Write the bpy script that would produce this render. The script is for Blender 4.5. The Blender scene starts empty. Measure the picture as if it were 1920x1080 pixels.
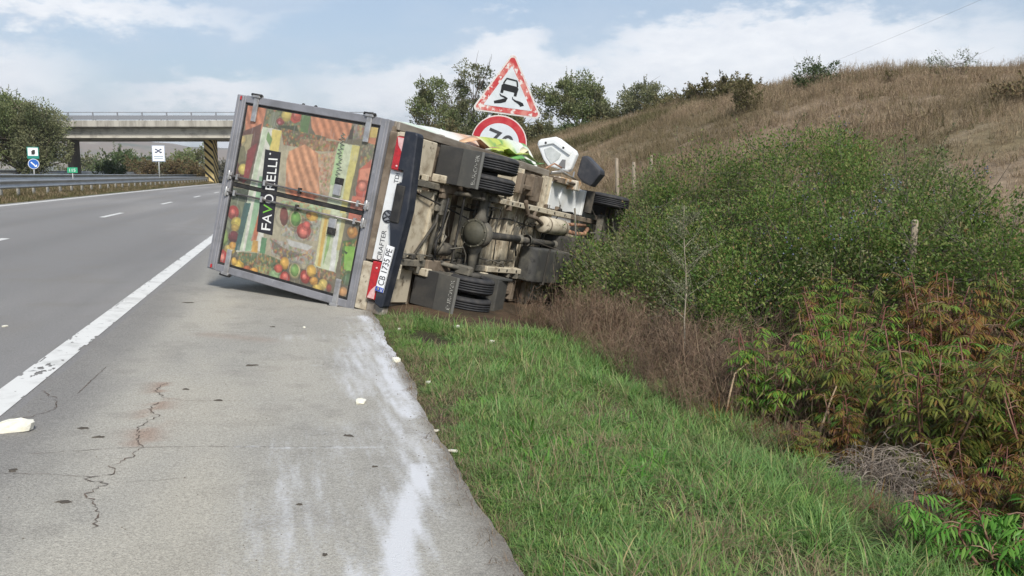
import bpy, bmesh, math, random
import numpy as np
from mathutils import Matrix, Vector, Euler

# ------------------------------------------------------------------ camera, sky, sun, exposure
SC = bpy.context.scene
COL = SC.collection
rad = math.radians

CAM_RIGHT = Vector((0.97231, -0.23369, 0.0))
CAM_DOWN = Vector((-0.029185, -0.121429, -0.992171))
CAM_FWD = Vector((0.231863, 0.964698, -0.124887))
cam_data = bpy.data.cameras.new('camera')
cam = bpy.data.objects.new('camera', cam_data)
COL.objects.link(cam)
cam_m = Matrix((( CAM_RIGHT.x, -CAM_DOWN.x, -CAM_FWD.x, 0.0),
                ( CAM_RIGHT.y, -CAM_DOWN.y, -CAM_FWD.y, 0.0),
                ( CAM_RIGHT.z, -CAM_DOWN.z, -CAM_FWD.z, 1.5),
                (0, 0, 0, 1)))
cam.matrix_world = cam_m
cam_data.sensor_width = 36.0
cam_data.lens = 36.0 * 1684.25 / 1920.0
cam_data.clip_start = 0.05
cam_data.clip_end = 20000.0
SC.camera = cam

SUN_ELEV, SUN_AZ = 42.0, 172.0          # compass-like: 0 = +Y, clockwise; behind the camera, a little right
sd = Vector((math.sin(rad(SUN_AZ)) * math.cos(rad(SUN_ELEV)), math.cos(rad(SUN_AZ)) * math.cos(rad(SUN_ELEV)), math.sin(rad(SUN_ELEV))))
sun_data = bpy.data.lights.new('sun', 'SUN')
sun_data.energy = 3.7
sun_data.angle = rad(10.0)
sun_data.color = (1.0, 0.95, 0.87)
sun = bpy.data.objects.new('sun', sun_data)
COL.objects.link(sun)
sun.rotation_euler = (-sd).to_track_quat('-Z', 'Y').to_euler()
sun.location = (0, 0, 60)

SC.view_settings.view_transform = 'Standard'
SC.view_settings.look = 'None'
SC.view_settings.exposure = 0.45
SC.view_settings.gamma = 1.0
SC.view_settings.use_curve_mapping = False
SC.cycles.max_bounces = 6
SC.cycles.transparent_max_bounces = 4


def node(nt, typ, loc=(0, 0), **kw):
    n = nt.nodes.new(typ)
    n.location = loc
    for k, v in kw.items():
        setattr(n, k, v)
    return n


def build_world():
    w = bpy.data.worlds.new('World')
    SC.world = w
    w.use_nodes = True
    nt = w.node_tree
    nt.nodes.clear()
    L = nt.links.new
    out = node(nt, 'ShaderNodeOutputWorld')
    bg = node(nt, 'ShaderNodeBackground')
    bg.inputs['Strength'].default_value = 0.095
    sky = node(nt, 'ShaderNodeTexSky')
    sky.sky_type = 'NISHITA'
    sky.sun_disc = False
    sky.sun_elevation = rad(SUN_ELEV)
    sky.sun_rotation = rad(SUN_AZ)
    sky.air_density = 1.0
    sky.dust_density = 1.4
    sky.ozone_density = 2.2
    tc = node(nt, 'ShaderNodeTexCoord')
    sep = node(nt, 'ShaderNodeSeparateXYZ')
    L(tc.outputs['Generated'], sep.inputs[0])

    def math_(op, a, b=None, clamp=False):
        m = node(nt, 'ShaderNodeMath', operation=op)
        m.use_clamp = clamp
        for i, v in enumerate((a, b)):
            if v is None:
                continue
            if isinstance(v, (int, float)):
                m.inputs[i].default_value = v
            else:
                L(v, m.inputs[i])
        return m.outputs[0]

    # azimuth (degrees, 0 = +Y, clockwise) and elevation (degrees) of the direction
    az = math_('MULTIPLY', math_('ARCTAN2', sep.outputs[0], sep.outputs[1]), 180 / math.pi)
    el = math_('MULTIPLY', math_('ARCSINE', sep.outputs[2]), 180 / math.pi)
    # coordinates for cloud noise: flattened towards the horizon
    comb = node(nt, 'ShaderNodeCombineXYZ')
    L(math_('MULTIPLY', az, 0.085), comb.inputs[0])
    L(math_('MULTIPLY', el, 0.20), comb.inputs[1])
    comb.inputs[2].default_value = 3.7

    def noise(scale, detail, rough, vec):
        n = node(nt, 'ShaderNodeTexNoise')
        n.inputs['Scale'].default_value = scale
        n.inputs['Detail'].default_value = detail
        n.inputs['Roughness'].default_value = rough
        L(vec, n.inputs['Vector'])
        return n.outputs['Fac']

    n_big = noise(1.6, 6.0, 0.55, comb.outputs[0])
    n_fine = noise(5.5, 6.0, 0.6, comb.outputs[0])
    wob = math_('ADD', math_('MULTIPLY', math_('SUBTRACT', n_fine, 0.5), 4.4), math_('MULTIPLY', math_('SUBTRACT', n_big, 0.5), 5.5))

    def bank(az0, el0, ra, re, soft):
        # an elliptical bank of cumulus: 1 inside, 0 outside, its edge broken by noise
        dx = math_('DIVIDE', math_('SUBTRACT', az, az0), ra)
        dy = math_('DIVIDE', math_('ADD', math_('SUBTRACT', el, el0), wob), re)
        r = math_('SQRT', math_('ADD', math_('MULTIPLY', dx, dx), math_('MULTIPLY', dy, dy)))
        mr = node(nt, 'ShaderNodeMapRange', interpolation_type='SMOOTHSTEP')
        L(r, mr.inputs[0])
        mr.inputs[1].default_value = 1.0 - soft
        mr.inputs[2].default_value = 1.0 + soft
        mr.inputs[3].default_value = 1.0
        mr.inputs[4].default_value = 0.0
        return mr.outputs[0]

    banks = [bank(17, 4.6, 16, 2.7, 0.28), bank(29, 7.2, 11, 2.4, 0.28), bank(13.0, 7.0, 3.2, 1.9, 0.35), bank(-19, 5.4, 7, 2.2, 0.5), bank(-5, 4.2, 5, 1.0, 0.8), bank(-13, 9.5, 9, 0.9, 0.8),
             bank(36, 5.0, 9, 3.2, 0.5), bank(-4, 1.9, 26, 0.9, 0.9), bank(70, 7, 22, 4, 0.5), bank(-62, 8, 24, 4, 0.6),
             bank(120, 10, 30, 5, 0.6), bank(-120, 9, 30, 5, 0.6), bank(178, 8, 25, 4, 0.6)]
    m = banks[0]
    for b in banks[1:]:
        m = math_('MAXIMUM', m, b)
    # thin high veil everywhere
    veil = node(nt, 'ShaderNodeMapRange', interpolation_type='SMOOTHSTEP')
    L(n_big, veil.inputs[0])
    veil.inputs[1].default_value = 0.35
    veil.inputs[2].default_value = 0.75
    veil.inputs[3].default_value = 0.36
    veil.inputs[4].default_value = 0.68
    mx1 = node(nt, 'ShaderNodeMix', data_type='RGBA')
    L(veil.outputs[0], mx1.inputs[0])
    L(sky.outputs[0], mx1.inputs[6])
    mx1.inputs[7].default_value = (5.1, 5.85, 6.9, 1)
    # cloud body: white tops, grey-blue parts inside
    ramp = node(nt, 'ShaderNodeMix', data_type='RGBA')
    L(n_fine, ramp.inputs[0])
    ramp.inputs[6].default_value = (6.1, 6.5, 7.2, 1)
    ramp.inputs[7].default_value = (9.9, 9.85, 9.8, 1)
    mx2 = node(nt, 'ShaderNodeMix', data_type='RGBA')
    L(math_('MULTIPLY', m, 0.92), mx2.inputs[0])
    L(mx1.outputs[2], mx2.inputs[6])
    L(ramp.outputs[2], mx2.inputs[7])
    L(mx2.outputs[2], bg.inputs['Color'])
    L(bg.outputs[0], out.inputs['Surface'])


build_world()

# ------------------------------------------------------------------ helpers
RNG = np.random.default_rng(7)
random.seed(7)


def tag(o, label=None, cat=None, group=None, kind=None):
    if label:
        o['label'] = label
    if cat:
        o['category'] = cat
    if group:
        o['group'] = group
    if kind:
        o['kind'] = kind
    return o


def empty(name, loc=(0, 0, 0), rot=(0, 0, 0)):
    o = bpy.data.objects.new(name, None)
    o.empty_display_size = 0.2
    COL.objects.link(o)
    o.location = loc
    o.rotation_euler = rot
    return o


def add_mesh(name, me, mats, parent=None, link=True):
    o = bpy.data.objects.new(name, me)
    for m in (mats if isinstance(mats, (list, tuple)) else [mats]):
        me.materials.append(m)
    if link:
        COL.objects.link(o)
    if parent is not None:
        o.parent = parent
    return o


def link_copy(o, parent=None, loc=None, rot=None, scale=None):
    c = o.copy()
    COL.objects.link(c)
    c.parent = parent
    if loc is not None:
        c.location = loc
    if rot is not None:
        c.rotation_euler = rot
    if scale is not None:
        c.scale = scale
    return c


def np_mesh(name, V, F, smooth=False, mi=None):
    """V (n,3), F (m,3|4) arrays -> mesh."""
    V = np.asarray(V, np.float32)
    F = np.asarray(F, np.int32)
    me = bpy.data.meshes.new(name)
    me.vertices.add(len(V))
    me.vertices.foreach_set('co', V.ravel())
    k = F.shape[1]
    me.loops.add(F.size)
    me.loops.foreach_set('vertex_index', F.ravel())
    me.polygons.add(len(F))
    me.polygons.foreach_set('loop_start', np.arange(0, F.size, k, dtype=np.int32))
    if smooth:
        me.polygons.foreach_set('use_smooth', np.ones(len(F), bool))
    if mi is not None:
        me.polygons.foreach_set('material_index', np.asarray(mi, np.int32))
    me.update(calc_edges=True)
    return me


def col_attr(me, name, C):
    """per-point linear colour attribute"""
    a = me.attributes.new(name, 'FLOAT_COLOR', 'POINT')
    C = np.asarray(C, np.float32)
    if C.shape[1] == 3:
        C = np.c_[C, np.ones(len(C), np.float32)]
    a.data.foreach_set('color', np.ascontiguousarray(C, np.float32).ravel())


class MB:
    """collects simple solids and links them as ONE mesh object"""

    def __init__(self):
        self.v, self.f, self.m, self.sm = [], [], [], []

    def add(self, verts, faces, mi=0, smooth=False):
        b = len(self.v)
        self.v += [tuple(p) for p in verts]
        for f in faces:
            self.f.append([b + i for i in f])
            self.m.append(mi)
            self.sm.append(smooth)
        return self

    def box(self, x0, x1, y0, y1, z0, z1, mi=0, rot=None, piv=None):
        vs = [Vector((x, y, z)) for z in (z0, z1) for y in (y0, y1) for x in (x0, x1)]
        if rot is not None:
            pv = Vector(piv) if piv is not None else Vector(((x0 + x1) / 2, (y0 + y1) / 2, (z0 + z1) / 2))
            R = Euler(rot).to_matrix()
            vs = [R @ (p - pv) + pv for p in vs]
        return self.add(vs, [(0, 2, 3, 1), (4, 5, 7, 6), (0, 1, 5, 4), (2, 6, 7, 3), (0, 4, 6, 2), (1, 3, 7, 5)], mi)

    def tube(self, pts, r, n=8, mi=0, caps=True):
        pts = [Vector(p) for p in pts]
        rs = r if isinstance(r, (list, tuple)) else [r] * len(pts)
        vs, fs = [], []
        up = Vector((0, 0, 1))
        for i, p in enumerate(pts):
            d = (pts[min(i + 1, len(pts) - 1)] - pts[max(i - 1, 0)])
            d = d.normalized() if d.length > 1e-9 else Vector((0, 0, 1))
            a = up if abs(d.dot(up)) < 0.95 else Vector((1, 0, 0))
            s = d.cross(a).normalized()
            t = d.cross(s)
            for k in range(n):
                an = 2 * math.pi * k / n
                vs.append(p + (s * math.cos(an) + t * math.sin(an)) * rs[i])
        for i in range(len(pts) - 1):
            for k in range(n):
                fs.append((i * n + k, i * n + (k + 1) % n, (i + 1) * n + (k + 1) % n, (i + 1) * n + k))
        self.add(vs, fs, mi, True)
        if caps:
            b = len(self.v) - len(vs)
            self.f.append([b + k for k in range(n)][::-1]); self.m.append(mi); self.sm.append(False)
            e = b + (len(pts) - 1) * n
            self.f.append([e + k for k in range(n)]); self.m.append(mi); self.sm.append(False)
        return self

    def lathe(self, prof, n=24, axis='Y', c=(0, 0, 0), mi=0, smooth=True):
        """prof: (radius, along-axis) pairs"""
        vs, fs = [], []
        for (r, a) in prof:
            for k in range(n):
                t = 2 * math.pi * k / n
                u, w = r * math.cos(t), r * math.sin(t)
                p = {'X': (a, u, w), 'Y': (u, a, w), 'Z': (u, w, a)}[axis]
                vs.append((p[0] + c[0], p[1] + c[1], p[2] + c[2]))
        for i in range(len(prof) - 1):
            for k in range(n):
                fs.append((i * n + k, i * n + (k + 1) % n, (i + 1) * n + (k + 1) % n, (i + 1) * n + k))
        return self.add(vs, fs, mi, smooth)

    def prism(self, poly, a0, a1, axis='X', mi=0):
        """poly: 2-D outline; extruded from a0 to a1 along axis. X: (y,z), Y: (x,z), Z: (x,y)"""
        n = len(poly)
        def pt(p, a):
            return {'X': (a, p[0], p[1]), 'Y': (p[0], a, p[1]), 'Z': (p[0], p[1], a)}[axis]
        vs = [pt(p, a0) for p in poly] + [pt(p, a1) for p in poly]
        fs = [tuple(range(n))[::-1], tuple(range(n, 2 * n))]
        fs += [(i, (i + 1) % n, n + (i + 1) % n, n + i) for i in range(n)]
        return self.add(vs, fs, mi)

    def sphere(self, c, r, n=10, m=6, mi=0, sc=(1, 1, 1)):
        vs, fs = [], []
        for i in range(m + 1):
            t = math.pi * i / m
            for k in range(n):
                a = 2 * math.pi * k / n
                vs.append((c[0] + r * sc[0] * math.sin(t) * math.cos(a), c[1] + r * sc[1] * math.sin(t) * math.sin(a), c[2] + r * sc[2] * math.cos(t)))
        for i in range(m):
            for k in range(n):
                fs.append((i * n + k, i * n + (k + 1) % n, (i + 1) * n + (k + 1) % n, (i + 1) * n + k))
        return self.add(vs, fs, mi, True)

    def build(self, name, mats, parent=None, bevel=0.0, seg=1, link=True):
        me = bpy.data.meshes.new(name)
        me.from_pydata(self.v, [], self.f)
        me.polygons.foreach_set('material_index', self.m)
        me.polygons.foreach_set('use_smooth', self.sm)
        bm = bmesh.new()
        bm.from_mesh(me)
        bmesh.ops.remove_doubles(bm, verts=bm.verts, dist=1e-6)
        bmesh.ops.recalc_face_normals(bm, faces=bm.faces)
        if bevel > 0:
            es = [e for e in bm.edges if len(e.link_faces) == 2 and e.calc_face_angle(0) > 0.6]
            bmesh.ops.bevel(bm, geom=es, offset=bevel, segments=seg, affect='EDGES', profile=0.6, clamp_overlap=True)
        bm.to_mesh(me)
        bm.free()
        return add_mesh(name, me, mats, parent, link)


# ------------------------------------------------------------------ materials
def mat(name, col, rough=0.6, col2=None, scale=4.0, lo=0.4, hi=0.65, metal=0.0, bump=0.0, bscale=60.0, spec=0.4, coords='Object', stretch=None, col3=None, scale3=1.0, lo3=0.5, hi3=0.62):
    m = bpy.data.materials.new(name)
    m.use_nodes = True
    nt = m.node_tree
    b = nt.nodes['Principled BSDF']
    L = nt.links.new
    b.inputs['Base Color'].default_value = (*col, 1)
    b.inputs['Roughness'].default_value = rough
    b.inputs['Metallic'].default_value = metal
    b.inputs['Specular IOR Level'].default_value = spec
    tc = node(nt, 'ShaderNodeTexCoord')
    vec = tc.outputs[coords]
    if stretch:
        mp = node(nt, 'ShaderNodeMapping')
        mp.inputs['Scale'].default_value = stretch
        L(vec, mp.inputs[0])
        vec = mp.outputs[0]
    cur = None
    def layer(cur, c2, sc, lo_, hi_, seed):
        n = node(nt, 'ShaderNodeTexNoise', noise_dimensions='4D')
        n.inputs['W'].default_value = seed
        n.inputs['Scale'].default_value = sc
        n.inputs['Detail'].default_value = 7
        n.inputs['Roughness'].default_value = 0.62
        L(vec, n.inputs['Vector'])
        mr = node(nt, 'ShaderNodeMapRange', interpolation_type='SMOOTHSTEP')
        mr.inputs[1].default_value = lo_
        mr.inputs[2].default_value = hi_
        L(n.outputs['Fac'], mr.inputs[0])
        mx = node(nt, 'ShaderNodeMix', data_type='RGBA')
        L(mr.outputs[0], mx.inputs[0])
        if cur is None:
            mx.inputs[6].default_value = (*col, 1)
        else:
            L(cur, mx.inputs[6])
        mx.inputs[7].default_value = (*c2, 1)
        return mx.outputs[2]
    if col2 is not None:
        cur = layer(cur, col2, scale, lo, hi, 1.3)
    if col3 is not None:
        cur = layer(cur, col3, scale3, lo3, hi3, 5.1)
    if cur is not None:
        L(cur, b.inputs['Base Color'])
    if bump > 0:
        n = node(nt, 'ShaderNodeTexNoise')
        n.inputs['Scale'].default_value = bscale
        n.inputs['Detail'].default_value = 5
        L(vec, n.inputs['Vector'])
        bp = node(nt, 'ShaderNodeBump')
        bp.inputs['Strength'].default_value = bump
        bp.inputs['Distance'].default_value = 0.01
        L(n.outputs['Fac'], bp.inputs['Height'])
        L(bp.outputs[0], b.inputs['Normal'])
    return m


def leaf_mat(name, stops, trans=0.3, rough=0.55, patch=None, patch_scale=0.6, patch_lo=0.5, patch_hi=0.6, rnd='island'):
    """leaf or blade colour: random per leaf along stops [(pos, rgb)], with optional larger patches of another colour"""
    m = bpy.data.materials.new(name)
    m.use_nodes = True
    nt = m.node_tree
    b = nt.nodes['Principled BSDF']
    out = nt.nodes['Material Output']
    L = nt.links.new
    geo = node(nt, 'ShaderNodeNewGeometry')
    oi = node(nt, 'ShaderNodeObjectInfo')
    add = node(nt, 'ShaderNodeMath', operation='ADD')
    L(geo.outputs['Random Per Island'], add.inputs[0])
    L(oi.outputs['Random'], add.inputs[1])
    fr = node(nt, 'ShaderNodeMath', operation='FRACT')
    L(add.outputs[0], fr.inputs[0])
    cr = node(nt, 'ShaderNodeValToRGB')
    L(fr.outputs[0], cr.inputs[0])
    el = cr.color_ramp.elements
    while len(el) < len(stops):
        el.new(0.5)
    for e, (p, c) in zip(el, stops):
        e.position = p
        e.color = (*c, 1)
    colo = cr.outputs[0]
    if patch is not None:
        n = node(nt, 'ShaderNodeTexNoise')
        n.inputs['Scale'].default_value = patch_scale
        n.inputs['Detail'].default_value = 4
        L(geo.outputs['Position'], n.inputs['Vector'])
        mr = node(nt, 'ShaderNodeMapRange', interpolation_type='SMOOTHSTEP')
        mr.inputs[1].default_value = patch_lo
        mr.inputs[2].default_value = patch_hi
        L(n.outputs['Fac'], mr.inputs[0])
        half = node(nt, 'ShaderNodeMath', operation='MULTIPLY')
        L(mr.outputs[0], half.inputs[0])
        half.inputs[1].default_value = 0.8
        mx = node(nt, 'ShaderNodeMix', data_type='RGBA')
        L(half.outputs[0], mx.inputs[0])
        L(colo, mx.inputs[6])
        mx.inputs[7].default_value = (*patch, 1)
        colo = mx.outputs[2]
    L(colo, b.inputs['Base Color'])
    b.inputs['Roughness'].default_value = rough
    b.inputs['Specular IOR Level'].default_value = 0.25
    if trans > 0:
        tr = node(nt, 'ShaderNodeBsdfTranslucent')
        L(colo, tr.inputs['Color'])
        ms = node(nt, 'ShaderNodeMixShader')
        ms.inputs[0].default_value = trans
        L(b.outputs[0], ms.inputs[1])
        L(tr.outputs[0], ms.inputs[2])
        L(ms.outputs[0], out.inputs['Surface'])
    return m


def attr_mat(name, attr, rough=0.6, noise_amt=0.25, nscale=40.0, bump=0.0, bscale=80.0, spec=0.3):
    """colour from a point attribute, broken up by noise"""
    m = bpy.data.materials.new(name)
    m.use_nodes = True
    nt = m.node_tree
    b = nt.nodes['Principled BSDF']
    L = nt.links.new
    at = node(nt, 'ShaderNodeAttribute', attribute_name=attr)
    geo = node(nt, 'ShaderNodeTexCoord')
    n = node(nt, 'ShaderNodeTexNoise')
    n.inputs['Scale'].default_value = nscale
    n.inputs['Detail'].default_value = 8
    n.inputs['Roughness'].default_value = 0.65
    L(geo.outputs['Object'], n.inputs['Vector'])
    mr = node(nt, 'ShaderNodeMapRange')
    mr.inputs[1].default_value = 0.25
    mr.inputs[2].default_value = 0.75
    mr.inputs[3].default_value = 1.0 - noise_amt
    mr.inputs[4].default_value = 1.0 + noise_amt
    L(n.outputs['Fac'], mr.inputs[0])
    mu = node(nt, 'ShaderNodeVectorMath', operation='SCALE')
    L(at.outputs['Color'], mu.inputs[0])
    L(mr.outputs[0], mu.inputs['Scale'])
    L(mu.outputs[0], b.inputs['Base Color'])
    b.inputs['Roughness'].default_value = rough
    b.inputs['Specular IOR Level'].default_value = spec
    if bump > 0:
        n2 = node(nt, 'ShaderNodeTexNoise')
        n2.inputs['Scale'].default_value = bscale
        n2.inputs['Detail'].default_value = 6
        L(geo.outputs['Object'], n2.inputs['Vector'])
        bp = node(nt, 'ShaderNodeBump')
        bp.inputs['Strength'].default_value = bump
        bp.inputs['Distance'].default_value = 0.02
        L(n2.outputs['Fac'], bp.inputs['Height'])
        L(bp.outputs[0], b.inputs['Normal'])
    return m


def lin(r, g, b):
    f = lambda v: (v / 255 / 12.92) if v / 255 <= 0.04045 else ((v / 255 + 0.055) / 1.055) ** 2.4
    return (f(r), f(g), f(b))


def vnoise(x, y, seed=0):
    """cheap smooth 2-D value noise in 0..1 (numpy)"""
    x = np.asarray(x, float); y = np.asarray(y, float)
    xi, yi = np.floor(x).astype(np.int64), np.floor(y).astype(np.int64)
    fx, fy = x - xi, y - yi
    fx = fx * fx * (3 - 2 * fx); fy = fy * fy * (3 - 2 * fy)
    def h(a, b):
        n = (a * 374761393 + b * 668265263 + seed * 974634777) & 0x7fffffff
        n = ((n ^ (n >> 13)) * 1274126177) & 0x7fffffff
        return ((n ^ (n >> 16)) & 0xffff) / 65535.0
    return (h(xi, yi) * (1 - fx) + h(xi + 1, yi) * fx) * (1 - fy) + (h(xi, yi + 1) * (1 - fx) + h(xi + 1, yi + 1) * fx) * fy


def fbm(x, y, seed=0, oct=4):
    s, a, t = 0, 0.5, 0
    for i in range(oct):
        s = s + a * vnoise(np.asarray(x) * 2 ** i, np.asarray(y) * 2 ** i, seed + i)
        t += a
        a *= 0.5
    return s / t


def text_mesh(name, body, size, M, material, parent, extrude=0.0015, width=None):
    cu = bpy.data.curves.new('lettering', 'FONT')
    cu.body = body
    cu.size = size
    cu.extrude = extrude
    cu.align_x = 'CENTER'
    cu.align_y = 'CENTER'
    t = bpy.data.objects.new('lettering_source', cu)
    COL.objects.link(t)
    bpy.context.view_layer.update()
    me = bpy.data.meshes.new_from_object(t.evaluated_get(bpy.context.evaluated_depsgraph_get()))
    bpy.data.objects.remove(t)
    co = np.empty(len(me.vertices) * 3, np.float32)
    me.vertices.foreach_get('co', co)
    co = co.reshape(-1, 3)
    co[:, 0] -= (co[:, 0].max() + co[:, 0].min()) / 2
    co[:, 1] -= (co[:, 1].max() + co[:, 1].min()) / 2
    if width:
        co[:, 0] *= width / (co[:, 0].max() - co[:, 0].min())
        co[:, 1] *= size / (co[:, 1].max() - co[:, 1].min())
    me.vertices.foreach_set('co', co.ravel())
    me.transform(M)
    me.update()
    me.name = name
    me.materials.clear()
    return add_mesh(name, me, material, parent)
# ------------------------------------------------------------------ ground, road, shoulder
def curve(y):
    return 1.3e-4 * np.maximum(0.0, np.minimum(np.asarray(y, float), 400.0) - 30.0) ** 2


PX = [-900, -120, -60, -34, -27, -25.0, -13.4, -12.6, -11.0, -9.6, -9.0, -8.7, -1.6, 0.78, 0.95, 1.5, 2.2, 3.0, 4.0, 4.9, 5.8, 7.0]
PZ = [-1.0, -0.6, -0.6, 0.2, 1.0, 0.99, 0.80, 0.80, 0.80, 0.74, 0.62, 0.53, 0.065, -0.085, -0.06, -0.10, -0.21, -0.38, -0.62, -0.72, -0.50, -0.10]
CY = [-60, 0, 23, 32, 38, 47, 60, 73, 100, 150, 230, 400]
CZ = [4.6, 4.8, 5.1, 6.0, 6.25, 6.15, 5.7, 5.45, 4.8, 3.2, 1.2, 0.2]


def terr(x, y, rough=True):
    x = np.asarray(x, float); y = np.asarray(y, float)
    xs = x - curve(y)
    z = np.interp(xs, PX, PZ)
    zc = np.interp(y, CY, CZ)
    t = np.clip((xs - 7.0) / 15.0, 0, None)
    # cut slope, rounded over at the crest
    s = np.where(t < 1, t, 1.0)
    s = np.where(t < 1.0, s - 0.06 * np.sin(np.clip(t, 0, 1) * np.pi) * 0, s)
    round_ = 0.10 * np.exp(-((t - 1.0) / 0.22) ** 2)
    zh = -0.10 + (zc + 0.10) * (s - round_) + np.where(t > 1, -0.012 * (xs - 22.0), 0)
    z = np.where(xs > 7.0, zh, z)
    if rough:
        hillw = np.clip((xs - 6.0) / 6.0, 0, 1)
        z = z + hillw * (0.55 * (fbm(x * 0.14, y * 0.14, 3) - 0.5) + 0.35 * (fbm(x * 0.6, y * 0.6, 9) - 0.5))
        vw = np.clip((xs - 0.9) / 0.6, 0, 1) * np.clip((7.5 - xs) / 1.0, 0, 1)
        z = z + vw * 0.09 * (fbm(x * 1.3, y * 1.3, 5) - 0.5)
        lw = np.clip((-27 - xs) / 5, 0, 1)
        z = z + lw * 0.8 * (fbm(x * 0.03, y * 0.03, 15) - 0.5)
    return z


def tz(x, y):
    return float(terr(np.array([x]), np.array([y]))[0])


def grid_mesh(name, xs, ys, zf, attr=None):
    X, Y = np.meshgrid(xs, ys)
    return grid_from(name, X, Y, zf(X, Y), attr)


def grid_from(name, X, Y, Z, attr=None):
    ny, nx = X.shape
    V = np.c_[X.ravel(), Y.ravel(), Z.ravel()]
    i = np.arange(ny - 1)[:, None] * nx + np.arange(nx - 1)[None, :]
    F = np.stack([i, i + 1, i + nx + 1, i + nx], -1).reshape(-1, 4)
    me = np_mesh(name, V, F, True)
    if attr is not None:
        col_attr(me, 'tint', attr.reshape(-1, 3))
    return me


def mixc(a, b, t):
    t = np.asarray(t)[..., None]
    return np.asarray(a) * (1 - t) + np.asarray(b) * t


def sstep(a, b, x):
    t = np.clip((x - a) / (b - a), 0, 1)
    return t * t * (3 - 2 * t)


def build_ground():
    xs = np.unique(np.r_[-900, -600, -400, -280, -200, -150, np.arange(-120, -30, 6), np.arange(-30, -8, 1.0), np.arange(-8, 0.5, 2.0),
                         np.arange(0.5, 12, 0.12), np.arange(12, 34, 0.5), np.arange(34, 60, 3), np.arange(60, 200, 20), 250, 320, 450, 700, 1000])
    ys = np.unique(np.r_[-60, -40, -20, -10, np.arange(-5, 26, 0.15), np.arange(26, 60, 0.5), np.arange(60, 160, 2.0), np.arange(160, 420, 12), 480, 560, 700, 900, 1200, 1600, 2200, 3200, 4200])
    X, Y = np.meshgrid(xs, ys)
    Z = terr(X, Y)
    XS = X - curve(Y)
    n1 = fbm(X * 0.9, Y * 0.9, 21); n2 = fbm(X * 0.12, Y * 0.12, 22); n3 = fbm(X * 3, Y * 3, 23)
    soil = mixc((0.075, 0.058, 0.038), (0.045, 0.055, 0.022), sstep(0.4, 0.65, n1))
    verge = mixc((0.045, 0.060, 0.022), (0.085, 0.072, 0.045), sstep(0.52, 0.68, n1))
    ditch = mixc((0.060, 0.042, 0.028), (0.085, 0.065, 0.042), sstep(0.4, 0.6, n1))
    hill = mixc((0.228, 0.175, 0.122), (0.182, 0.148, 0.090), sstep(0.42, 0.62, n2))
    hill = mixc(hill, (0.150, 0.135, 0.060), sstep(38, 62, Y) * 0.75)
    hill = mixc(hill, (0.262, 0.205, 0.145), sstep(0.5, 0.75, n1) * 0.6)
    med = mixc((0.115, 0.105, 0.050), (0.075, 0.085, 0.032), sstep(0.4, 0.6, n1))
    far = mixc((0.130, 0.115, 0.062), (0.075, 0.085, 0.040), sstep(0.45, 0.55, n2))
    C = mixc(med, verge, sstep(-3, 0.6, XS))
    C = mixc(C, ditch, sstep(2.6, 3.2, XS))
    C = mixc(C, hill, sstep(6.0, 8.0, XS))
    C = mixc(C, far, sstep(-25, -30, XS))
    C = mixc(C, far, sstep(150, 260, Y))
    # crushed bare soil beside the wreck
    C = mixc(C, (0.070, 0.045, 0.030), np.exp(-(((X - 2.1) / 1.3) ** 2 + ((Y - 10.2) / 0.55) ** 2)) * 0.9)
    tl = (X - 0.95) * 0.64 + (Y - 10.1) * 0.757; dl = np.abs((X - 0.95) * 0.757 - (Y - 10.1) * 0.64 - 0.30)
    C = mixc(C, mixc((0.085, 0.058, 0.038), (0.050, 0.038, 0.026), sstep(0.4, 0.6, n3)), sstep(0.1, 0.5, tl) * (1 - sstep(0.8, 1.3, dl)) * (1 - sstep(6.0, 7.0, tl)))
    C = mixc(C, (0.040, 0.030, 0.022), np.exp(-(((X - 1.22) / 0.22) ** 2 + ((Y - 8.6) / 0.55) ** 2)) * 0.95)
    # keep clear of the carriageways
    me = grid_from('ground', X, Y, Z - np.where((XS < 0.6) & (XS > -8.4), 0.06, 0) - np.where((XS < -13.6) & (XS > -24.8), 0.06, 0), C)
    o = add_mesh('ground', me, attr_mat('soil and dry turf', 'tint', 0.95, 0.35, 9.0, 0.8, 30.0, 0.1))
    tag(o, 'grassy roadside ground rising into a brown dry hillside', kind='structure')
    return o


def road_z(xs):
    return -0.065 * xs


def strip(x0, x1, y0, y1, dz, nx=2, dy=1.0, edge=None):
    ys = np.arange(y0, y1 + 1e-6, dy)
    X = np.zeros((len(ys), nx)); Y = np.zeros_like(X)
    for j, y in enumerate(ys):
        a, b = x0, x1
        if edge:
            b = x1 + edge(y)
        X[j] = np.linspace(a, b, nx)
        Y[j] = y
    Z = road_z(X) + dz
    X = X + curve(Y)
    return X, Y, Z


def shoulder_edge(y):
    return 0.075 * (float(vnoise(np.array([y * 1.7]), np.array([0.3]), 4)[0]) - 0.5) + 0.02 * (float(vnoise(np.array([y * 9.0]), np.array([0.3]), 5)[0]) - 0.5)


def seg_dist(X, Y, pts):
    d = np.full(X.shape, 1e9)
    for (a, b) in zip(pts[:-1], pts[1:]):
        ax, ay = a[:2]; bx, by = b[:2]
        vx, vy = bx - ax, by - ay
        t = np.clip(((X - ax) * vx + (Y - ay) * vy) / (vx * vx + vy * vy + 1e-9), 0, 1)
        d = np.minimum(d, np.hypot(X - ax - t * vx, Y - ay - t * vy))
    return d


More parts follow.
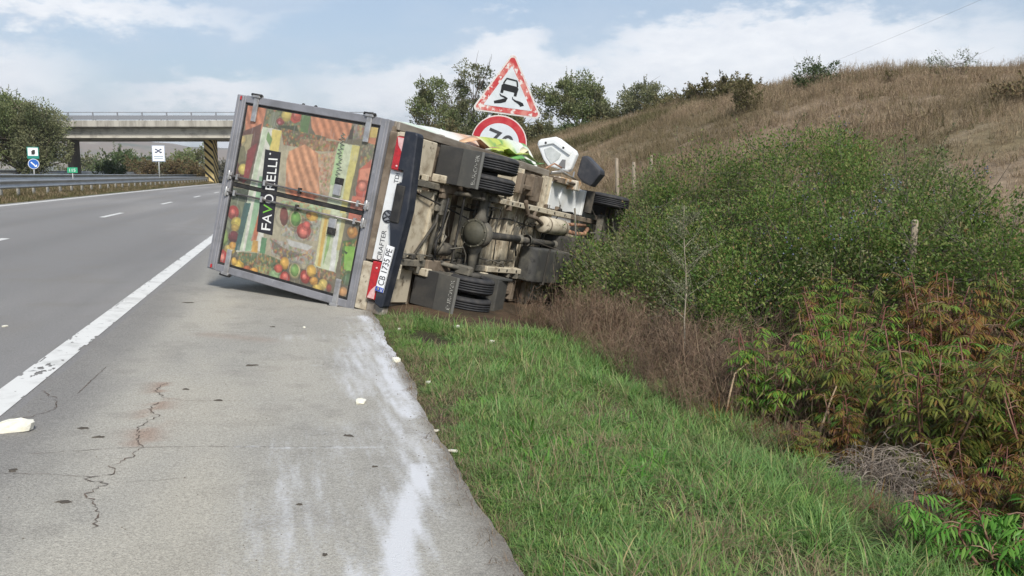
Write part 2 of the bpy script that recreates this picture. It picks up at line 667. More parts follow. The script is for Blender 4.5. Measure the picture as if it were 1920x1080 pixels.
def shoulder_mat():
    m = attr_mat('worn concrete', 'tint', 0.9, 0.34, 70.0, 0.6, 160.0, 0.25)
    nt = m.node_tree
    L = nt.links.new
    b = nt.nodes['Principled BSDF']
    src = b.inputs['Base Color'].links[0].from_socket
    tc = node(nt, 'ShaderNodeTexCoord')
    # aggregate speckle
    vo = node(nt, 'ShaderNodeTexVoronoi')
    vo.inputs['Scale'].default_value = 130.0
    L(tc.outputs['Object'], vo.inputs['Vector'])
    mr = node(nt, 'ShaderNodeMapRange')
    mr.inputs[1].default_value = 0.0; mr.inputs[2].default_value = 0.55
    mr.inputs[3].default_value = 0.66; mr.inputs[4].default_value = 1.16
    L(vo.outputs['Distance'], mr.inputs[0])
    sc = node(nt, 'ShaderNodeVectorMath', operation='SCALE')
    L(src, sc.inputs[0]); L(mr.outputs[0], sc.inputs['Scale'])
    # chalky spilled powder: attribute 'powder' thresholded by grain and by scrape lines along the road
    at = node(nt, 'ShaderNodeAttribute', attribute_name='powder')
    g = node(nt, 'ShaderNodeTexNoise')
    g.inputs['Scale'].default_value = 55.0; g.inputs['Detail'].default_value = 9; g.inputs['Roughness'].default_value = 0.75
    L(tc.outputs['Object'], g.inputs['Vector'])
    mp = node(nt, 'ShaderNodeMapping'); mp.inputs['Scale'].default_value = (20.0, 1.8, 1.0); mp.inputs['Rotation'].default_value = (0, 0, rad(7))
    L(tc.outputs['Object'], mp.inputs[0])
    g2 = node(nt, 'ShaderNodeTexNoise'); g2.inputs['Scale'].default_value = 1.0; g2.inputs['Detail'].default_value = 4
    L(mp.outputs[0], g2.inputs['Vector'])
    a0 = node(nt, 'ShaderNodeMath', operation='MULTIPLY'); L(g2.outputs['Fac'], a0.inputs[0]); a0.inputs[1].default_value = 0.55
    a1 = node(nt, 'ShaderNodeMath', operation='ADD'); L(g.outputs['Fac'], a1.inputs[0]); L(a0.outputs[0], a1.inputs[1])
    a2 = node(nt, 'ShaderNodeMath', operation='MULTIPLY_ADD'); L(at.outputs['Fac'], a2.inputs[0]); a2.inputs[1].default_value = 1.0; a2.inputs[2].default_value = -1.20
    a3 = node(nt, 'ShaderNodeMath', operation='ADD'); L(a1.outputs[0], a3.inputs[0]); L(a2.outputs[0], a3.inputs[1])
    pr = node(nt, 'ShaderNodeMapRange', interpolation_type='SMOOTHSTEP'); pr.inputs[1].default_value = 0.0; pr.inputs[2].default_value = 0.66
    L(a3.outputs[0], pr.inputs[0])
    pm = node(nt, 'ShaderNodeMath', operation='MULTIPLY'); L(pr.outputs[0], pm.inputs[0])
    pk = node(nt, 'ShaderNodeMath', operation='MULTIPLY'); pk.use_clamp = True; L(at.outputs['Fac'], pk.inputs[0]); pk.inputs[1].default_value = 3.0
    L(pk.outputs[0], pm.inputs[1])
    mx = node(nt, 'ShaderNodeMix', data_type='RGBA')
    L(pm.outputs[0], mx.inputs[0]); L(sc.outputs[0], mx.inputs[6])
    mx.inputs[7].default_value = (0.58, 0.59, 0.61, 1)
    L(mx.outputs[2], b.inputs['Base Color'])
    return m


def build_road():
    # carriageway ------------------------------------------------------------
    X, Y, Z = strip(-9.0, -1.62, -12, 26, 0.02, 40, 0.25)
    X2, Y2, Z2 = strip(-9.0, -1.62, 26, 420, 0.02, 40, 4.0)
    X = np.r_[X, X2[1:]]; Y = np.r_[Y, Y2[1:]]; Z = np.r_[Z, Z2[1:]]
    XS = X - curve(Y)
    n = fbm(X * 0.8, Y * 0.12, 31); n2 = fbm(X * 2.5, Y * 2.5, 32)
    C = mixc((0.208, 0.203, 0.198), (0.255, 0.248, 0.240), sstep(0.35, 0.65, n))
    for cx in (-2.6, -4.4, -6.2, -8.0):        # darker wheel tracks
        C = mixc(C, (0.165, 0.160, 0.156), np.exp(-((XS - cx) / 0.34) ** 2) * 0.45)
    C = mixc(C, (0.20, 0.185, 0.165), sstep(0.55, 0.8, n2) * 0.4)
    C = mixc(C, (0.150, 0.148, 0.146), np.exp(-((XS + 2.15) / 0.18) ** 2) * 0.35)
    road = add_mesh('road', grid_from('road', X, Y, Z, C), attr_mat('asphalt', 'tint', 0.85, 0.30, 90.0, 0.6, 170.0, 0.3))
    tag(road, 'grey two lane motorway carriageway', kind='structure')
    # opposing carriageway -----------------------------------------------------
    ys = np.r_[np.arange(-12, 60, 4.0), np.arange(60, 421, 8.0)]
    X, Y = np.meshgrid(np.linspace(-24.6, -13.7, 8), ys)
    Z = np.interp(X, PX, PZ) + 0.02
    X = X + curve(Y)
    opp = add_mesh('opposing_road', grid_from('opposing_road', X, Y, Z), mat('asphalt far', (0.19, 0.187, 0.182), 0.9, (0.225, 0.22, 0.21), 0.6))
    tag(opp, 'opposite carriageway beyond the median guardrails', kind='structure')
    # hard shoulder --------------------------------------------------------------
    def sh(y0, y1, nx, dy):
        return strip(-1.62, 0.80, y0, y1, 0.02, nx, dy, shoulder_edge)
    A = sh(-12, 2.5, 82, 0.25); B = sh(2.5, 13, 82, 0.03); D = sh(13, 420, 82, 4.0)
    X = np.r_[A[0], B[0][1:], D[0][1:]]; Y = np.r_[A[1], B[1][1:], D[1][1:]]; Z = np.r_[A[2], B[2][1:], D[2][1:]]
    XS = X - curve(Y)
    n = fbm(X * 1.1, Y * 0.5, 41); n2 = fbm(X * 5, Y * 5, 42); n3 = fbm(X * 14, Y * 14, 43)
    C = mixc((0.288, 0.278, 0.250), (0.340, 0.326, 0.288), sstep(0.35, 0.65, n))
    C = mixc(C, (0.235, 0.224, 0.200), sstep(0.55, 0.75, n2) * 0.5)
    C = mixc(C, (0.165, 0.160, 0.155), np.clip(1 - sstep(-1.55, -0.9, XS + 0.3 * (n - 0.5)), 0, 1) * 0.75)   # tyre-dark band by the line
    C = mixc(C, (0.36, 0.335, 0.28), np.exp(-((XS + 0.55) / 0.5) ** 2) * sstep(0.4, 0.7, n) * 0.6)
    # rusty stains along the crack
    C = mixc(C, (0.27, 0.19, 0.145), np.exp(-(seg_dist(X, Y, [(-0.90, 6.4), (-0.84, 5.0)]) / 0.09) ** 2) * sstep(0.42, 0.6, n2) * 0.75)
    C = mixc(C, (0.27, 0.20, 0.155), np.exp(-(seg_dist(X, Y, [(-0.8, 8.4), (-0.3, 8.2)]) / 0.12) ** 2) * 0.35)
    # dirt at the grass edge
    C = mixc(C, (0.10, 0.085, 0.065), sstep(0.66, 0.84, XS + 0.10 * (n3 - 0.5)) * 0.75)
    C = mixc(C, (0.17, 0.155, 0.135), sstep(0.55, 0.75, XS + 0.2 * (n2 - 0.5)) * 0.35 * sstep(6.0, 4.0, Y))
    me = grid_from('hard_shoulder', X, Y, Z, C)
    P = np.zeros(X.shape)
    def streak(pts, w, a):
        return a * np.exp(-(seg_dist(X, Y, pts) / w) ** 2)
    P = np.maximum(P, streak([(0.60, 4.55), (0.52, 4.2), (0.36, 3.45), (0.26, 2.8)], 0.11, 1.05))
    P = np.maximum(P, streak([(0.60, 5.6), (0.58, 4.7), (0.40, 3.7), (0.2, 2.9)], 0.30, 0.66))
    P = np.maximum(P, streak([(0.66, 9.7), (0.74, 8.6), (0.74, 7.8), (0.64, 6.8), (0.66, 5.6)], 0.17, 0.92))
    P = np.maximum(P, streak([(0.66, 9.6), (0.66, 8.4), (0.45, 7.6), (0.42, 6.2)], 0.36, 0.68))
    P = np.maximum(P, streak([(0.62, 6.6), (0.42, 5.4), (0.30, 4.2)], 0.05, 0.55))
    P = np.maximum(P, streak([(-0.35, 4.93), (0.0, 4.9), (0.64, 4.91)], 0.022, 0.70))
    P = np.maximum(P, streak([(0.1, 7.1), (0.45, 7.15)], 0.09, 0.48))
    P = np.maximum(P, streak([(-0.1, 8.3), (0.6, 8.5)], 0.45, 0.52))
    P = np.maximum(P, streak([(0.2, 5.2), (0.0, 4.2), (-0.15, 3.0)], 0.48, 0.54))
    P = np.maximum(P, streak([(0.42, 4.8), (0.22, 3.8), (0.1, 3.0)], 0.03, 0.50))
    P = np.maximum(P, streak([(0.2, 4.8), (0.05, 4.0), (-0.05, 3.2)], 0.02, 0.42))
    P *= np.clip(1 - sstep(10.0, 10.6, Y), 0, 1)
    P *= 0.55 + 0.95 * fbm(X * 22 + Y * 2.0, Y * 1.1, 45) + 0.25 * (n3 - 0.5)
    col_attr(me, 'powder', np.repeat(P.reshape(-1, 1), 3, 1))
    shd = add_mesh('hard_shoulder', me, shoulder_mat())
    tag(shd, 'pale concrete hard shoulder with white powder streaks', kind='structure')
    # painted lines ---------------------------------------------------------------
    paint = mat('road paint', (0.60, 0.60, 0.58), 0.7, (0.42, 0.42, 0.40), 5.0, 0.45, 0.75, col3=(0.20, 0.20, 0.20), scale3=9.0, lo3=0.60, hi3=0.70, bump=0.2, bscale=120)
    def line(name, x0, x1, y0, y1, dy=2.0, nx=2):
        X, Y, Z = strip(x0, x1, y0, y1, 0.0245, nx, dy)
        return add_mesh(name, grid_from(name, X, Y, Z), paint, road)
    # the worn edge line next to the shoulder: a fine sheet with missing flakes
    xs = np.linspace(-1.865, -1.675, 20)
    ys = np.arange(-6, 30, 0.012)
    X, Y = np.meshgrid(xs, ys)
    fl = fbm(X * 16, Y * 7, 51)
    gap = 0.36 * np.exp(-(((X + 1.76) / 0.075) ** 2 + ((Y - 6.75) / 0.42) ** 2)) + 0.22 * np.exp(-(((X + 1.69) / 0.02) ** 2 + ((Y - 7.9) / 0.8) ** 2)) + 0.12 * np.exp(-(((X + 1.84) / 0.03) ** 2 + ((Y - 8.8) / 0.9) ** 2))
    edge = np.minimum(X + 1.865, -1.675 - X) / 0.012
    keep = (fl - gap > 0.17) & ((edge > 0.9) | (fbm(X * 40, Y * 9, 52) > 0.34))
    ny, nx = X.shape
    i = np.arange(ny - 1)[:, None] * nx + np.arange(nx - 1)[None, :]
    F = np.stack([i, i + 1, i + nx + 1, i + nx], -1).reshape(-1, 4)
    F = F[keep[:-1, :-1].ravel()]
    V = np.c_[X.ravel(), Y.ravel(), (road_z(X) + 0.0245).ravel()]
    add_mesh('edge_line', np_mesh('edge_line', V, F, True), paint, road)['label'] = 'thick white edge line with flaked worn patch'
    line('edge_line', -1.865, -1.675, 30, 420, 5.0)
    line('edge_line', -8.66, -8.48, -12, 420, 3.0)['label'] = 'white line along the median side'
    for k in range(16):
        y0 = 3.6 + 11.4 * k
        line('lane_dash', -5.20, -5.06, y0, y0 + 3.0, 1.0)
    # cracks and joints -----------------------------------------------------------
    dark = mat('crack dirt', (0.085, 0.068, 0.055), 0.95, (0.14, 0.10, 0.075), 9.0)  # dark brown tone of the flat crack strips
    rng = np.random.default_rng(3)
    def crack(pts, w, jag=0.03, step=0.022, dz=0.0236):
        jag = jag * 0.55
        out = []
        for (a, b) in zip(pts[:-1], pts[1:]):
            a = np.array(a, float); b = np.array(b, float)
            n = max(2, int(np.linalg.norm(b - a) / step))
            for t in np.linspace(0, 1, n, endpoint=False):
                out.append(a + (b - a) * t)
        out.append(np.array(pts[-1], float))
        out = np.array(out)
        out[1:-1] += rng.normal(0, jag, (len(out) - 2, 2)) * np.array([1, 0.7])
        V, F = [], []
        for i, p in enumerate(out):
            d = out[min(i + 1, len(out) - 1)] - out[max(i - 1, 0)]
            nrm = np.array([-d[1], d[0]]) / (np.linalg.norm(d) + 1e-9)
            ww = w * 0.6 * (0.15 + 1.1 * rng.random()) * (1 if 0 < i < len(out) - 1 else 0.15)
            for s in (-1, 1):
                q = p + nrm * ww * s * 0.5
                V.append((q[0], q[1], road_z(q[0]) + dz))
        for i in range(len(out) - 1):
            F.append((2 * i, 2 * i + 1, 2 * i + 3, 2 * i + 2))
        add_mesh('crack', np_mesh('crack', np.array(V), np.array(F)), dark, shd)
    crack([(-0.90, 6.45), (-0.94, 6.2), (-0.84, 6.0), (-0.70, 5.93)], 0.010, 0.014)
    crack([(-0.88, 5.9), (-0.90, 5.7), (-0.84, 5.55), (-0.90, 5.3), (-0.86, 5.05), (-0.83, 4.93), (-0.86, 4.75), (-0.92, 4.62), (-0.88, 4.5), (-1.0, 4.42), (-0.88, 4.35), (-0.95, 4.2), (-0.86, 4.02), (-0.84, 3.8)], 0.012, 0.018)
    crack([(-1.35, 4.82), (-0.86, 4.92), (-0.5, 4.93), (-0.1, 4.91), (0.2, 4.90)], 0.007, 0.010)
    crack([(-1.6, 4.55), (-1.2, 4.50), (-0.95, 4.44)], 0.006, 0.010)
    crack([(-0.88, 4.36), (-0.7, 4.38), (-0.5, 4.42)], 0.004, 0.010)
    crack([(-0.72, 5.93), (-0.5, 5.94), (-0.36, 5.93)], 0.006, 0.008)
    crack([(-1.39, 6.1), (-1.375, 6.95)], 0.010, 0.003)
    crack([(-1.62, 7.0), (-1.2, 7.0), (-0.7, 7.05), (-0.2, 7.02)], 0.005, 0.012)
    crack([(-1.1, 8.6), (-0.6, 8.55), (-0.22, 8.5)], 0.008, 0.012)
    crack([(-1.62, 6.2), (-1.5, 6.0), (-1.42, 5.7), (-1.55, 5.5), (-1.5, 5.3)], 0.009, 0.02)
    crack([(0.0, 5.13), (0.22, 5.16), (0.3, 5.1)], 0.006, 0.02)
    return road, shd


build_ground()
ROAD, SHOULDER = build_road()


def build_far_hills():
    # a low rolling range kilometres away, seen under the bridge
    m = mat('dry hill pasture', (0.20, 0.145, 0.095), 0.95, (0.085, 0.095, 0.055), 0.0045, 0.42, 0.6, col3=(0.26, 0.21, 0.15), scale3=0.012, lo3=0.55, hi3=0.62)
    a = np.radians(np.arange(-100, 101, 1.0))
    r = np.array([2400, 2650, 2900, 3150, 3500])
    A, Rr = np.meshgrid(a, r)
    X, Y = Rr * np.sin(A), Rr * np.cos(A)
    prof = np.interp(Rr, r, [0, 0.35, 0.8, 1.0, 0.9])
    H = 105 + 70 * (fbm(np.degrees(A) * 0.09, A * 0, 61) - 0.5) + 25 * (fbm(np.degrees(A) * 0.5, Rr * 0.003, 62) - 0.5)
    o = add_mesh('hills', grid_from('hills', X, Y, prof * H - 4), m)
    tag(o, 'faint low hills on the horizon under the bridge', kind='structure')


build_far_hills()


# ------------------------------------------------------------------ overpass
def build_bridge():
    conc = mat('weathered concrete', (0.40, 0.38, 0.335), 0.85, (0.24, 0.225, 0.195), 0.8, 0.40, 0.62, col3=(0.15, 0.14, 0.125), scale3=2.2, lo3=0.56, hi3=0.72, bump=0.25, bscale=12, stretch=(1.5, 1.5, 0.18))
    conc2 = mat('pale girder concrete', (0.50, 0.475, 0.41), 0.85, (0.33, 0.31, 0.27), 1.2, 0.45, 0.65, bump=0.2, bscale=15)
    steel = mat('grey railing paint', (0.20, 0.21, 0.23), 0.6)
    c = Vector((-14.0, 104.5, 0))
    ang = math.atan2(-0.234, 0.972)
    root = empty('bridge', (c.x, c.y, 1.0), (0, 0, ang))
    tag(root, 'concrete road overpass with railings crossing the motorway', 'bridge')
    X0, X1 = -45, 24                      # along the deck (local x)
    z0 = 4.25                             # underside of the girders above the root
    # girders: four long beams side by side
    for k, y in enumerate((-4.6, -1.5, 1.6, 4.7)):
        mb = MB(); mb.box(X0, X1, y - 0.35, y + 0.35, z0, z0 + 1.02)
        mb.build('girder', conc2, root, 0.03)
    mb = MB(); mb.box(X0, X1, -5.6, 5.6, z0 + 1.022, z0 + 1.40); mb.build('deck', conc, root, 0.03)
    for s in (-1, 1):
        # edge beams proud of the slab, with a drip ledge
        y = s * 5.62
        mb = MB(); mb.box(X0, X1, min(y, y + s * 0.22), max(y, y + s * 0.22), z0 + 1.10, z0 + 1.74); mb.build('parapet', conc, root, 0.02)
        mb = MB()
        mb.tube([(X0, y + s * 0.1, z0 + 2.55), (X1, y + s * 0.1, z0 + 2.55)], 0.04, 6)
        mb.box(X0, X1, y + s * 0.1 - 0.02, y + s * 0.1 + 0.02, z0 + 1.86, z0 + 2.24)
        mb.build('handrail', steel, root)
        pm = MB().box(-0.06, 0.06, -0.05, 0.05, 0, 0.86).build('railing_post', steel, root)
        pm.location = (X0 + 0.5, y + s * 0.1, z0 + 1.72)
        for k in range(1, 28):
            link_copy(pm, root, (X0 + 0.5 + k * 2.5, y + s * 0.1, z0 + 1.72))
    # plain pier (left) and hazard striped pier (in the median)
    pier = MB(); pier.box(-9.70, -9.05, -0.9, 0.7, -2.5, z0 - 0.02)
    pier.build('pier', mat('pier concrete', (0.20, 0.185, 0.16), 0.9, (0.14, 0.13, 0.115), 0.7, 0.4, 0.6), root, 0.04)
    st = bpy.data.materials.new('hazard stripes')
    st.use_nodes = True
    nt = st.node_tree
    L = nt.links.new
    b = nt.nodes['Principled BSDF']
    tc = node(nt, 'ShaderNodeTexCoord')
    sep = node(nt, 'ShaderNodeSeparateXYZ'); L(tc.outputs['Object'], sep.inputs[0])
    s1 = node(nt, 'ShaderNodeMath', operation='ADD'); L(sep.outputs[0], s1.inputs[0]); L(sep.outputs[1], s1.inputs[1])
    s2 = node(nt, 'ShaderNodeMath', operation='ADD'); L(s1.outputs[0], s2.inputs[0]); L(sep.outputs[2], s2.inputs[1])
    fr = node(nt, 'ShaderNodeMath', operation='FRACT')
    ml = node(nt, 'ShaderNodeMath', operation='MULTIPLY'); L(s2.outputs[0], ml.inputs[0]); ml.inputs[1].default_value = 1.25; L(ml.outputs[0], fr.inputs[0])
    gt = node(nt, 'ShaderNodeMath', operation='GREATER_THAN'); L(fr.outputs[0], gt.inputs[0]); gt.inputs[1].default_value = 0.38
    nz = node(nt, 'ShaderNodeTexNoise'); nz.inputs['Scale'].default_value = 1.5; nz.inputs['Detail'].default_value = 5; L(tc.outputs['Object'], nz.inputs['Vector'])
    yel = node(nt, 'ShaderNodeMix', data_type='RGBA'); L(nz.outputs['Fac'], yel.inputs[0]); yel.inputs[6].default_value = (0.70, 0.50, 0.15, 1); yel.inputs[7].default_value = (0.74, 0.62, 0.36, 1)
    mx = node(nt, 'ShaderNodeMix', data_type='RGBA'); L(gt.outputs[0], mx.inputs[0]); mx.inputs[6].default_value = (0.022, 0.020, 0.018, 1); L(yel.outputs[2], mx.inputs[7])
    L(mx.outputs[2], b.inputs['Base Color']); b.inputs['Roughness'].default_value = 0.8
    p2 = MB(); p2.box(5.0, 5.95, -0.9, 0.7, -2.5, z0 - 0.02)
    p2.build('pier', st, root, 0.04)['label'] = 'pier painted with yellow and black hazard stripes'
    # far-right abutment and its bank, behind the wreck
    ab = MB(); ab.box(20, 24, -5.6, 5.6, -3, z0 - 0.02); ab.build('abutment', conc, root, 0.05)
    ab = MB(); ab.box(-45, -38, -5.6, 5.6, -3, z0 - 0.02); ab.build('abutment', conc, root, 0.05)


build_bridge()


# ------------------------------------------------------------------ guardrails
def build_guardrail(label, xoff, y0, y1, top, post_gap, name='guardrail', bend=True):
    galv = GALV
    z = float(np.interp(xoff, PX, PZ))
    root = empty(name, (xoff, y0, z))
    tag(root, label, 'guardrail', 'motorway guardrails')
    # W profile, offsets (x, z) seen along the road
    prof = [(0.0, 0.31), (0.05, 0.29), (0.055, 0.235), (0.0, 0.20), (0.0, 0.11), (0.055, 0.075), (0.05, 0.02), (0.0, 0.0)]
    ys = np.arange(0, y1 - y0 + 0.01, 4.0)
    V, F = [], []
    for y in ys:
        cx = float(curve(y0 + y))
        zz = float(np.interp(xoff, PX, PZ)) - z
        for (px_, pz_) in prof:
            V.append((cx + px_ + 0.06, y, zz + top - 0.31 + pz_))
    n = len(prof)
    for i in range(len(ys) - 1):
        for k in range(n - 1):
            F.append((i * n + k, i * n + k + 1, (i + 1) * n + k + 1, (i + 1) * n + k))
    me = np_mesh('rail_beam', np.array(V), np.array(F))
    add_mesh('rail_beam', me, galv, root)
    post = MB().box(-0.05, 0.05, -0.03, 0.03, -0.35, top - 0.05).build('guardrail_post', GALV2, root)
    k = 0
    y = 0.0
    while y < y1 - y0 and k < 110:
        o = post if k == 0 else link_copy(post, root)
        o.location = (float(curve(y0 + y)), y, 0)
        y += post_gap
        k += 1


GALV = mat('galvanised steel', (0.36, 0.37, 0.38), 0.42, (0.28, 0.285, 0.29), 1.2, 0.4, 0.65, metal=0.55, spec=0.5)
GALV2 = mat('galvanised posts', (0.42, 0.41, 0.38), 0.6, (0.33, 0.31, 0.27), 2.0, metal=0.2)
build_guardrail('nearest steel guardrail on the grass strip beside the carriageway', -9.75, 4, 170, 0.58, 2.0)
build_guardrail('second guardrail behind, along the opposite carriageway', -12.9, 4, 170, 0.74, 2.0)
build_guardrail('farthest grey guardrail beyond the opposite carriageway by the big trees', -25.6, 40, 170, 0.95, 4.0)


# ------------------------------------------------------------------ small road signs beyond the median
def facing(o, target=(0, 0, 1.5)):
    d = Vector(target) - o.location
    o.rotation_euler = (0, 0, math.atan2(d.x, -d.y) )


WHITE = mat('sign white', (0.72, 0.74, 0.75), 0.45)
POSTG = mat('sign post grey', (0.42, 0.43, 0.43), 0.5, metal=0.3)
NAVY = mat('sign dark blue', (0.02, 0.035, 0.10), 0.5)
BLUE = mat('sign blue', (0.02, 0.11, 0.42), 0.45)
TEAL = mat('sign teal', (0.01, 0.20, 0.16), 0.45)


def disc(mb, r, y0, y1, cx=0, cz=0, n=28, mi=0):
    mb.lathe([(0.0001, y0), (r, y0), (r, y1), (0.0001, y1)], n, 'Y', (cx, 0, cz), mi, False)


def build_small_signs():
    # white rectangular sign with crossed pictogram
    x, y = -10.84, 79.54
    g = tz(x, y)
    s = empty('information_sign', (x, y, g))
    facing(s)
    tag(s, 'white rectangular sign with crossed cutlery pictogram before the bridge', 'road sign')
    MB().tube([(0, 0.05, -0.3), (0, 0.05, 3.1)], 0.05, 8).build('post', POSTG, s)
    zc = 3.25 - g
    b = MB(); b.box(-0.50, 0.50, -0.02, 0.02, zc - 0.66, zc + 0.66); b.build('sign_panel', WHITE, s, 0.01)
    f = MB()
    f.box(-0.49, 0.49, -0.026, -0.021, zc + 0.61, zc + 0.645); f.box(-0.49, 0.49, -0.026, -0.021, zc - 0.645, zc - 0.61)
    f.box(-0.49, -0.455, -0.026, -0.021, zc - 0.61, zc + 0.61); f.box(0.455, 0.49, -0.026, -0.021, zc - 0.61, zc + 0.61)
    f.build('border', mat('sign border', (0.18, 0.24, 0.38), 0.5), s)
    p = MB()
    for sg in (-1, 1):
        p.box(-0.27, 0.27, -0.030, -0.022, zc + 0.17, zc + 0.25, rot=(0, sg * rad(38), 0))
        p.box(-0.08 + sg * 0.19, 0.08 + sg * 0.19, -0.0312, -0.022, zc + 0.06, zc + 0.15)
        p.box(-0.05 + sg * 0.2, 0.05 + sg * 0.2, -0.0312, -0.022, zc + 0.28, zc + 0.36)
    p.build('pictogram', NAVY, s)
    p = MB(); p.box(-0.36, 0.36, -0.028, -0.022, zc - 0.27, zc - 0.20); p.box(-0.33, 0.33, -0.028, -0.022, zc - 0.42, zc - 0.36)
    p.build('text_bar', mat('sign grey blue', (0.25, 0.32, 0.42), 0.5), s)
    # services sign over blue arrow roundel
    x, y = -12.97, 50.88
    g = tz(x, y)
    s = empty('services_sign', (x, y, g)); facing(s)
    tag(s, 'white and teal square sign above a round blue arrow sign', 'road sign')
    MB().tube([(0, 0.05, -0.3), (0, 0.05, 2.5 - g + 0.35)], 0.035, 8).build('post', POSTG, s)
    zc = 2.62 - g
    MB().box(-0.27, 0.27, -0.02, 0.02, zc - 0.30, zc + 0.30).build('sign_panel', TEAL, s, 0.008)
    MB().box(-0.23, 0.23, -0.026, -0.021, zc - 0.15, zc + 0.26).build('white_field', WHITE, s)
    p = MB(); p.box(-0.07, 0.07, -0.032, -0.027, zc - 0.09, zc + 0.10); p.box(-0.025, 0.10, -0.032, -0.027, zc + 0.10, zc + 0.15); p.box(0.072, 0.10, -0.0325, -0.027, zc - 0.05, zc + 0.098)
    p.build('pictogram', mat('sign black', (0.02, 0.02, 0.02), 0.5), s)
    zc2 = 2.06 - g
    m = MB(); disc(m, 0.26, -0.02, 0.01, 0, zc2); rd = m.build('roundel', WHITE, s)
    m = MB(); disc(m, 0.235, -0.026, -0.021, 0, zc2); m.build('blue_disc', BLUE, rd)
    p = MB(); p.box(-0.16, 0.10, -0.032, -0.027, zc2 - 0.03, zc2 + 0.03, rot=(0, rad(45), 0)); p.prism([(0.02, zc2 - 0.15), (0.15, zc2 - 0.15), (0.15, zc2 - 0.02)], -0.0325, -0.027, 'Y')
    p.build('arrow', WHITE, rd)
    # green kilometre plate
    x, y = -11.93, 54.4
    g = tz(x, y)
    s = empty('kilometre_plate', (x, y, g)); facing(s)
    tag(s, 'small green kilometre plate over the guardrail', 'road sign')
    MB().tube([(0, 0.04, -0.2), (0, 0.04, 1.75 - g + 0.1)], 0.025, 6).build('post', POSTG, s)
    zc = 1.76 - g
    MB().box(-0.26, 0.26, -0.015, 0.015, zc - 0.15, zc + 0.15).build('sign_panel', mat('sign green', (0.03, 0.30, 0.16), 0.45), s, 0.006)
    text_mesh('lettering', '115', 0.16, Matrix.Translation((0, -0.018, zc)) @ Matrix.Rotation(rad(90), 4, 'X'), WHITE, s, 0.001, 0.30)


build_small_signs()
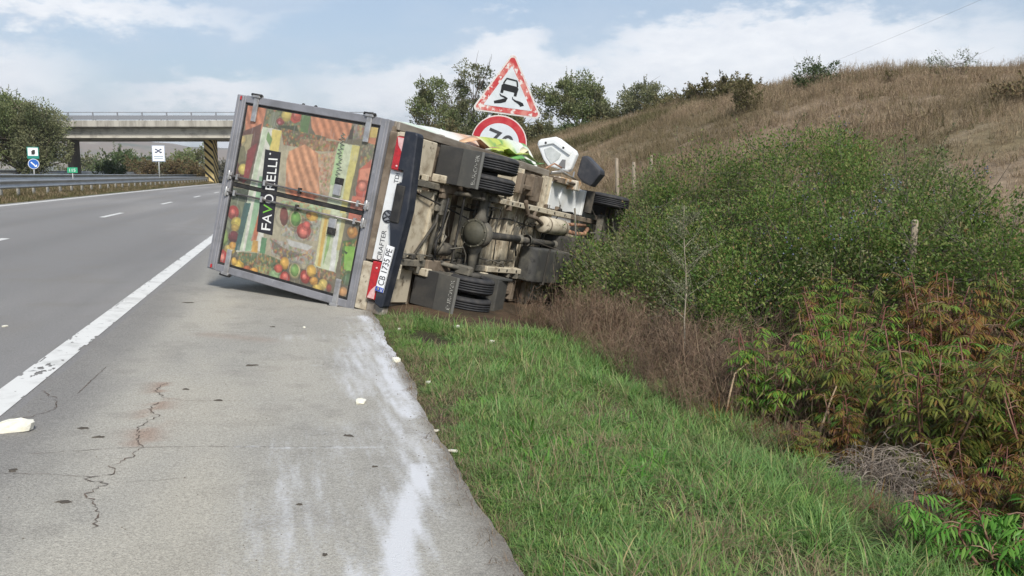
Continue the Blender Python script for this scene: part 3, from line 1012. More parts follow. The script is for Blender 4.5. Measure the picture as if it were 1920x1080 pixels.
# printed pattern of the rear doors: (srgb colour, grain, outline in the plane of the doors)
ART=[
((118, 112, 92),0,[(1.074,3.239),(1.048,0.779),(-1.138,0.87),(-1.158,3.162)]),
((205, 132, 98),1,[(1.006,2.989),(1.002,2.664),(0.785,2.664),(0.602,2.699),(0.569,2.92)]),
((110, 74, 66),0,[(0.802,2.685),(0.351,2.691),(0.035,2.792),(0.067,2.997),(0.634,3.025)]),
((168, 158, 118),0,[(0.608,2.974),(0.653,2.799),(0.434,2.799),(0.342,2.919)]),
((122, 118, 88),0,[(0.468,3.012),(0.485,2.9),(0.258,2.775),(0.203,2.868),(0.303,3)]),
((206, 186, 96),0,[(0.217,2.783),(0.191,2.783),(0.168,2.794),(0.15,2.816),(0.14,2.844),(0.14,2.875),(0.15,2.903),(0.168,2.925),(0.192,2.937),(0.217,2.937),(0.241,2.925),(0.259,2.904),(0.269,2.875),(0.269,2.844),(0.259,2.816),(0.24,2.794)]),
((196, 172, 110),0,[(0.572,2.903),(0.551,2.904),(0.532,2.917),(0.517,2.939),(0.509,2.968),(0.508,2.999),(0.516,3.027),(0.53,3.048),(0.549,3.059),(0.57,3.057),(0.589,3.044),(0.604,3.022),(0.612,2.993),(0.612,2.962),(0.605,2.934),(0.591,2.914)]),
((140, 62, 62),0,[(0.561,2.706),(0.11,2.74),(0.029,2.827),(0.448,2.838)]),
((72, 84, 66),0,[(-0.052,3.023),(-0.024,2.707),(-0.184,2.705),(-0.201,3.024)]),
((126, 134, 104),0,[(-0.191,3.044),(-0.186,2.713),(-0.785,2.685),(-0.845,2.979)]),
((176, 52, 48),0,[(-0.328,2.795),(-0.364,2.794),(-0.397,2.807),(-0.422,2.833),(-0.436,2.868),(-0.436,2.906),(-0.422,2.941),(-0.397,2.969),(-0.363,2.985),(-0.327,2.986),(-0.294,2.972),(-0.268,2.946),(-0.255,2.911),(-0.255,2.873),(-0.269,2.838),(-0.295,2.81)]),
((214, 104, 92),0,[(-0.333,2.856),(-0.348,2.856),(-0.362,2.863),(-0.373,2.875),(-0.379,2.89),(-0.38,2.908),(-0.374,2.924),(-0.363,2.936),(-0.349,2.943),(-0.333,2.943),(-0.319,2.937),(-0.308,2.925),(-0.302,2.909),(-0.302,2.892),(-0.308,2.876),(-0.318,2.863)]),
((206, 186, 70),0,[(-0.449,2.721),(-0.48,2.721),(-0.508,2.733),(-0.53,2.757),(-0.542,2.788),(-0.543,2.823),(-0.532,2.855),(-0.51,2.879),(-0.481,2.893),(-0.45,2.894),(-0.422,2.881),(-0.4,2.857),(-0.388,2.825),(-0.387,2.791),(-0.399,2.759),(-0.421,2.735)]),
((190, 160, 70),0,[(-0.517,2.759),(-0.535,2.759),(-0.552,2.769),(-0.565,2.786),(-0.573,2.808),(-0.574,2.832),(-0.568,2.854),(-0.556,2.87),(-0.54,2.879),(-0.521,2.879),(-0.504,2.869),(-0.491,2.852),(-0.483,2.83),(-0.482,2.806),(-0.488,2.784),(-0.5,2.767)]),
((134, 160, 86),0,[(-0.66,2.905),(-0.701,2.9),(-0.737,2.905),(-0.763,2.919),(-0.776,2.94),(-0.773,2.966),(-0.754,2.991),(-0.723,3.012),(-0.684,3.026),(-0.643,3.031),(-0.607,3.026),(-0.58,3.012),(-0.568,2.99),(-0.571,2.965),(-0.59,2.94),(-0.621,2.919)]),
((112, 36, 50),0,[(-0.62,2.734),(-0.648,2.734),(-0.675,2.747),(-0.696,2.771),(-0.708,2.803),(-0.709,2.837),(-0.699,2.869),(-0.679,2.893),(-0.653,2.906),(-0.625,2.906),(-0.598,2.893),(-0.577,2.868),(-0.565,2.837),(-0.564,2.803),(-0.574,2.771),(-0.594,2.747)]),
((196, 170, 90),0,[(-0.785,2.748),(-0.808,2.75),(-0.831,2.766),(-0.85,2.794),(-0.862,2.829),(-0.865,2.866),(-0.859,2.9),(-0.844,2.926),(-0.823,2.938),(-0.799,2.936),(-0.776,2.92),(-0.757,2.892),(-0.746,2.857),(-0.743,2.819),(-0.749,2.786),(-0.764,2.761)]),
((204, 150, 60),0,[(-0.73,2.743),(-0.748,2.744),(-0.765,2.753),(-0.779,2.771),(-0.787,2.793),(-0.788,2.817),(-0.782,2.839),(-0.77,2.855),(-0.754,2.864),(-0.735,2.863),(-0.718,2.854),(-0.704,2.837),(-0.696,2.814),(-0.695,2.791),(-0.701,2.769),(-0.713,2.752)]),
((190, 60, 54),0,[(-0.915,2.853),(-0.955,2.849),(-0.993,2.858),(-1.02,2.878),(-1.035,2.906),(-1.033,2.938),(-1.016,2.968),(-0.986,2.994),(-0.947,3.009),(-0.906,3.013),(-0.869,3.004),(-0.841,2.984),(-0.827,2.956),(-0.829,2.924),(-0.846,2.893),(-0.876,2.868)]),
((226, 130, 110),0,[(-0.912,2.908),(-0.93,2.906),(-0.947,2.91),(-0.959,2.919),(-0.965,2.932),(-0.964,2.946),(-0.957,2.959),(-0.944,2.97),(-0.927,2.977),(-0.909,2.979),(-0.892,2.975),(-0.88,2.966),(-0.874,2.953),(-0.875,2.939),(-0.882,2.926),(-0.895,2.914)]),
((208, 170, 60),0,[(-0.936,2.569),(-0.962,2.569),(-0.986,2.58),(-1.006,2.602),(-1.017,2.63),(-1.018,2.66),(-1.009,2.689),(-0.992,2.71),(-0.969,2.722),(-0.943,2.722),(-0.918,2.711),(-0.899,2.689),(-0.888,2.661),(-0.887,2.63),(-0.896,2.602),(-0.913,2.581)]),
((220, 190, 90),0,[(-0.99,2.601),(-1.009,2.603),(-1.027,2.618),(-1.043,2.643),(-1.053,2.675),(-1.057,2.708),(-1.053,2.739),(-1.043,2.761),(-1.027,2.771),(-1.008,2.769),(-0.989,2.754),(-0.974,2.728),(-0.963,2.696),(-0.96,2.663),(-0.964,2.633),(-0.974,2.611)]),
((212, 168, 70),0,[(-0.923,2.697),(-0.943,2.696),(-0.962,2.701),(-0.976,2.712),(-0.983,2.728),(-0.983,2.745),(-0.975,2.762),(-0.96,2.775),(-0.941,2.783),(-0.92,2.784),(-0.902,2.779),(-0.887,2.768),(-0.88,2.752),(-0.881,2.735),(-0.889,2.718),(-0.904,2.705)]),
((112, 124, 92),2,[(0.985,2.642),(1.028,2.312),(1.009,1.975),(0.712,1.946),(0.653,2.349),(0.788,2.639)]),
((128, 136, 110),0,[(0.813,2.601),(0.948,2.573),(0.966,2.441),(0.78,2.465)]),
((150, 60, 62),0,[(0.869,2.341),(0.851,2.342),(0.835,2.353),(0.823,2.372),(0.816,2.396),(0.815,2.422),(0.822,2.446),(0.834,2.464),(0.851,2.473),(0.868,2.472),(0.885,2.461),(0.897,2.442),(0.904,2.417),(0.904,2.391),(0.897,2.368),(0.885,2.35)]),
((196, 110, 120),0,[(0.848,2.396),(0.841,2.396),(0.834,2.4),(0.829,2.407),(0.826,2.416),(0.826,2.426),(0.829,2.435),(0.834,2.441),(0.841,2.445),(0.849,2.445),(0.856,2.441),(0.861,2.434),(0.864,2.425),(0.864,2.415),(0.861,2.406),(0.855,2.399)]),
((206, 186, 92),0,[(0.953,2.244),(0.926,2.243),(0.901,2.256),(0.883,2.279),(0.873,2.309),(0.874,2.341),(0.886,2.371),(0.906,2.394),(0.931,2.407),(0.959,2.407),(0.984,2.395),(1.002,2.371),(1.012,2.341),(1.01,2.309),(0.999,2.279),(0.979,2.256)]),
((186, 74, 56),0,[(1.017,2.25),(1.005,2.098),(0.907,2.108),(0.871,2.182),(0.9,2.256)]),
((196, 90, 70),0,[(0.983,2.117),(0.966,2.118),(0.95,2.127),(0.938,2.143),(0.932,2.163),(0.932,2.186),(0.939,2.206),(0.952,2.222),(0.968,2.23),(0.985,2.23),(1.001,2.221),(1.013,2.205),(1.019,2.184),(1.019,2.162),(1.012,2.141),(0.999,2.126)]),
((92, 128, 76),0,[(0.998,2.104),(1.004,1.966),(0.787,1.963),(0.733,2.066)]),
((62, 74, 50),0,[(0.805,2.471),(0.851,2.144),(0.733,2.066),(0.665,2.267)]),
((206, 138, 100),1,[(0.997,1.964),(1,1.343),(0.875,1.345),(0.765,1.413),(0.735,1.788),(0.857,1.915)]),
((140, 132, 124),2,[(0.988,1.341),(0.989,1.156),(0.836,1.104),(0.803,1.328)]),
((62, 56, 50),0,[(0.906,1.352),(0.974,1.306),(0.807,1.298),(0.799,1.358)]),
((224, 196, 100),0,[(0.985,1.094),(0.992,0.959),(0.882,0.956),(0.866,1.066)]),
((212, 134, 92),0,[(0.864,1.081),(0.877,0.947),(0.796,0.958),(0.802,1.081)]),
((118, 118, 98),2,[(0.789,1.17),(0.798,0.944),(0.62,0.978),(0.443,1.119)]),
((120, 114, 86),0,[(0.788,1.262),(0.803,1.158),(0.035,1.131),(0.079,1.235)]),
((196, 98, 74),0,[(0.485,1.129),(0.643,0.953),(0.442,0.936),(0.185,0.921),(0.154,1.097)]),
((222, 140, 108),0,[(0.487,1.114),(0.54,0.944),(0.38,0.936),(0.365,1.101)]),
((206, 92, 72),0,[(0.268,0.94),(0.23,0.938),(0.196,0.95),(0.171,0.974),(0.157,1.006),(0.159,1.041),(0.174,1.075),(0.202,1.102),(0.238,1.117),(0.275,1.119),(0.31,1.107),(0.335,1.083),(0.348,1.051),(0.347,1.015),(0.331,0.982),(0.303,0.956)]),
((226, 136, 112),0,[(0.309,0.988),(0.288,0.987),(0.269,0.994),(0.254,1.008),(0.247,1.027),(0.248,1.048),(0.256,1.067),(0.272,1.082),(0.292,1.091),(0.313,1.092),(0.333,1.085),(0.347,1.071),(0.354,1.052),(0.354,1.032),(0.345,1.012),(0.329,0.997)]),
((206, 110, 84),0,[(0.17,1.147),(0.185,0.921),(-0.094,0.885),(-0.106,1.145)]),
((220, 140, 116),0,[(0.078,0.964),(0.056,0.964),(0.036,0.974),(0.021,0.993),(0.012,1.018),(0.011,1.044),(0.019,1.068),(0.034,1.087),(0.054,1.097),(0.075,1.097),(0.095,1.086),(0.111,1.067),(0.12,1.043),(0.12,1.017),(0.112,0.992),(0.097,0.974)]),
((196, 84, 64),0,[(0.002,0.901),(-0.017,0.901),(-0.035,0.91),(-0.048,0.926),(-0.056,0.948),(-0.057,0.971),(-0.05,0.993),(-0.037,1.009),(-0.019,1.018),(-0,1.018),(0.018,1.009),(0.031,0.992),(0.039,0.97),(0.04,0.947),(0.033,0.926),(0.02,0.909)]),
((206, 140, 58),0,[(-0.224,0.977),(-0.25,0.977),(-0.275,0.988),(-0.294,1.009),(-0.305,1.036),(-0.305,1.065),(-0.296,1.093),(-0.277,1.114),(-0.253,1.125),(-0.227,1.126),(-0.202,1.115),(-0.183,1.094),(-0.173,1.067),(-0.172,1.037),(-0.182,1.01),(-0.2,0.989)]),
((214, 160, 74),0,[(-0.222,1.032),(-0.237,1.031),(-0.25,1.037),(-0.26,1.047),(-0.265,1.06),(-0.265,1.075),(-0.26,1.089),(-0.25,1.1),(-0.237,1.106),(-0.222,1.106),(-0.209,1.101),(-0.199,1.091),(-0.193,1.077),(-0.193,1.062),(-0.199,1.049),(-0.209,1.038)]),
((78, 110, 56),2,[(-0.361,1.162),(-0.299,0.975),(-0.865,0.919),(-0.841,1.096)]),
((134, 186, 70),0,[(-0.415,1.118),(-0.383,0.955),(-0.67,0.949),(-0.677,1.072)]),
((44, 64, 38),0,[(-0.467,1.122),(-0.479,1.057),(-0.509,1.081)]),
((150, 196, 92),0,[(-0.578,1.049),(-0.55,0.978),(-0.658,0.983),(-0.689,1.038)]),
((70, 112, 70),0,[(-0.77,0.918),(-0.799,0.917),(-0.826,0.928),(-0.847,0.948),(-0.858,0.975),(-0.859,1.004),(-0.849,1.032),(-0.829,1.054),(-0.803,1.066),(-0.774,1.067),(-0.747,1.056),(-0.726,1.036),(-0.714,1.009),(-0.714,0.979),(-0.724,0.952),(-0.744,0.93)]),
((206, 150, 90),0,[(-0.92,0.968),(-0.942,0.968),(-0.962,0.976),(-0.978,0.993),(-0.988,1.015),(-0.989,1.038),(-0.981,1.06),(-0.967,1.077),(-0.947,1.087),(-0.925,1.087),(-0.905,1.079),(-0.889,1.062),(-0.879,1.04),(-0.878,1.016),(-0.886,0.994),(-0.901,0.977)]),
((176, 168, 140),0,[(0.756,2.631),(0.765,1.413),(-0.798,1.425),(-0.809,2.734)]),
((112, 106, 84),2,[(0.792,2.382),(0.777,1.677),(0.608,1.661),(0.596,2.293)]),
((150, 118, 92),2,[(0.698,2.041),(0.756,1.474),(0.632,1.507),(0.564,2.076)]),
((206, 150, 112),1,[(0.533,2.194),(0.644,1.971),(0.541,1.645),(0.205,1.598),(0.06,1.628),(-0.077,1.924),(0.048,2.137),(0.428,2.203)]),
((196, 168, 140),2,[(0.563,1.748),(0.634,1.492),(0.045,1.496),(0.064,1.605)]),
((212, 128, 92),1,[(0.108,2.093),(0.121,1.643),(-0.003,1.694),(-0.032,2.001)]),
((168, 190, 146),2,[(-0.058,2.18),(-0.018,1.489),(-0.265,1.551),(-0.23,2.156)]),
((178, 178, 164),2,[(-0.22,2.099),(-0.191,1.529),(-0.434,1.528),(-0.48,1.828),(-0.478,2.08)]),
((120, 60, 52),0,[(-0.231,2.021),(-0.275,2.015),(-0.314,2.021),(-0.342,2.036),(-0.356,2.058),(-0.352,2.085),(-0.331,2.112),(-0.297,2.135),(-0.255,2.15),(-0.211,2.155),(-0.172,2.15),(-0.143,2.135),(-0.13,2.112),(-0.134,2.085),(-0.155,2.058),(-0.189,2.036)]),
((196, 186, 140),0,[(-0.23,1.805),(-0.274,1.802),(-0.314,1.814),(-0.344,1.839),(-0.359,1.873),(-0.358,1.912),(-0.34,1.949),(-0.307,1.978),(-0.266,1.996),(-0.221,1.999),(-0.181,1.986),(-0.151,1.961),(-0.136,1.926),(-0.137,1.888),(-0.156,1.851),(-0.188,1.822)]),
((108, 156, 72),0,[(-0.228,1.83),(-0.262,1.827),(-0.293,1.836),(-0.316,1.855),(-0.328,1.881),(-0.327,1.91),(-0.312,1.937),(-0.287,1.96),(-0.255,1.973),(-0.22,1.976),(-0.189,1.967),(-0.166,1.948),(-0.154,1.922),(-0.156,1.893),(-0.17,1.865),(-0.196,1.843)]),
((212, 168, 70),0,[(-0.155,1.577),(-0.177,1.579),(-0.199,1.593),(-0.216,1.618),(-0.226,1.65),(-0.228,1.684),(-0.221,1.714),(-0.207,1.737),(-0.187,1.749),(-0.164,1.747),(-0.143,1.733),(-0.126,1.708),(-0.116,1.676),(-0.114,1.642),(-0.121,1.612),(-0.135,1.589)]),
((196, 128, 54),0,[(-0.155,1.683),(-0.168,1.683),(-0.179,1.689),(-0.188,1.7),(-0.193,1.715),(-0.194,1.73),(-0.19,1.745),(-0.181,1.755),(-0.17,1.761),(-0.158,1.761),(-0.146,1.755),(-0.137,1.744),(-0.132,1.729),(-0.131,1.714),(-0.136,1.699),(-0.144,1.689)]),
((176, 70, 60),0,[(-0.334,1.641),(-0.371,1.64),(-0.405,1.657),(-0.432,1.688),(-0.448,1.728),(-0.449,1.772),(-0.436,1.813),(-0.41,1.844),(-0.376,1.861),(-0.339,1.861),(-0.304,1.844),(-0.277,1.813),(-0.262,1.772),(-0.261,1.728),(-0.275,1.688),(-0.3,1.657)]),
((214, 112, 96),0,[(-0.363,1.691),(-0.385,1.691),(-0.406,1.7),(-0.422,1.717),(-0.431,1.74),(-0.431,1.766),(-0.423,1.789),(-0.408,1.807),(-0.387,1.817),(-0.365,1.817),(-0.344,1.808),(-0.328,1.79),(-0.319,1.767),(-0.319,1.742),(-0.327,1.719),(-0.343,1.701)]),
((196, 90, 80),0,[(-0.269,1.672),(-0.286,1.672),(-0.303,1.681),(-0.315,1.697),(-0.323,1.717),(-0.324,1.739),(-0.318,1.759),(-0.306,1.774),(-0.29,1.782),(-0.273,1.782),(-0.256,1.773),(-0.244,1.758),(-0.236,1.737),(-0.236,1.715),(-0.242,1.695),(-0.253,1.68)]),
((168, 164, 154),2,[(-0.538,2.253),(-0.547,1.517),(-0.737,1.504),(-0.762,1.928),(-0.734,2.172)]),
((120, 112, 104),2,[(-0.548,2.234),(-0.624,1.961),(-0.622,1.629),(-0.737,1.934),(-0.702,2.146)]),
((196, 196, 190),0,[(-0.5,1.99),(-0.507,1.575),(-0.572,1.641),(-0.574,1.906)]),
((222, 222, 206),0,[(0.765,2.668),(0.756,2.357),(-0.72,2.366),(-0.809,2.734)]),
((196, 210, 180),0,[(0.767,2.651),(0.757,2.579),(-0.306,2.64),(-0.775,2.634),(-0.794,2.728)]),
((226, 206, 110),0,[(0.754,2.51),(0.756,2.357),(0.457,2.353),(0.449,2.489)]),
((120, 156, 96),0,[(0.725,2.572),(0.634,2.481),(0.54,2.493),(0.619,2.581)]),
((150, 190, 150),0,[(0.17,2.578),(0.172,2.492),(-0.747,2.499),(-0.781,2.597)]),
((52, 100, 96),0,[(-0.19,2.739),(-0.185,2.634),(-0.785,2.685),(-0.786,2.757)]),
((222, 196, 96),0,[(0.184,2.495),(0.191,2.376),(-0.26,2.389),(-0.336,2.44)]),
((196, 110, 70),0,[(-0.224,2.484),(-0.225,2.414),(-0.603,2.446),(-0.632,2.527)]),
((226, 224, 210),0,[(-0.222,2.398),(-0.225,2.345),(-0.729,2.346),(-0.73,2.416)]),
((214, 166, 74),0,[(-0.613,2.496),(-0.609,2.41),(-0.752,2.393),(-0.76,2.496)]),
((88, 140, 96),0,[(-0.555,2.37),(-0.551,2.285),(-0.741,2.274),(-0.746,2.36)]),
((206, 216, 180),0,[(0.744,1.471),(0.749,1.191),(-0.745,1.182),(-0.737,1.504)]),
((216, 206, 120),0,[(0.747,1.284),(0.745,1.175),(-0.039,1.192),(-0.056,1.282)]),
((176, 206, 150),0,[(0.73,1.483),(0.731,1.389),(0.237,1.414),(0.248,1.496)]),
((224, 214, 150),0,[(-0.049,1.522),(-0.042,1.412),(-0.718,1.412),(-0.722,1.492)]),
((218, 180, 84),0,[(-0.144,1.483),(-0.141,1.436),(-0.718,1.412),(-0.722,1.459)]),
((150, 186, 110),0,[(-0.142,1.404),(-0.142,1.34),(-0.513,1.348),(-0.711,1.381)]),
((224, 226, 220),0,[(-0.188,1.314),(-0.177,1.253),(-0.737,1.2),(-0.741,1.278)]),
((196, 190, 130),0,[(-0.047,1.237),(-0.048,1.174),(-0.479,1.182),(-0.488,1.227)]),
((96, 112, 80),2,[(-0.809,2.734),(-0.741,2.274),(-0.781,1.957),(-0.79,1.754),(-0.934,2.056),(-0.96,2.396),(-0.909,2.629)]),
((134, 146, 110),2,[(-0.896,2.411),(-0.89,2.067),(-1.011,2.167),(-1.001,2.369)]),
((120, 108, 84),2,[(-0.731,1.473),(-0.742,1.167),(-0.861,1.186),(-0.847,1.414)]),
((176, 96, 56),0,[(-0.971,2.446),(-0.989,2.447),(-1.007,2.458),(-1.021,2.477),(-1.03,2.502),(-1.032,2.529),(-1.027,2.553),(-1.016,2.571),(-0.999,2.581),(-0.981,2.58),(-0.964,2.568),(-0.949,2.549),(-0.94,2.524),(-0.938,2.497),(-0.943,2.473),(-0.955,2.455)]),
((206, 150, 60),0,[(-0.967,2.333),(-0.982,2.335),(-0.998,2.346),(-1.011,2.366),(-1.019,2.39),(-1.022,2.417),(-1.018,2.44),(-1.009,2.458),(-0.995,2.466),(-0.979,2.465),(-0.964,2.453),(-0.951,2.434),(-0.943,2.409),(-0.94,2.382),(-0.944,2.359),(-0.953,2.342)]),
((140, 168, 120),0,[(-0.94,1.962),(-0.963,1.964),(-0.986,1.98),(-1.005,2.009),(-1.017,2.045),(-1.021,2.083),(-1.016,2.118),(-1.002,2.144),(-0.982,2.156),(-0.958,2.154),(-0.935,2.137),(-0.916,2.108),(-0.904,2.072),(-0.9,2.034),(-0.906,1.999),(-0.92,1.974)]),
((206, 160, 70),0,[(-0.777,1.874),(-0.806,1.873),(-0.834,1.883),(-0.855,1.902),(-0.867,1.928),(-0.867,1.957),(-0.856,1.985),(-0.835,2.006),(-0.807,2.019),(-0.777,2.02),(-0.749,2.01),(-0.728,1.99),(-0.717,1.964),(-0.717,1.935),(-0.728,1.908),(-0.749,1.886)]),
((190, 70, 56),0,[(-0.943,1.826),(-0.973,1.825),(-1.001,1.837),(-1.023,1.859),(-1.035,1.888),(-1.036,1.92),(-1.026,1.95),(-1.005,1.973),(-0.978,1.986),(-0.948,1.987),(-0.92,1.975),(-0.898,1.953),(-0.886,1.924),(-0.885,1.892),(-0.895,1.862),(-0.916,1.839)]),
((214, 110, 96),0,[(-0.931,1.863),(-0.949,1.862),(-0.965,1.867),(-0.977,1.878),(-0.984,1.892),(-0.984,1.908),(-0.977,1.923),(-0.965,1.936),(-0.949,1.943),(-0.931,1.944),(-0.915,1.938),(-0.903,1.927),(-0.896,1.913),(-0.896,1.897),(-0.903,1.882),(-0.915,1.87)]),
((190, 90, 70),0,[(-0.861,1.963),(-0.881,1.964),(-0.901,1.974),(-0.916,1.992),(-0.925,2.016),(-0.927,2.042),(-0.92,2.065),(-0.907,2.083),(-0.889,2.093),(-0.868,2.092),(-0.849,2.082),(-0.834,2.064),(-0.825,2.04),(-0.823,2.014),(-0.83,1.991),(-0.843,1.973)]),
((206, 196, 140),0,[(-0.828,1.687),(-0.865,1.685),(-0.899,1.697),(-0.926,1.72),(-0.94,1.752),(-0.94,1.787),(-0.926,1.82),(-0.9,1.846),(-0.866,1.861),(-0.828,1.863),(-0.794,1.851),(-0.768,1.828),(-0.754,1.796),(-0.754,1.761),(-0.768,1.728),(-0.794,1.702)]),
((118, 156, 80),0,[(-0.827,1.712),(-0.857,1.71),(-0.884,1.718),(-0.904,1.735),(-0.915,1.758),(-0.915,1.783),(-0.903,1.808),(-0.882,1.827),(-0.854,1.839),(-0.825,1.841),(-0.797,1.833),(-0.777,1.816),(-0.766,1.793),(-0.767,1.768),(-0.779,1.743),(-0.8,1.724)]),
((180, 60, 50),0,[(-0.864,1.523),(-0.896,1.522),(-0.925,1.532),(-0.948,1.553),(-0.961,1.582),(-0.962,1.613),(-0.95,1.643),(-0.927,1.666),(-0.898,1.679),(-0.866,1.68),(-0.836,1.67),(-0.813,1.648),(-0.801,1.62),(-0.801,1.588),(-0.812,1.559),(-0.835,1.536)]),
((226, 120, 104),0,[(-0.878,1.585),(-0.892,1.584),(-0.906,1.588),(-0.916,1.596),(-0.921,1.608),(-0.921,1.62),(-0.915,1.632),(-0.905,1.642),(-0.891,1.648),(-0.876,1.649),(-0.863,1.645),(-0.853,1.636),(-0.847,1.625),(-0.848,1.613),(-0.853,1.6),(-0.864,1.591)]),
((212, 170, 72),0,[(-0.78,1.462),(-0.809,1.46),(-0.836,1.47),(-0.857,1.488),(-0.868,1.514),(-0.869,1.542),(-0.858,1.568),(-0.837,1.589),(-0.81,1.601),(-0.78,1.603),(-0.753,1.593),(-0.732,1.574),(-0.721,1.549),(-0.721,1.521),(-0.732,1.494),(-0.753,1.474)]),
((206, 150, 62),0,[(-0.889,1.403),(-0.909,1.404),(-0.928,1.413),(-0.943,1.431),(-0.952,1.453),(-0.954,1.478),(-0.947,1.5),(-0.934,1.518),(-0.917,1.527),(-0.897,1.527),(-0.878,1.517),(-0.863,1.499),(-0.854,1.477),(-0.853,1.452),(-0.859,1.43),(-0.872,1.413)]),
((222, 196, 100),0,[(-0.902,1.256),(-0.929,1.255),(-0.954,1.265),(-0.973,1.284),(-0.984,1.309),(-0.985,1.336),(-0.975,1.362),(-0.957,1.382),(-0.932,1.393),(-0.905,1.394),(-0.88,1.384),(-0.861,1.365),(-0.85,1.34),(-0.849,1.313),(-0.859,1.287),(-0.877,1.267)]),
((212, 180, 80),0,[(-0.957,1.331),(-0.974,1.332),(-0.992,1.344),(-1.006,1.364),(-1.015,1.39),(-1.018,1.417),(-1.014,1.442),(-1.003,1.46),(-0.988,1.469),(-0.97,1.468),(-0.953,1.456),(-0.939,1.436),(-0.93,1.41),(-0.927,1.383),(-0.931,1.358),(-0.942,1.34)]),
((150, 60, 48),0,[(-0.926,1.195),(-0.946,1.193),(-0.963,1.197),(-0.977,1.207),(-0.983,1.221),(-0.983,1.236),(-0.975,1.251),(-0.961,1.263),(-0.943,1.27),(-0.924,1.272),(-0.907,1.267),(-0.893,1.257),(-0.886,1.244),(-0.887,1.228),(-0.895,1.214),(-0.909,1.202)])]
# ------------------------------------------------------------------ overturned box truck
# truck axes: X to its right, Y forwards, Z up; the pose lays it on its left side with the nose in the ditch
TRUCK_M = Matrix(((0.20562849, 0.64111692, -0.73938219, 1.477),
                  (-0.00886169, 0.75671657, 0.65368302, 9.815),
                  (0.97859000, -0.12786368, 0.16128387, 0.904),
                  (0, 0, 0, 1)))
ZF, ZT, WH, BL = 0.837, 3.137, 1.102, 4.22


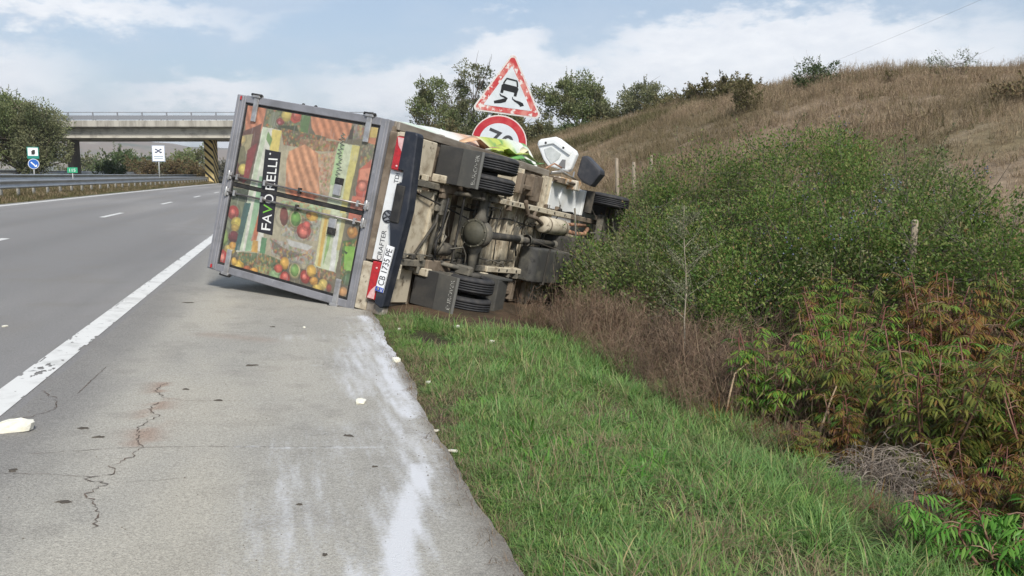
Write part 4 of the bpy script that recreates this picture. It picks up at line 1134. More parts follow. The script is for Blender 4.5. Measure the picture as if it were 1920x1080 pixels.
def build_truck():
    T = empty('delivery_truck')
    T.matrix_world = TRUCK_M
    tag(T, 'overturned delivery truck lying on its side with vegetable picture on its rear doors', 'truck')
    dirtc = (0.13, 0.10, 0.07)
    cream = mat('dirty cream underside', (0.46, 0.41, 0.315), 0.8, (0.25, 0.21, 0.15), 4.2, 0.46, 0.68, col3=(0.085, 0.065, 0.045), scale3=9.0, lo3=0.56, hi3=0.70, bump=0.15, bscale=30)
    cream2 = mat('cream cross member', (0.48, 0.43, 0.33), 0.75, (0.27, 0.22, 0.155), 6.0, 0.46, 0.68, col3=(0.085, 0.062, 0.042), scale3=12.0, lo3=0.57, hi3=0.70, bump=0.1, bscale=40)
    brown = mat('underbody rust and shade', (0.20, 0.16, 0.12), 0.85, (0.10, 0.075, 0.052), 4.0, 0.4, 0.62, col3=(0.30, 0.25, 0.18), scale3=3.0, lo3=0.58, hi3=0.72, bump=0.3, bscale=50)  # rust and dirt; on the box floor it also carries painted shade
    grime = mat('oily black metal', (0.050, 0.047, 0.042), 0.75, (0.13, 0.115, 0.09), 5.0, 0.45, 0.7, bump=0.35, bscale=60)
    grime2 = mat('dusty axle metal', (0.11, 0.103, 0.086), 0.8, (0.22, 0.195, 0.15), 6.0, 0.45, 0.7, col3=(0.035, 0.03, 0.027), scale3=8.0, lo3=0.55, hi3=0.68, bump=0.3, bscale=60)
    olive = mat('dusty differential', (0.055, 0.054, 0.040), 0.7, (0.095, 0.088, 0.062), 5.0, bump=0.15, bscale=50)
    alu = mat('grey anodised frame', (0.27, 0.27, 0.29), 0.5, (0.20, 0.20, 0.21), 3.0, 0.42, 0.65, metal=0.35, col3=(0.34, 0.34, 0.35), scale3=12, lo3=0.6, hi3=0.75)
    alu2 = mat('scratched aluminium rail', (0.30, 0.27, 0.23), 0.55, (0.19, 0.16, 0.13), 5.0, 0.42, 0.62, metal=0.25, col3=(0.42, 0.39, 0.35), scale3=14, lo3=0.58, hi3=0.7, stretch=(1, 0.25, 1))
    alu3 = mat('pale lock hardware', (0.45, 0.45, 0.45), 0.4, (0.30, 0.29, 0.28), 8.0, metal=0.6)
    rubber = mat('black rubber', (0.014, 0.014, 0.015), 0.75, (0.035, 0.033, 0.03), 9.0)
    tyre = mat('tyre rubber', (0.020, 0.021, 0.024), 0.7, (0.045, 0.043, 0.042), 7.0, 0.45, 0.7, bump=0.3, bscale=90)
    plastic = mat('grey mudguard plastic', (0.036, 0.036, 0.036), 0.6, (0.060, 0.057, 0.052), 3.0, 0.4, 0.65, bump=0.08, bscale=40)
    plastic2 = mat('lighter mudflap', (0.062, 0.062, 0.058), 0.65, (0.09, 0.086, 0.075), 5.0)
    navy = mat('blue black bumper', (0.018, 0.022, 0.032), 0.55, (0.045, 0.047, 0.055), 6.0, 0.45, 0.7, bump=0.25, bscale=120, spec=0.3)
    white = mat('white paint', (0.68, 0.70, 0.70), 0.35, (0.55, 0.54, 0.50), 3.0, 0.5, 0.75, col3=(0.33, 0.29, 0.23), scale3=7.0, lo3=0.66, hi3=0.8, spec=0.5)
    panelw = mat('white bumper panel', (0.66, 0.68, 0.69), 0.4, (0.58, 0.58, 0.56), 5.0, spec=0.5)
    red = mat('red lamp plastic', (0.42, 0.012, 0.016), 0.25, (0.30, 0.01, 0.014), 20.0, spec=0.6)
    lens = mat('clear lamp plastic', (0.62, 0.42, 0.40), 0.2, (0.55, 0.30, 0.30), 18.0, spec=0.6)
    rust = mat('rusty pipe', (0.36, 0.20, 0.12), 0.75, (0.22, 0.12, 0.08), 10.0, bump=0.2)
    black = mat('print black', (0.024, 0.022, 0.026), 0.5)
    lettw = mat('print white', (0.70, 0.70, 0.68), 0.5)
    lettg = mat('print green', (0.16, 0.42, 0.05), 0.5)

    def part(mb, name, m, par=T, bevel=0.0, seg=1, label=None):
        o = mb.build(name, m, par, bevel, seg)
        if label:
            o['label'] = label
        return o

    # ---- cargo box ---------------------------------------------------------
    part(MB().box(-1.085, 1.085, 0.06, BL, 3.06, 3.125), 'box_roof', white, bevel=0.01)
    part(MB().box(-1.09, -1.04, 0.06, BL, ZF + .06, 3.06), 'box_wall', white)
    part(MB().box(-1.04, 1.06, BL - 0.06, BL - 0.002, ZF + .01, 3.058), 'box_wall', white)
    # the right wall: skin bulging and dented outwards, printed pale green with vegetables
    ys = np.linspace(0.06, BL, 60); zs = np.linspace(ZF + 0.05, 3.06, 40)
    Yg, Zg = np.meshgrid(ys, zs)
    u = (Yg - 0.06) / (BL - 0.06); v = (Zg - ZF) / (ZT - ZF)
    # the skin bulges outwards from its rail, more so towards the cab, where its lower edge is torn ragged
    peak = np.interp(Yg, [0.06, 0.6, 1.0, 1.5, 2.1, 2.69, 3.16, 3.65, 4.22], [1.09, 1.14, 1.19, 1.225, 1.26, 1.305, 1.36, 1.42, 1.45])
    up = sstep(0.0, 1.0, np.clip((Zg - 0.88) / 0.42, 0, 1)) ** 0.7
    dn = np.clip((3.06 - Zg) / 1.76, 0, 1) ** 0.8
    Xg = 1.085 + (peak - 1.085) * np.minimum(up, dn) + 0.03 * (fbm(Yg * 2.6, Zg * 2.6, 71) - 0.5) * np.minimum(up, dn)
    rag = np.where(Yg > 2.3, 0.22 * fbm(Yg * 3.5, Yg * 0, 73) * np.clip((Yg - 2.3) / 0.6, 0, 1), 0.0)
    Zg = Zg + rag * np.clip(1 - (Zg - ZF) / 0.6, 0, 1)
    Xg = Xg + 0.07 * np.clip((Yg - 2.7) / 0.5, 0, 1) * np.sin(Yg * 11) * np.clip(1 - (Zg - ZF) / 0.4, 0, 1)
    C = mixc((0.50, 0.58, 0.48), (0.62, 0.64, 0.60), sstep(0.4, 0.6, fbm(Yg * 1.2, Zg * 1.2, 72)))
    C = mixc(C, (0.55, 0.33, 0.20), np.exp(-((Yg - 2.25) / 0.26) ** 2))
    C = mixc(C, (0.40, 0.46, 0.08), sstep(2.6, 2.9, Yg) * (1 - sstep(3.4, 3.7, Yg)))
    C = mixc(C, (0.12, 0.28, 0.07), sstep(0.52, 0.62, fbm(Yg * 5, Zg * 3, 75)) * sstep(2.7, 3.2, Yg))
    me = grid_from('box_wall', Xg, Yg, Zg, C)
    o = add_mesh('box_wall', me, attr_mat('printed side skin', 'tint', 0.45, 0.12, 8.0, 0.0, 80, 0.4), T)
    o['label'] = 'bulged pale green side skin facing the sky'
    # torn loose strips of that skin near the cab
    def torn(pts, w, colr, label):
        V, F = [], []
        for i, p in enumerate(pts):
            p = Vector(p)
            V += [p + Vector((0, 0, -w / 2)), p + Vector((0.05 * math.sin(i * 2.1), 0.03, w / 2))]
        for i in range(len(pts) - 1):
            F.append((2 * i, 2 * i + 1, 2 * i + 3, 2 * i + 2))
        me = np_mesh('torn_skin', np.array([list(q) for q in V]), np.array(F))
        o = add_mesh('torn_skin', me, mat('torn skin print', colr, 0.5, tuple(c * 0.7 for c in colr), 9.0), T)
        md = o.modifiers.new('thickness', 'SOLIDIFY'); md.thickness = 0.006
        o['label'] = label
    torn([(1.12, 1.75, 0.95), (1.22, 2.1, 0.93), (1.16, 2.45, 0.96), (1.20, 2.75, 0.97)], 0.14, (0.55, 0.34, 0.20), 'torn salmon printed strip')
    torn([(1.13, 2.7, 1.02), (1.24, 3.05, 1.0), (1.20, 3.4, 1.05), (1.26, 3.75, 1.02), (1.16, 4.1, 0.98)], 0.17, (0.42, 0.50, 0.10), 'torn yellow green printed strip')
    torn([(1.10, 3.1, 0.93), (1.17, 3.5, 0.90), (1.13, 3.9, 0.93), (1.19, 4.2, 0.91)], 0.09, (0.12, 0.33, 0.08), 'torn dark green printed strip')
    torn([(1.20, 3.75, 1.15), (1.33, 3.95, 1.12), (1.25, 4.15, 1.17)], 0.12, (0.60, 0.55, 0.36), 'torn cream printed strip')
    # floor and its underside
    part(MB().box(-1.04, 1.04, 0.03, BL - .003, 0.79, ZF), 'box_floor', brown)  # dirty brown, shade of the gaps between ribs put into the colour
    for sx in (-1, 1):
        r = MB(); xa, xb = (0.985, 1.102) if sx > 0 else (-1.102, -0.985)
        r.box(xa, xb, 0.055, BL, 0.80, 0.895); r.box(xa + 0.02 * sx if sx > 0 else xa, xb if sx > 0 else xb - 0.02, 0.06, BL - .01, 0.755, 0.80)
        o = part(r, 'side_rail', alu2, bevel=0.008)
        for y in (1.02, 2.25, 3.3):
            part(MB().box(sx * 1.106 - .008, sx * 1.106 + .008, y, y + 0.10, 0.80, 0.90), 'rail_clip', brown, o)
    ribs = [(0.22, 0.86, -0.42, 0.40, 0.655), (0.95, 1.12, -0.42, 0.42, 0.70), (1.24, 1.36, -0.42, 0.42, 0.71), (1.70, 1.92, -0.45, 0.45, 0.73), (2.28, 2.52, -1.0, 1.0, 0.70), (2.66, 2.84, -0.45, 0.45, 0.72), (2.98, 3.20, -1.0, 1.0, 0.70), (3.34, 3.48, -0.45, 0.45, 0.70), (3.66, 3.90, -0.45, 0.45, 0.71), (4.02, 4.18, -1.0, 1.0, 0.70)]
    for (a, b, xa, xb, z) in ribs:
        m_ = MB(); m_.box(xa, xb, a, b, z, 0.789)
        m_.box(xa, xb, a - 0.012, a + 0.012, z - 0.035, z + 0.02); m_.box(xa, xb, b - 0.012, b + 0.012, z - 0.03, z + 0.02)
        part(m_, 'cross_member', cream2, bevel=0.006)
    # big beige plates outside the frame rails
    for sx in (1, -1):
        pl = MB()
        x0, x1 = sorted((sx * 0.56, sx * 0.99))
        pl.box(x0, x1, 0.16, 0.84, 0.700, 0.788); part(pl, 'floor_plate', cream, bevel=0.01)
        part(MB().box(x0, x1, 2.10, 2.95, 0.725, 0.788), 'floor_plate', cream, bevel=0.01)
        part(MB().box(x0 + .02, x1 - .02, 3.62, 3.98, 0.72, 0.788), 'floor_plate', brown, bevel=0.01)
        # battery style bracket box under the floor
        bb = MB(); bb.box(x0 + 0.08, x1 - 0.06, 3.02, 3.12, 0.60, 0.70); bb.box(x0 + 0.08, x1 - 0.06, 3.38, 3.48, 0.58, 0.72); bb.box(x0 + 0.16, x0 + 0.22, 3.12, 3.38, 0.60, 0.66)
        part(bb, 'bracket', brown, bevel=0.006)
    # ---- rear frame and doors ----------------------------------------------
    part(MB().box(-1.10, 1.10, -0.05, 0.06, 3.00, 3.15).box(-1.09, 1.09, -0.06, -0.045, 3.03, 3.055).box(-1.09, 1.09, -0.06, -0.045, 3.09, 3.115), 'frame_header', alu, bevel=0.008)
    part(MB().box(1.015, 1.105, -0.05, 0.05, 0.94, 2.998), 'frame_post', alu, bevel=0.008)
    part(MB().box(-1.105, -1.015, -0.05, 0.05, 0.94, 2.998), 'frame_post', alu, bevel=0.008)
    part(MB().box(-1.10, 1.10, -0.05, 0.06, 0.825, 0.938).box(-1.08, 1.08, -0.058, -0.045, 0.86, 0.88), 'frame_sill', alu, bevel=0.008)
    for x in (0.39, 0.58):
        part(MB().sphere((1.106, -0.0, 1.55 + x), 0.022, 8, 5), 'rivet', rubber)
    seal = MB()
    seal.box(0.985, 1.014, -0.03, 0.03, 0.945, 2.995); seal.box(-1.014, -0.985, -0.03, 0.03, 0.945, 2.995)
    seal.box(-0.985, 0.985, -0.03, 0.03, 2.965, 2.995); seal.box(-0.985, 0.985, -0.03, 0.03, 0.945, 0.972); seal.box(-0.022, 0.022, -0.034, 0.03, 0.973, 2.964)
    part(seal, 'door_seal', rubber)
    for s in (-1, 1):
        part(MB().box(s * 1.06 - .025, s * 1.06 + .025, -0.066, -0.05, 3.06, 3.085), 'marker_lamp', red, bevel=0.006)
    # doors: printed picture held as a colour per point
    N = 400
    gx = np.linspace(-0.985, 0.985, N); gz = np.linspace(0.972, 2.965, N)
    GX, GZ = np.meshgrid(gx, gz)
    IMG = np.zeros((N, N, 3)); IMG[:] = lin(118, 112, 92)
    wx = GX + 0.016 * (fbm(GX * 6, GZ * 6, 81) - 0.5); wz = GZ + 0.016 * (fbm(GX * 6, GZ * 6, 82) - 0.5)
    def inside(poly):
        P = np.array(poly); c = np.zeros(GX.shape, bool)
        j = len(P) - 1
        for i in range(len(P)):
            xi, zi = P[i]; xj, zj = P[j]
            if zi != zj:
                c ^= ((zi > wz) != (zj > wz)) & (wx < (xj - xi) * (wz - zi) / (zj - zi) + xi)
            j = i
        return c
    mot = fbm(GX * 14, GZ * 14, 83); mot2 = fbm(GX * 32, GZ * 32, 84)
    stripe = 0.5 + 0.5 * np.sin((GX * 0.55 - GZ * 0.83) * 62 + 2.5 * fbm(GX * 3, GZ * 3, 85))
    rngp = np.random.default_rng(5)
    for (c, st, poly) in ART:
        k = inside(poly)
        base = np.array(lin(*c))
        f = 1 + 0.50 * (mot - 0.5) + 0.45 * (mot2 - 0.5)
        if st == 1:
            f = f * (0.74 + 0.42 * stripe)
        if st == 2:
            f = f * (0.62 + 0.75 * fbm(GX * 20, GZ * 20, int(rngp.integers(999))))
        P = np.array(poly); cx, cz = P.mean(0); rr = np.hypot(P[:, 0] - cx, P[:, 1] - cz).max() + 1e-6
        if st == 0 and len(poly) == 16:      # printed roundness of the vegetables
            d = np.hypot(GX - cx, GZ - cz) / rr
            f = f * (1.22 - 0.62 * d ** 2 - 0.22 * ((GX - cx) / rr < -0.3)) + 0.55 * np.exp(-((GX - cx - 0.3 * rr) ** 2 + (GZ - cz - 0.25 * rr) ** 2) / (0.22 * rr) ** 2)
            ring = (d > 1.0) & (d < 1.28)
            IMG[ring] *= 0.72
        tex = base[None, None, :] * f[..., None]
        if st == 1:
            tex = tex * (1 + 0.1 * (stripe - 0.5))[..., None] * np.array([1.02, 1.0, 0.97])
        IMG[k] = tex[k]
        if st == 2:                          # diced vegetables printed in the mixed areas
            pal = [(206, 120, 60), (120, 150, 70), (214, 186, 90), (176, 66, 50), (86, 110, 56), (196, 180, 140)]
            for q in range(int(30 + 900 * (P[:, 0].max() - P[:, 0].min()) * (P[:, 1].max() - P[:, 1].min()))):
                cx_, cz_ = rngp.uniform(P[:, 0].min(), P[:, 0].max()), rngp.uniform(P[:, 1].min(), P[:, 1].max())
                rx, rz = rngp.uniform(0.010, 0.026), rngp.uniform(0.008, 0.022)
                ii = slice(*np.searchsorted(gz, [cz_ - rz, cz_ + rz])); jj = slice(*np.searchsorted(gx, [cx_ - rx, cx_ + rx]))
                e_ = ((GX[ii, jj] - cx_) / rx) ** 2 + ((GZ[ii, jj] - cz_) / rz) ** 2
                m_ = (e_ < 1) & k[ii, jj]
                blk = IMG[ii, jj]
                blk[m_] = 0.62 * blk[m_] + 0.38 * np.array(lin(*pal[int(rngp.integers(6))])) * (1.15 - 0.5 * e_[m_])[:, None]
    g_ = IMG.mean(2, keepdims=True)
    IMG = (IMG * 0.92 + g_ * 0.08) * 0.70 + 0.016
    for k in range(1):                        # soften to print resolution
        IMG[1:-1, 1:-1] = 0.5 * IMG[1:-1, 1:-1] + 0.125 * (IMG[:-2, 1:-1] + IMG[2:, 1:-1] + IMG[1:-1, :-2] + IMG[1:-1, 2:])
    scr = sstep(0.70, 0.78, fbm(GX * 5, GZ * 40, 87))[..., None] * 0.25
    IMG = IMG * (1 - scr) + 0.42 * scr
    film = 0.30 * fbm(GX * 2.2, GZ * 1.4, 88) + 0.25 * np.clip((1.5 - GZ) / 0.6, 0, 1) * fbm(GX * 6, GZ * 3, 89)
    IMG = IMG * (1 - film[..., None]) + np.array((0.20, 0.18, 0.15)) * film[..., None]
    printm = attr_mat('printed door skin', 'tint', 0.42, 0.05, 30.0, 0.0, 80, 0.4)
    doors = []
    for s in (1, -1):
        sel = (gx > 0.024) if s > 0 else (gx < -0.024)
        Xd, Zd = np.meshgrid(gx[sel], gz)
        me = grid_from('rear_door', Xd, np.full(Xd.shape, -0.032), Zd, IMG[:, sel])
        d = add_mesh('rear_door', me, printm, T)
        md = d.modifiers.new('thickness', 'SOLIDIFY'); md.thickness = 0.05; md.offset = -1 if s else 1
        doors.append(d)
    doors[0]['label'] = 'upper printed rear door'; doors[1]['label'] = 'lower printed rear door'
    # dark name strip with lettering, printed across both doors
    def strip_poly(x0, x1):
        zl = lambda x: 2.335 + (x + 0.5) * 0.10
        return [(x0, zl(x0) + 0.125), (x1, zl(x1) + 0.125), (x1, zl(x1) - 0.125), (x0, zl(x0) - 0.125)]
    for d, (a, b) in zip(doors, ((0.024, 0.50), (-0.50, -0.024))):
        part(MB().prism(strip_poly(a, b), -0.0355, -0.0325, 'Y'), 'name_strip', black, d)
    for ch, cxx, wd in (('F', -0.418, 0.080), ('A', -0.318, 0.110), ('V', -0.203, 0.112), ('O', -0.079, 0.108), ('R', 0.073, 0.085), ('E', 0.170, 0.072), ('L', 0.258, 0.066), ('L', 0.340, 0.066), ('I', 0.400, 0.017)):
        d = doors[0] if cxx > 0 else doors[1]
        z = 2.320 + (cxx + 0.5) * 0.10
        M = Matrix.Translation((cxx, -0.0365, z)) @ Matrix.Rotation(-math.atan(0.10), 4, 'Y') @ Matrix.Rotation(rad(90), 4, 'X')
        text_mesh('lettering', ch, 0.142, M, lettg if ch == 'V' else lettw, d, 0.001, wd)
    M = Matrix.Translation((0.455, -0.0365, 2.49)) @ Matrix.Rotation(rad(90), 4, 'X')
    part(MB().lathe([(0.006, -0.0372), (0.014, -0.0372), (0.014, -0.0365), (0.006, -0.0365)], 10, 'Y', (0.455, 0, 2.47)), 'registered_mark', lettw, doors[0])
    # handwriting-like line and small dark words on the pack
    rngl = np.random.default_rng(12)
    pts = []
    for i in range(34):
        t = i / 33
        pts.append((0.36 + 0.50 * t, -0.0345, 1.40 + 0.05 * t + 0.035 * math.sin(i * 2.3) + 0.012 * rngl.normal()))
    part(MB().tube(pts, 0.006, 4), 'script_lettering', mat('print grey script', (0.20, 0.22, 0.18), 0.6), doors[0])
    # hinges
    for s, z in ((1, 2.82), (1, 1.10), (-1, 2.82), (-1, 1.10)):
        h = MB()
        xa, xb = sorted((s * 0.80, s * 1.112))
        h.box(xa, xb, -0.062, -0.036, z - 0.038, z + 0.038)
        h.box(*sorted((s * 1.09, s * 1.135)), -0.075, 0.0, z - 0.06, z + 0.06)
        ho = part(h, 'hinge', alu3, bevel=0.006)
        part(MB().tube([(s * 1.125, -0.06, z - 0.08), (s * 1.125, -0.06, z + 0.08)], 0.017, 8), 'hinge_pin', rubber, ho)
    # locking bars with cams and guides, then handles
    for x in (0.098, -0.105):
        b = part(MB().tube([(x, -0.062, 0.88), (x, -0.062, 3.06)], 0.0125, 10), 'lock_bar', mat('dark lock bar', (0.16, 0.14, 0.13), 0.4, (0.26, 0.25, 0.24), 12.0, metal=0.5))
        for z in (0.905, 3.03):
            k = MB(); k.box(x - 0.045, x + 0.045, -0.072, -0.05, z - 0.035, z + 0.035); k.tube([(x - 0.06, -0.075, z), (x + 0.06, -0.075, z)], 0.016, 8)
            part(k, 'lock_cam', alu3, b, 0.004)
        for z in (1.03, 1.9, 2.45, 2.90):
            k = MB(); k.box(x - 0.035, x + 0.035, -0.078, -0.034, z - 0.016, z + 0.016); part(k, 'bar_guide', alu3 if z != 1.9 else rubber, b, 0.003)
    for (x0, x1, xd0, xd1, z) in ((0.135, 0.265, 0.262, 0.345, 1.36), (-0.245, -0.13, -0.325, -0.24, 1.34)):
        h = part(MB().box(x0, x1, -0.066, -0.033, z - 0.055, z + 0.055), 'lock_handle', alu3, bevel=0.008)
        part(MB().box(xd0, xd1, -0.060, -0.033, z - 0.058, z + 0.058).box(xd0 + .02, xd1 - .02, -0.069, -0.058, z - 0.02, z + 0.03), 'handle_catch', [rubber], h, 0.006)
    # ---- rear below the floor ----------------------------------------------
    part(MB().box(-0.50, 0.98, -0.02, 0.05, 0.70, 0.812), 'rear_crossmember', brown, bevel=0.01)
    part(MB().box(-1.07, -0.52, -0.055, 0.05, 0.66, 0.815), 'lamp_bracket', cream2, bevel=0.008)
    part(MB().box(-1.08, -0.95, -0.05, 0.05, 0.42, 0.655), 'lamp_bracket', alu2, bevel=0.008)
    fr = MB(); fr.box(0.53, 0.98, -0.03, 0.05, 0.648, 0.70); fr.box(0.935, 0.985, -0.075, 0.05, 0.47, 0.646); fr.box(0.53, 0.60, -0.03, 0.0, 0.52, 0.645)
    part(fr, 'lamp_bracket', cream2, bevel=0.006)
    for s in (1, -1):
        def X_(a, b):
            return sorted((s * a, s * b))
        xa, xb = (0.555, 0.93) if s > 0 else (-0.92, -0.49)
        lm = MB(); lm.box(xa, xb, -0.105, -0.03, 0.525, 0.648)
        l = part(lm, 'tail_lamp', red, bevel=0.016, seg=2)
        o_ = xb if s > 0 else xa           # outer end
        tri = [(o_ - s * 0.012, 0.535), (o_ - s * 0.012, 0.63), (o_ - s * 0.10, 0.600), (o_ - s * 0.17, 0.537)]
        part(MB().prism(tri, -0.1085, -0.1052, 'Y'), 'reverse_lens', lens, l)
        part(MB().sphere((s * (0.60 if s > 0 else 0.56), -0.105, 0.575), 0.014, 8, 5), 'lamp_screw', lens, l)
    vp = MB(); vp.prism([(-0.478, 0.455), (-0.478, 0.700), (0.548, 0.680), (0.548, 0.470), (0.43, 0.478), (0.43, 0.535), (-0.02, 0.53), (-0.12, 0.50)], -0.055, -0.022, 'Y')
    part(vp, 'bumper_panel', panelw, bevel=0.006)
    lg = mat('badge grey', (0.045, 0.047, 0.055), 0.4, metal=0.2)
    # round badge: ring with two stacked letter shapes
    bd = MB(); bd.lathe([(0.062, -0.064), (0.074, -0.064), (0.074, -0.056), (0.062, -0.056)], 26, 'Y', (0.03, 0, 0.592))
    badge = part(bd, 'badge', lg)
    st = MB()
    for (pa, pb) in (((-0.030, 0.050), (0.0, 0.004)), ((0.030, 0.050), (0.0, 0.004)), ((-0.056, 0.020), (-0.026, -0.050)), ((-0.026, -0.050), (0.0, -0.006)), ((0.0, -0.006), (0.026, -0.050)), ((0.026, -0.050), (0.056, 0.020))):
        st.tube([(0.03 + pa[0], -0.060, 0.592 + pa[1]), (0.03 + pb[0], -0.060, 0.592 + pb[1])], 0.0075, 5)
    part(st, 'badge_letters', lg, badge)
    part(MB().lathe([(0.0001, -0.0575), (0.062, -0.0575)], 26, 'Y', (0.03, 0, 0.592)), 'badge_field', mat('badge field', (0.22, 0.23, 0.25), 0.4), badge)
    text_mesh('lettering', 'CRAFTER', 0.062, Matrix.Translation((-0.30, -0.0565, 0.605)) @ Matrix.Rotation(rad(90), 4, 'X'), lg, T, 0.001, 0.34)
    text_mesh('lettering', 'TDI', 0.055, Matrix.Translation((0.47, -0.0565, 0.575)) @ Matrix.Rotation(rad(90), 4, 'X'), lg, T, 0.001, 0.11)
    bp = MB()
    bp.prism([(-0.99, 0.42), (-0.97, 0.395), (-0.60, 0.365), (0.15, 0.31), (0.97, 0.375), (1.0, 0.40), (1.0, 0.548), (0.56, 0.548), (0.56, 0.470), (0.425, 0.466), (0.415, 0.528), (-0.02, 0.522), (-0.14, 0.490), (-0.30, 0.452), (-0.48, 0.448), (-0.48, 0.52), (-0.95, 0.515)], -0.118, 0.03, 'Y')
    part(bp, 'rear_bumper', navy, bevel=0.012)
    part(MB().box(-0.02, 0.40, -0.135, -0.10, 0.395, 0.515), 'step_pad', rubber, bevel=0.01)
    # number plate
    M = Matrix.Translation((-0.545, -0.1275, 0.4505)) @ Matrix.Rotation(rad(4.0), 4, 'Y')
    pmb = MB().box(-0.265, 0.265, -0.004, 0.004, -0.058, 0.058)
    pl = part(pmb, 'number_plate', mat('plate white', (0.72, 0.73, 0.74), 0.4), bevel=0.003)
    pl.matrix_local = M
    part(MB().box(-0.262, -0.212, -0.0065, -0.0042, -0.055, 0.055), 'plate_band', mat('plate blue', (0.015, 0.06, 0.36), 0.4), pl)
    part(MB().lathe([(0.010, -0.0085), (0.015, -0.0085), (0.015, -0.0066), (0.010, -0.0066)], 10, 'Y', (-0.237, 0, 0.02)), 'star_ring', mat('plate yellow', (0.6, 0.5, 0.05), 0.5), pl)
    text_mesh('lettering', 'BG', 0.030, Matrix.Translation((-0.237, -0.007, -0.028)) @ Matrix.Rotation(rad(90), 4, 'X'), lettw, pl, 0.0006, 0.034)
    text_mesh('lettering', 'CB 1735 PE', 0.082, Matrix.Translation((0.022, -0.006, 0)) @ Matrix.Rotation(rad(90), 4, 'X'), black, pl, 0.001, 0.42)
    pe = MB(); pe.box(-0.263, 0.263, -0.0058, -0.0042, 0.0535, 0.057); pe.box(-0.263, 0.263, -0.0058, -0.0042, -0.057, -0.0535)
    part(pe, 'plate_border', black, pl)
    # ---- chassis -------------------------------------------------------------
    for sx in (-1, 1):
        xa, xb = sorted((sx * 0.435, sx * 0.515))
        rear = MB(); rear.prism([(0.06, 0.56), (0.06, 0.70), (0.7, 0.70), (1.1, 0.70), (2.4, 0.70), (2.4, 0.56), (1.9, 0.56), (1.6, 0.60), (1.0, 0.60), (0.7, 0.56)], xa, xb)
        part(rear, 'chassis_rail', grime2, bevel=0.008)
        fr_ = MB(); fr_.box(xa, xb, 2.402, 4.86 if sx > 0 else 3.72, 0.525, 0.685)
        fo = part(fr_, 'chassis_rail', cream2, bevel=0.01)
        hp = MB()
        for y in (2.75, 3.0, 3.3, 3.62, 4.2, 4.6):
            if sx < 0 and y > 3.7:
                continue
            hp.lathe([(0.0001, 0.523), (0.022, 0.523), (0.022, 0.5255)], 10, 'Z', (sx * 0.475, y, 0))
        part(hp, 'rail_holes', rubber, fo)
        fr2 = MB(); fr2.prism([(4.87 if sx > 0 else 3.73, 0.53), (4.87 if sx > 0 else 3.73, 0.66), (6.1, 0.70), (6.65, 0.66), (6.65, 0.52), (6.0, 0.56)], xa, xb)
        part(fr2, 'chassis_rail', brown, bevel=0.008)
    # dark gap boxes: transverse tubes
    for y, z in ((0.20, 0.62), (1.06, 0.66), (2.12, 0.63)):
        part(MB().tube([(-0.43, y, z), (0.43, y, z)], 0.035, 10), 'transverse_tube', grime2)
    AY = 1.62
    # leaf springs
    for sx in (-1, 1):
        x = sx * 0.575
        sp = MB()
        for k in range(4):
            hl = 0.72 - k * 0.15
            pts = []
            for i in range(9):
                t = -1 + 2 * i / 8
                pts.append((x, AY + t * hl, 0.44 + 0.13 * (t * hl / 0.72) ** 2 - k * 0.018))
            for i in range(8):
                y0_, z0_ = pts[i][1:]; y1_, z1_ = pts[i + 1][1:]
                sp.add([(x - 0.035, y0_, z0_), (x + 0.035, y0_, z0_), (x + 0.035, y1_, z1_), (x - 0.035, y1_, z1_), (x - 0.035, y0_, z0_ - 0.014), (x + 0.035, y0_, z0_ - 0.014), (x + 0.035, y1_, z1_ - 0.014), (x - 0.035, y1_, z1_ - 0.014)],
                       [(0, 1, 2, 3), (4, 7, 6, 5), (0, 4, 5, 1), (1, 5, 6, 2), (2, 6, 7, 3), (3, 7, 4, 0)])
        so = part(sp, 'leaf_spring', grime2)
        part(MB().box(x - 0.05, x + 0.05, 0.84, 0.96, 0.50, 0.70), 'spring_shackle', cream, so, 0.01); part(MB().box(x - 0.05, x + 0.05, 2.30, 2.42, 0.50, 0.70), 'spring_shackle', cream, so, 0.01)
        ub = MB()
        for y in (1.54, 1.70):
            ub.tube([(x - 0.05, y, 0.52), (x - 0.05, y, 0.26), (x + 0.05, y, 0.26), (x + 0.05, y, 0.52)], 0.012, 6)
        ub.box(x - 0.07, x + 0.07, 1.50, 1.74, 0.262, 0.29)
        part(ub, 'spring_bolts', grime, so)
        part(MB().tube([(x - sx * 0.10, 1.52, 0.34), (x - sx * 0.14, 1.08, 0.66)], [0.032, 0.026], 10), 'shock_absorber', grime2)
        part(MB().box(*sorted((sx * 0.42, sx * 0.70)), 0.90, 1.46, 0.545, 0.60), 'spring_plate', brown, bevel=0.01)
    # rear axle with the differential
    ax = MB(); ax.tube([(-0.62, AY, 0.35), (-0.25, AY, 0.35), (-0.14, AY, 0.35)], [0.055, 0.06, 0.11], 14); ax.tube([(0.62, AY, 0.35), (0.25, AY, 0.35), (0.14, AY, 0.35)], [0.055, 0.06, 0.11], 14)
    axo = part(ax, 'rear_axle', grime2)
    part(MB().sphere((0, AY + .02, 0.35), 0.19, 20, 12, sc=(1, 0.95, 1)), 'differential', grime2, axo)
    dc = MB(); dc.lathe([(0.0001, 1.405), (0.06, 1.41), (0.115, 1.43), (0.150, 1.47), (0.158, 1.485)], 24, 'Y', (0, 0, 0.33)); dc.lathe([(0.155, 1.470), (0.185, 1.470), (0.185, 1.498), (0.155, 1.498)], 24, 'Y', (0, 0, 0.33))
    part(dc, 'differential_cover', olive, axo)
    bl_ = MB()
    for k in range(10):
        a = 2 * math.pi * k / 10
        bl_.sphere((0.17 * math.cos(a), 1.467, 0.33 + 0.17 * math.sin(a)), 0.011, 6, 4)
    part(bl_, 'cover_bolts', grime2, axo)
    part(MB().tube([(0, 1.80, 0.37), (0, 1.92, 0.38)], [0.10, 0.06], 14), 'pinion_housing', grime2, axo)
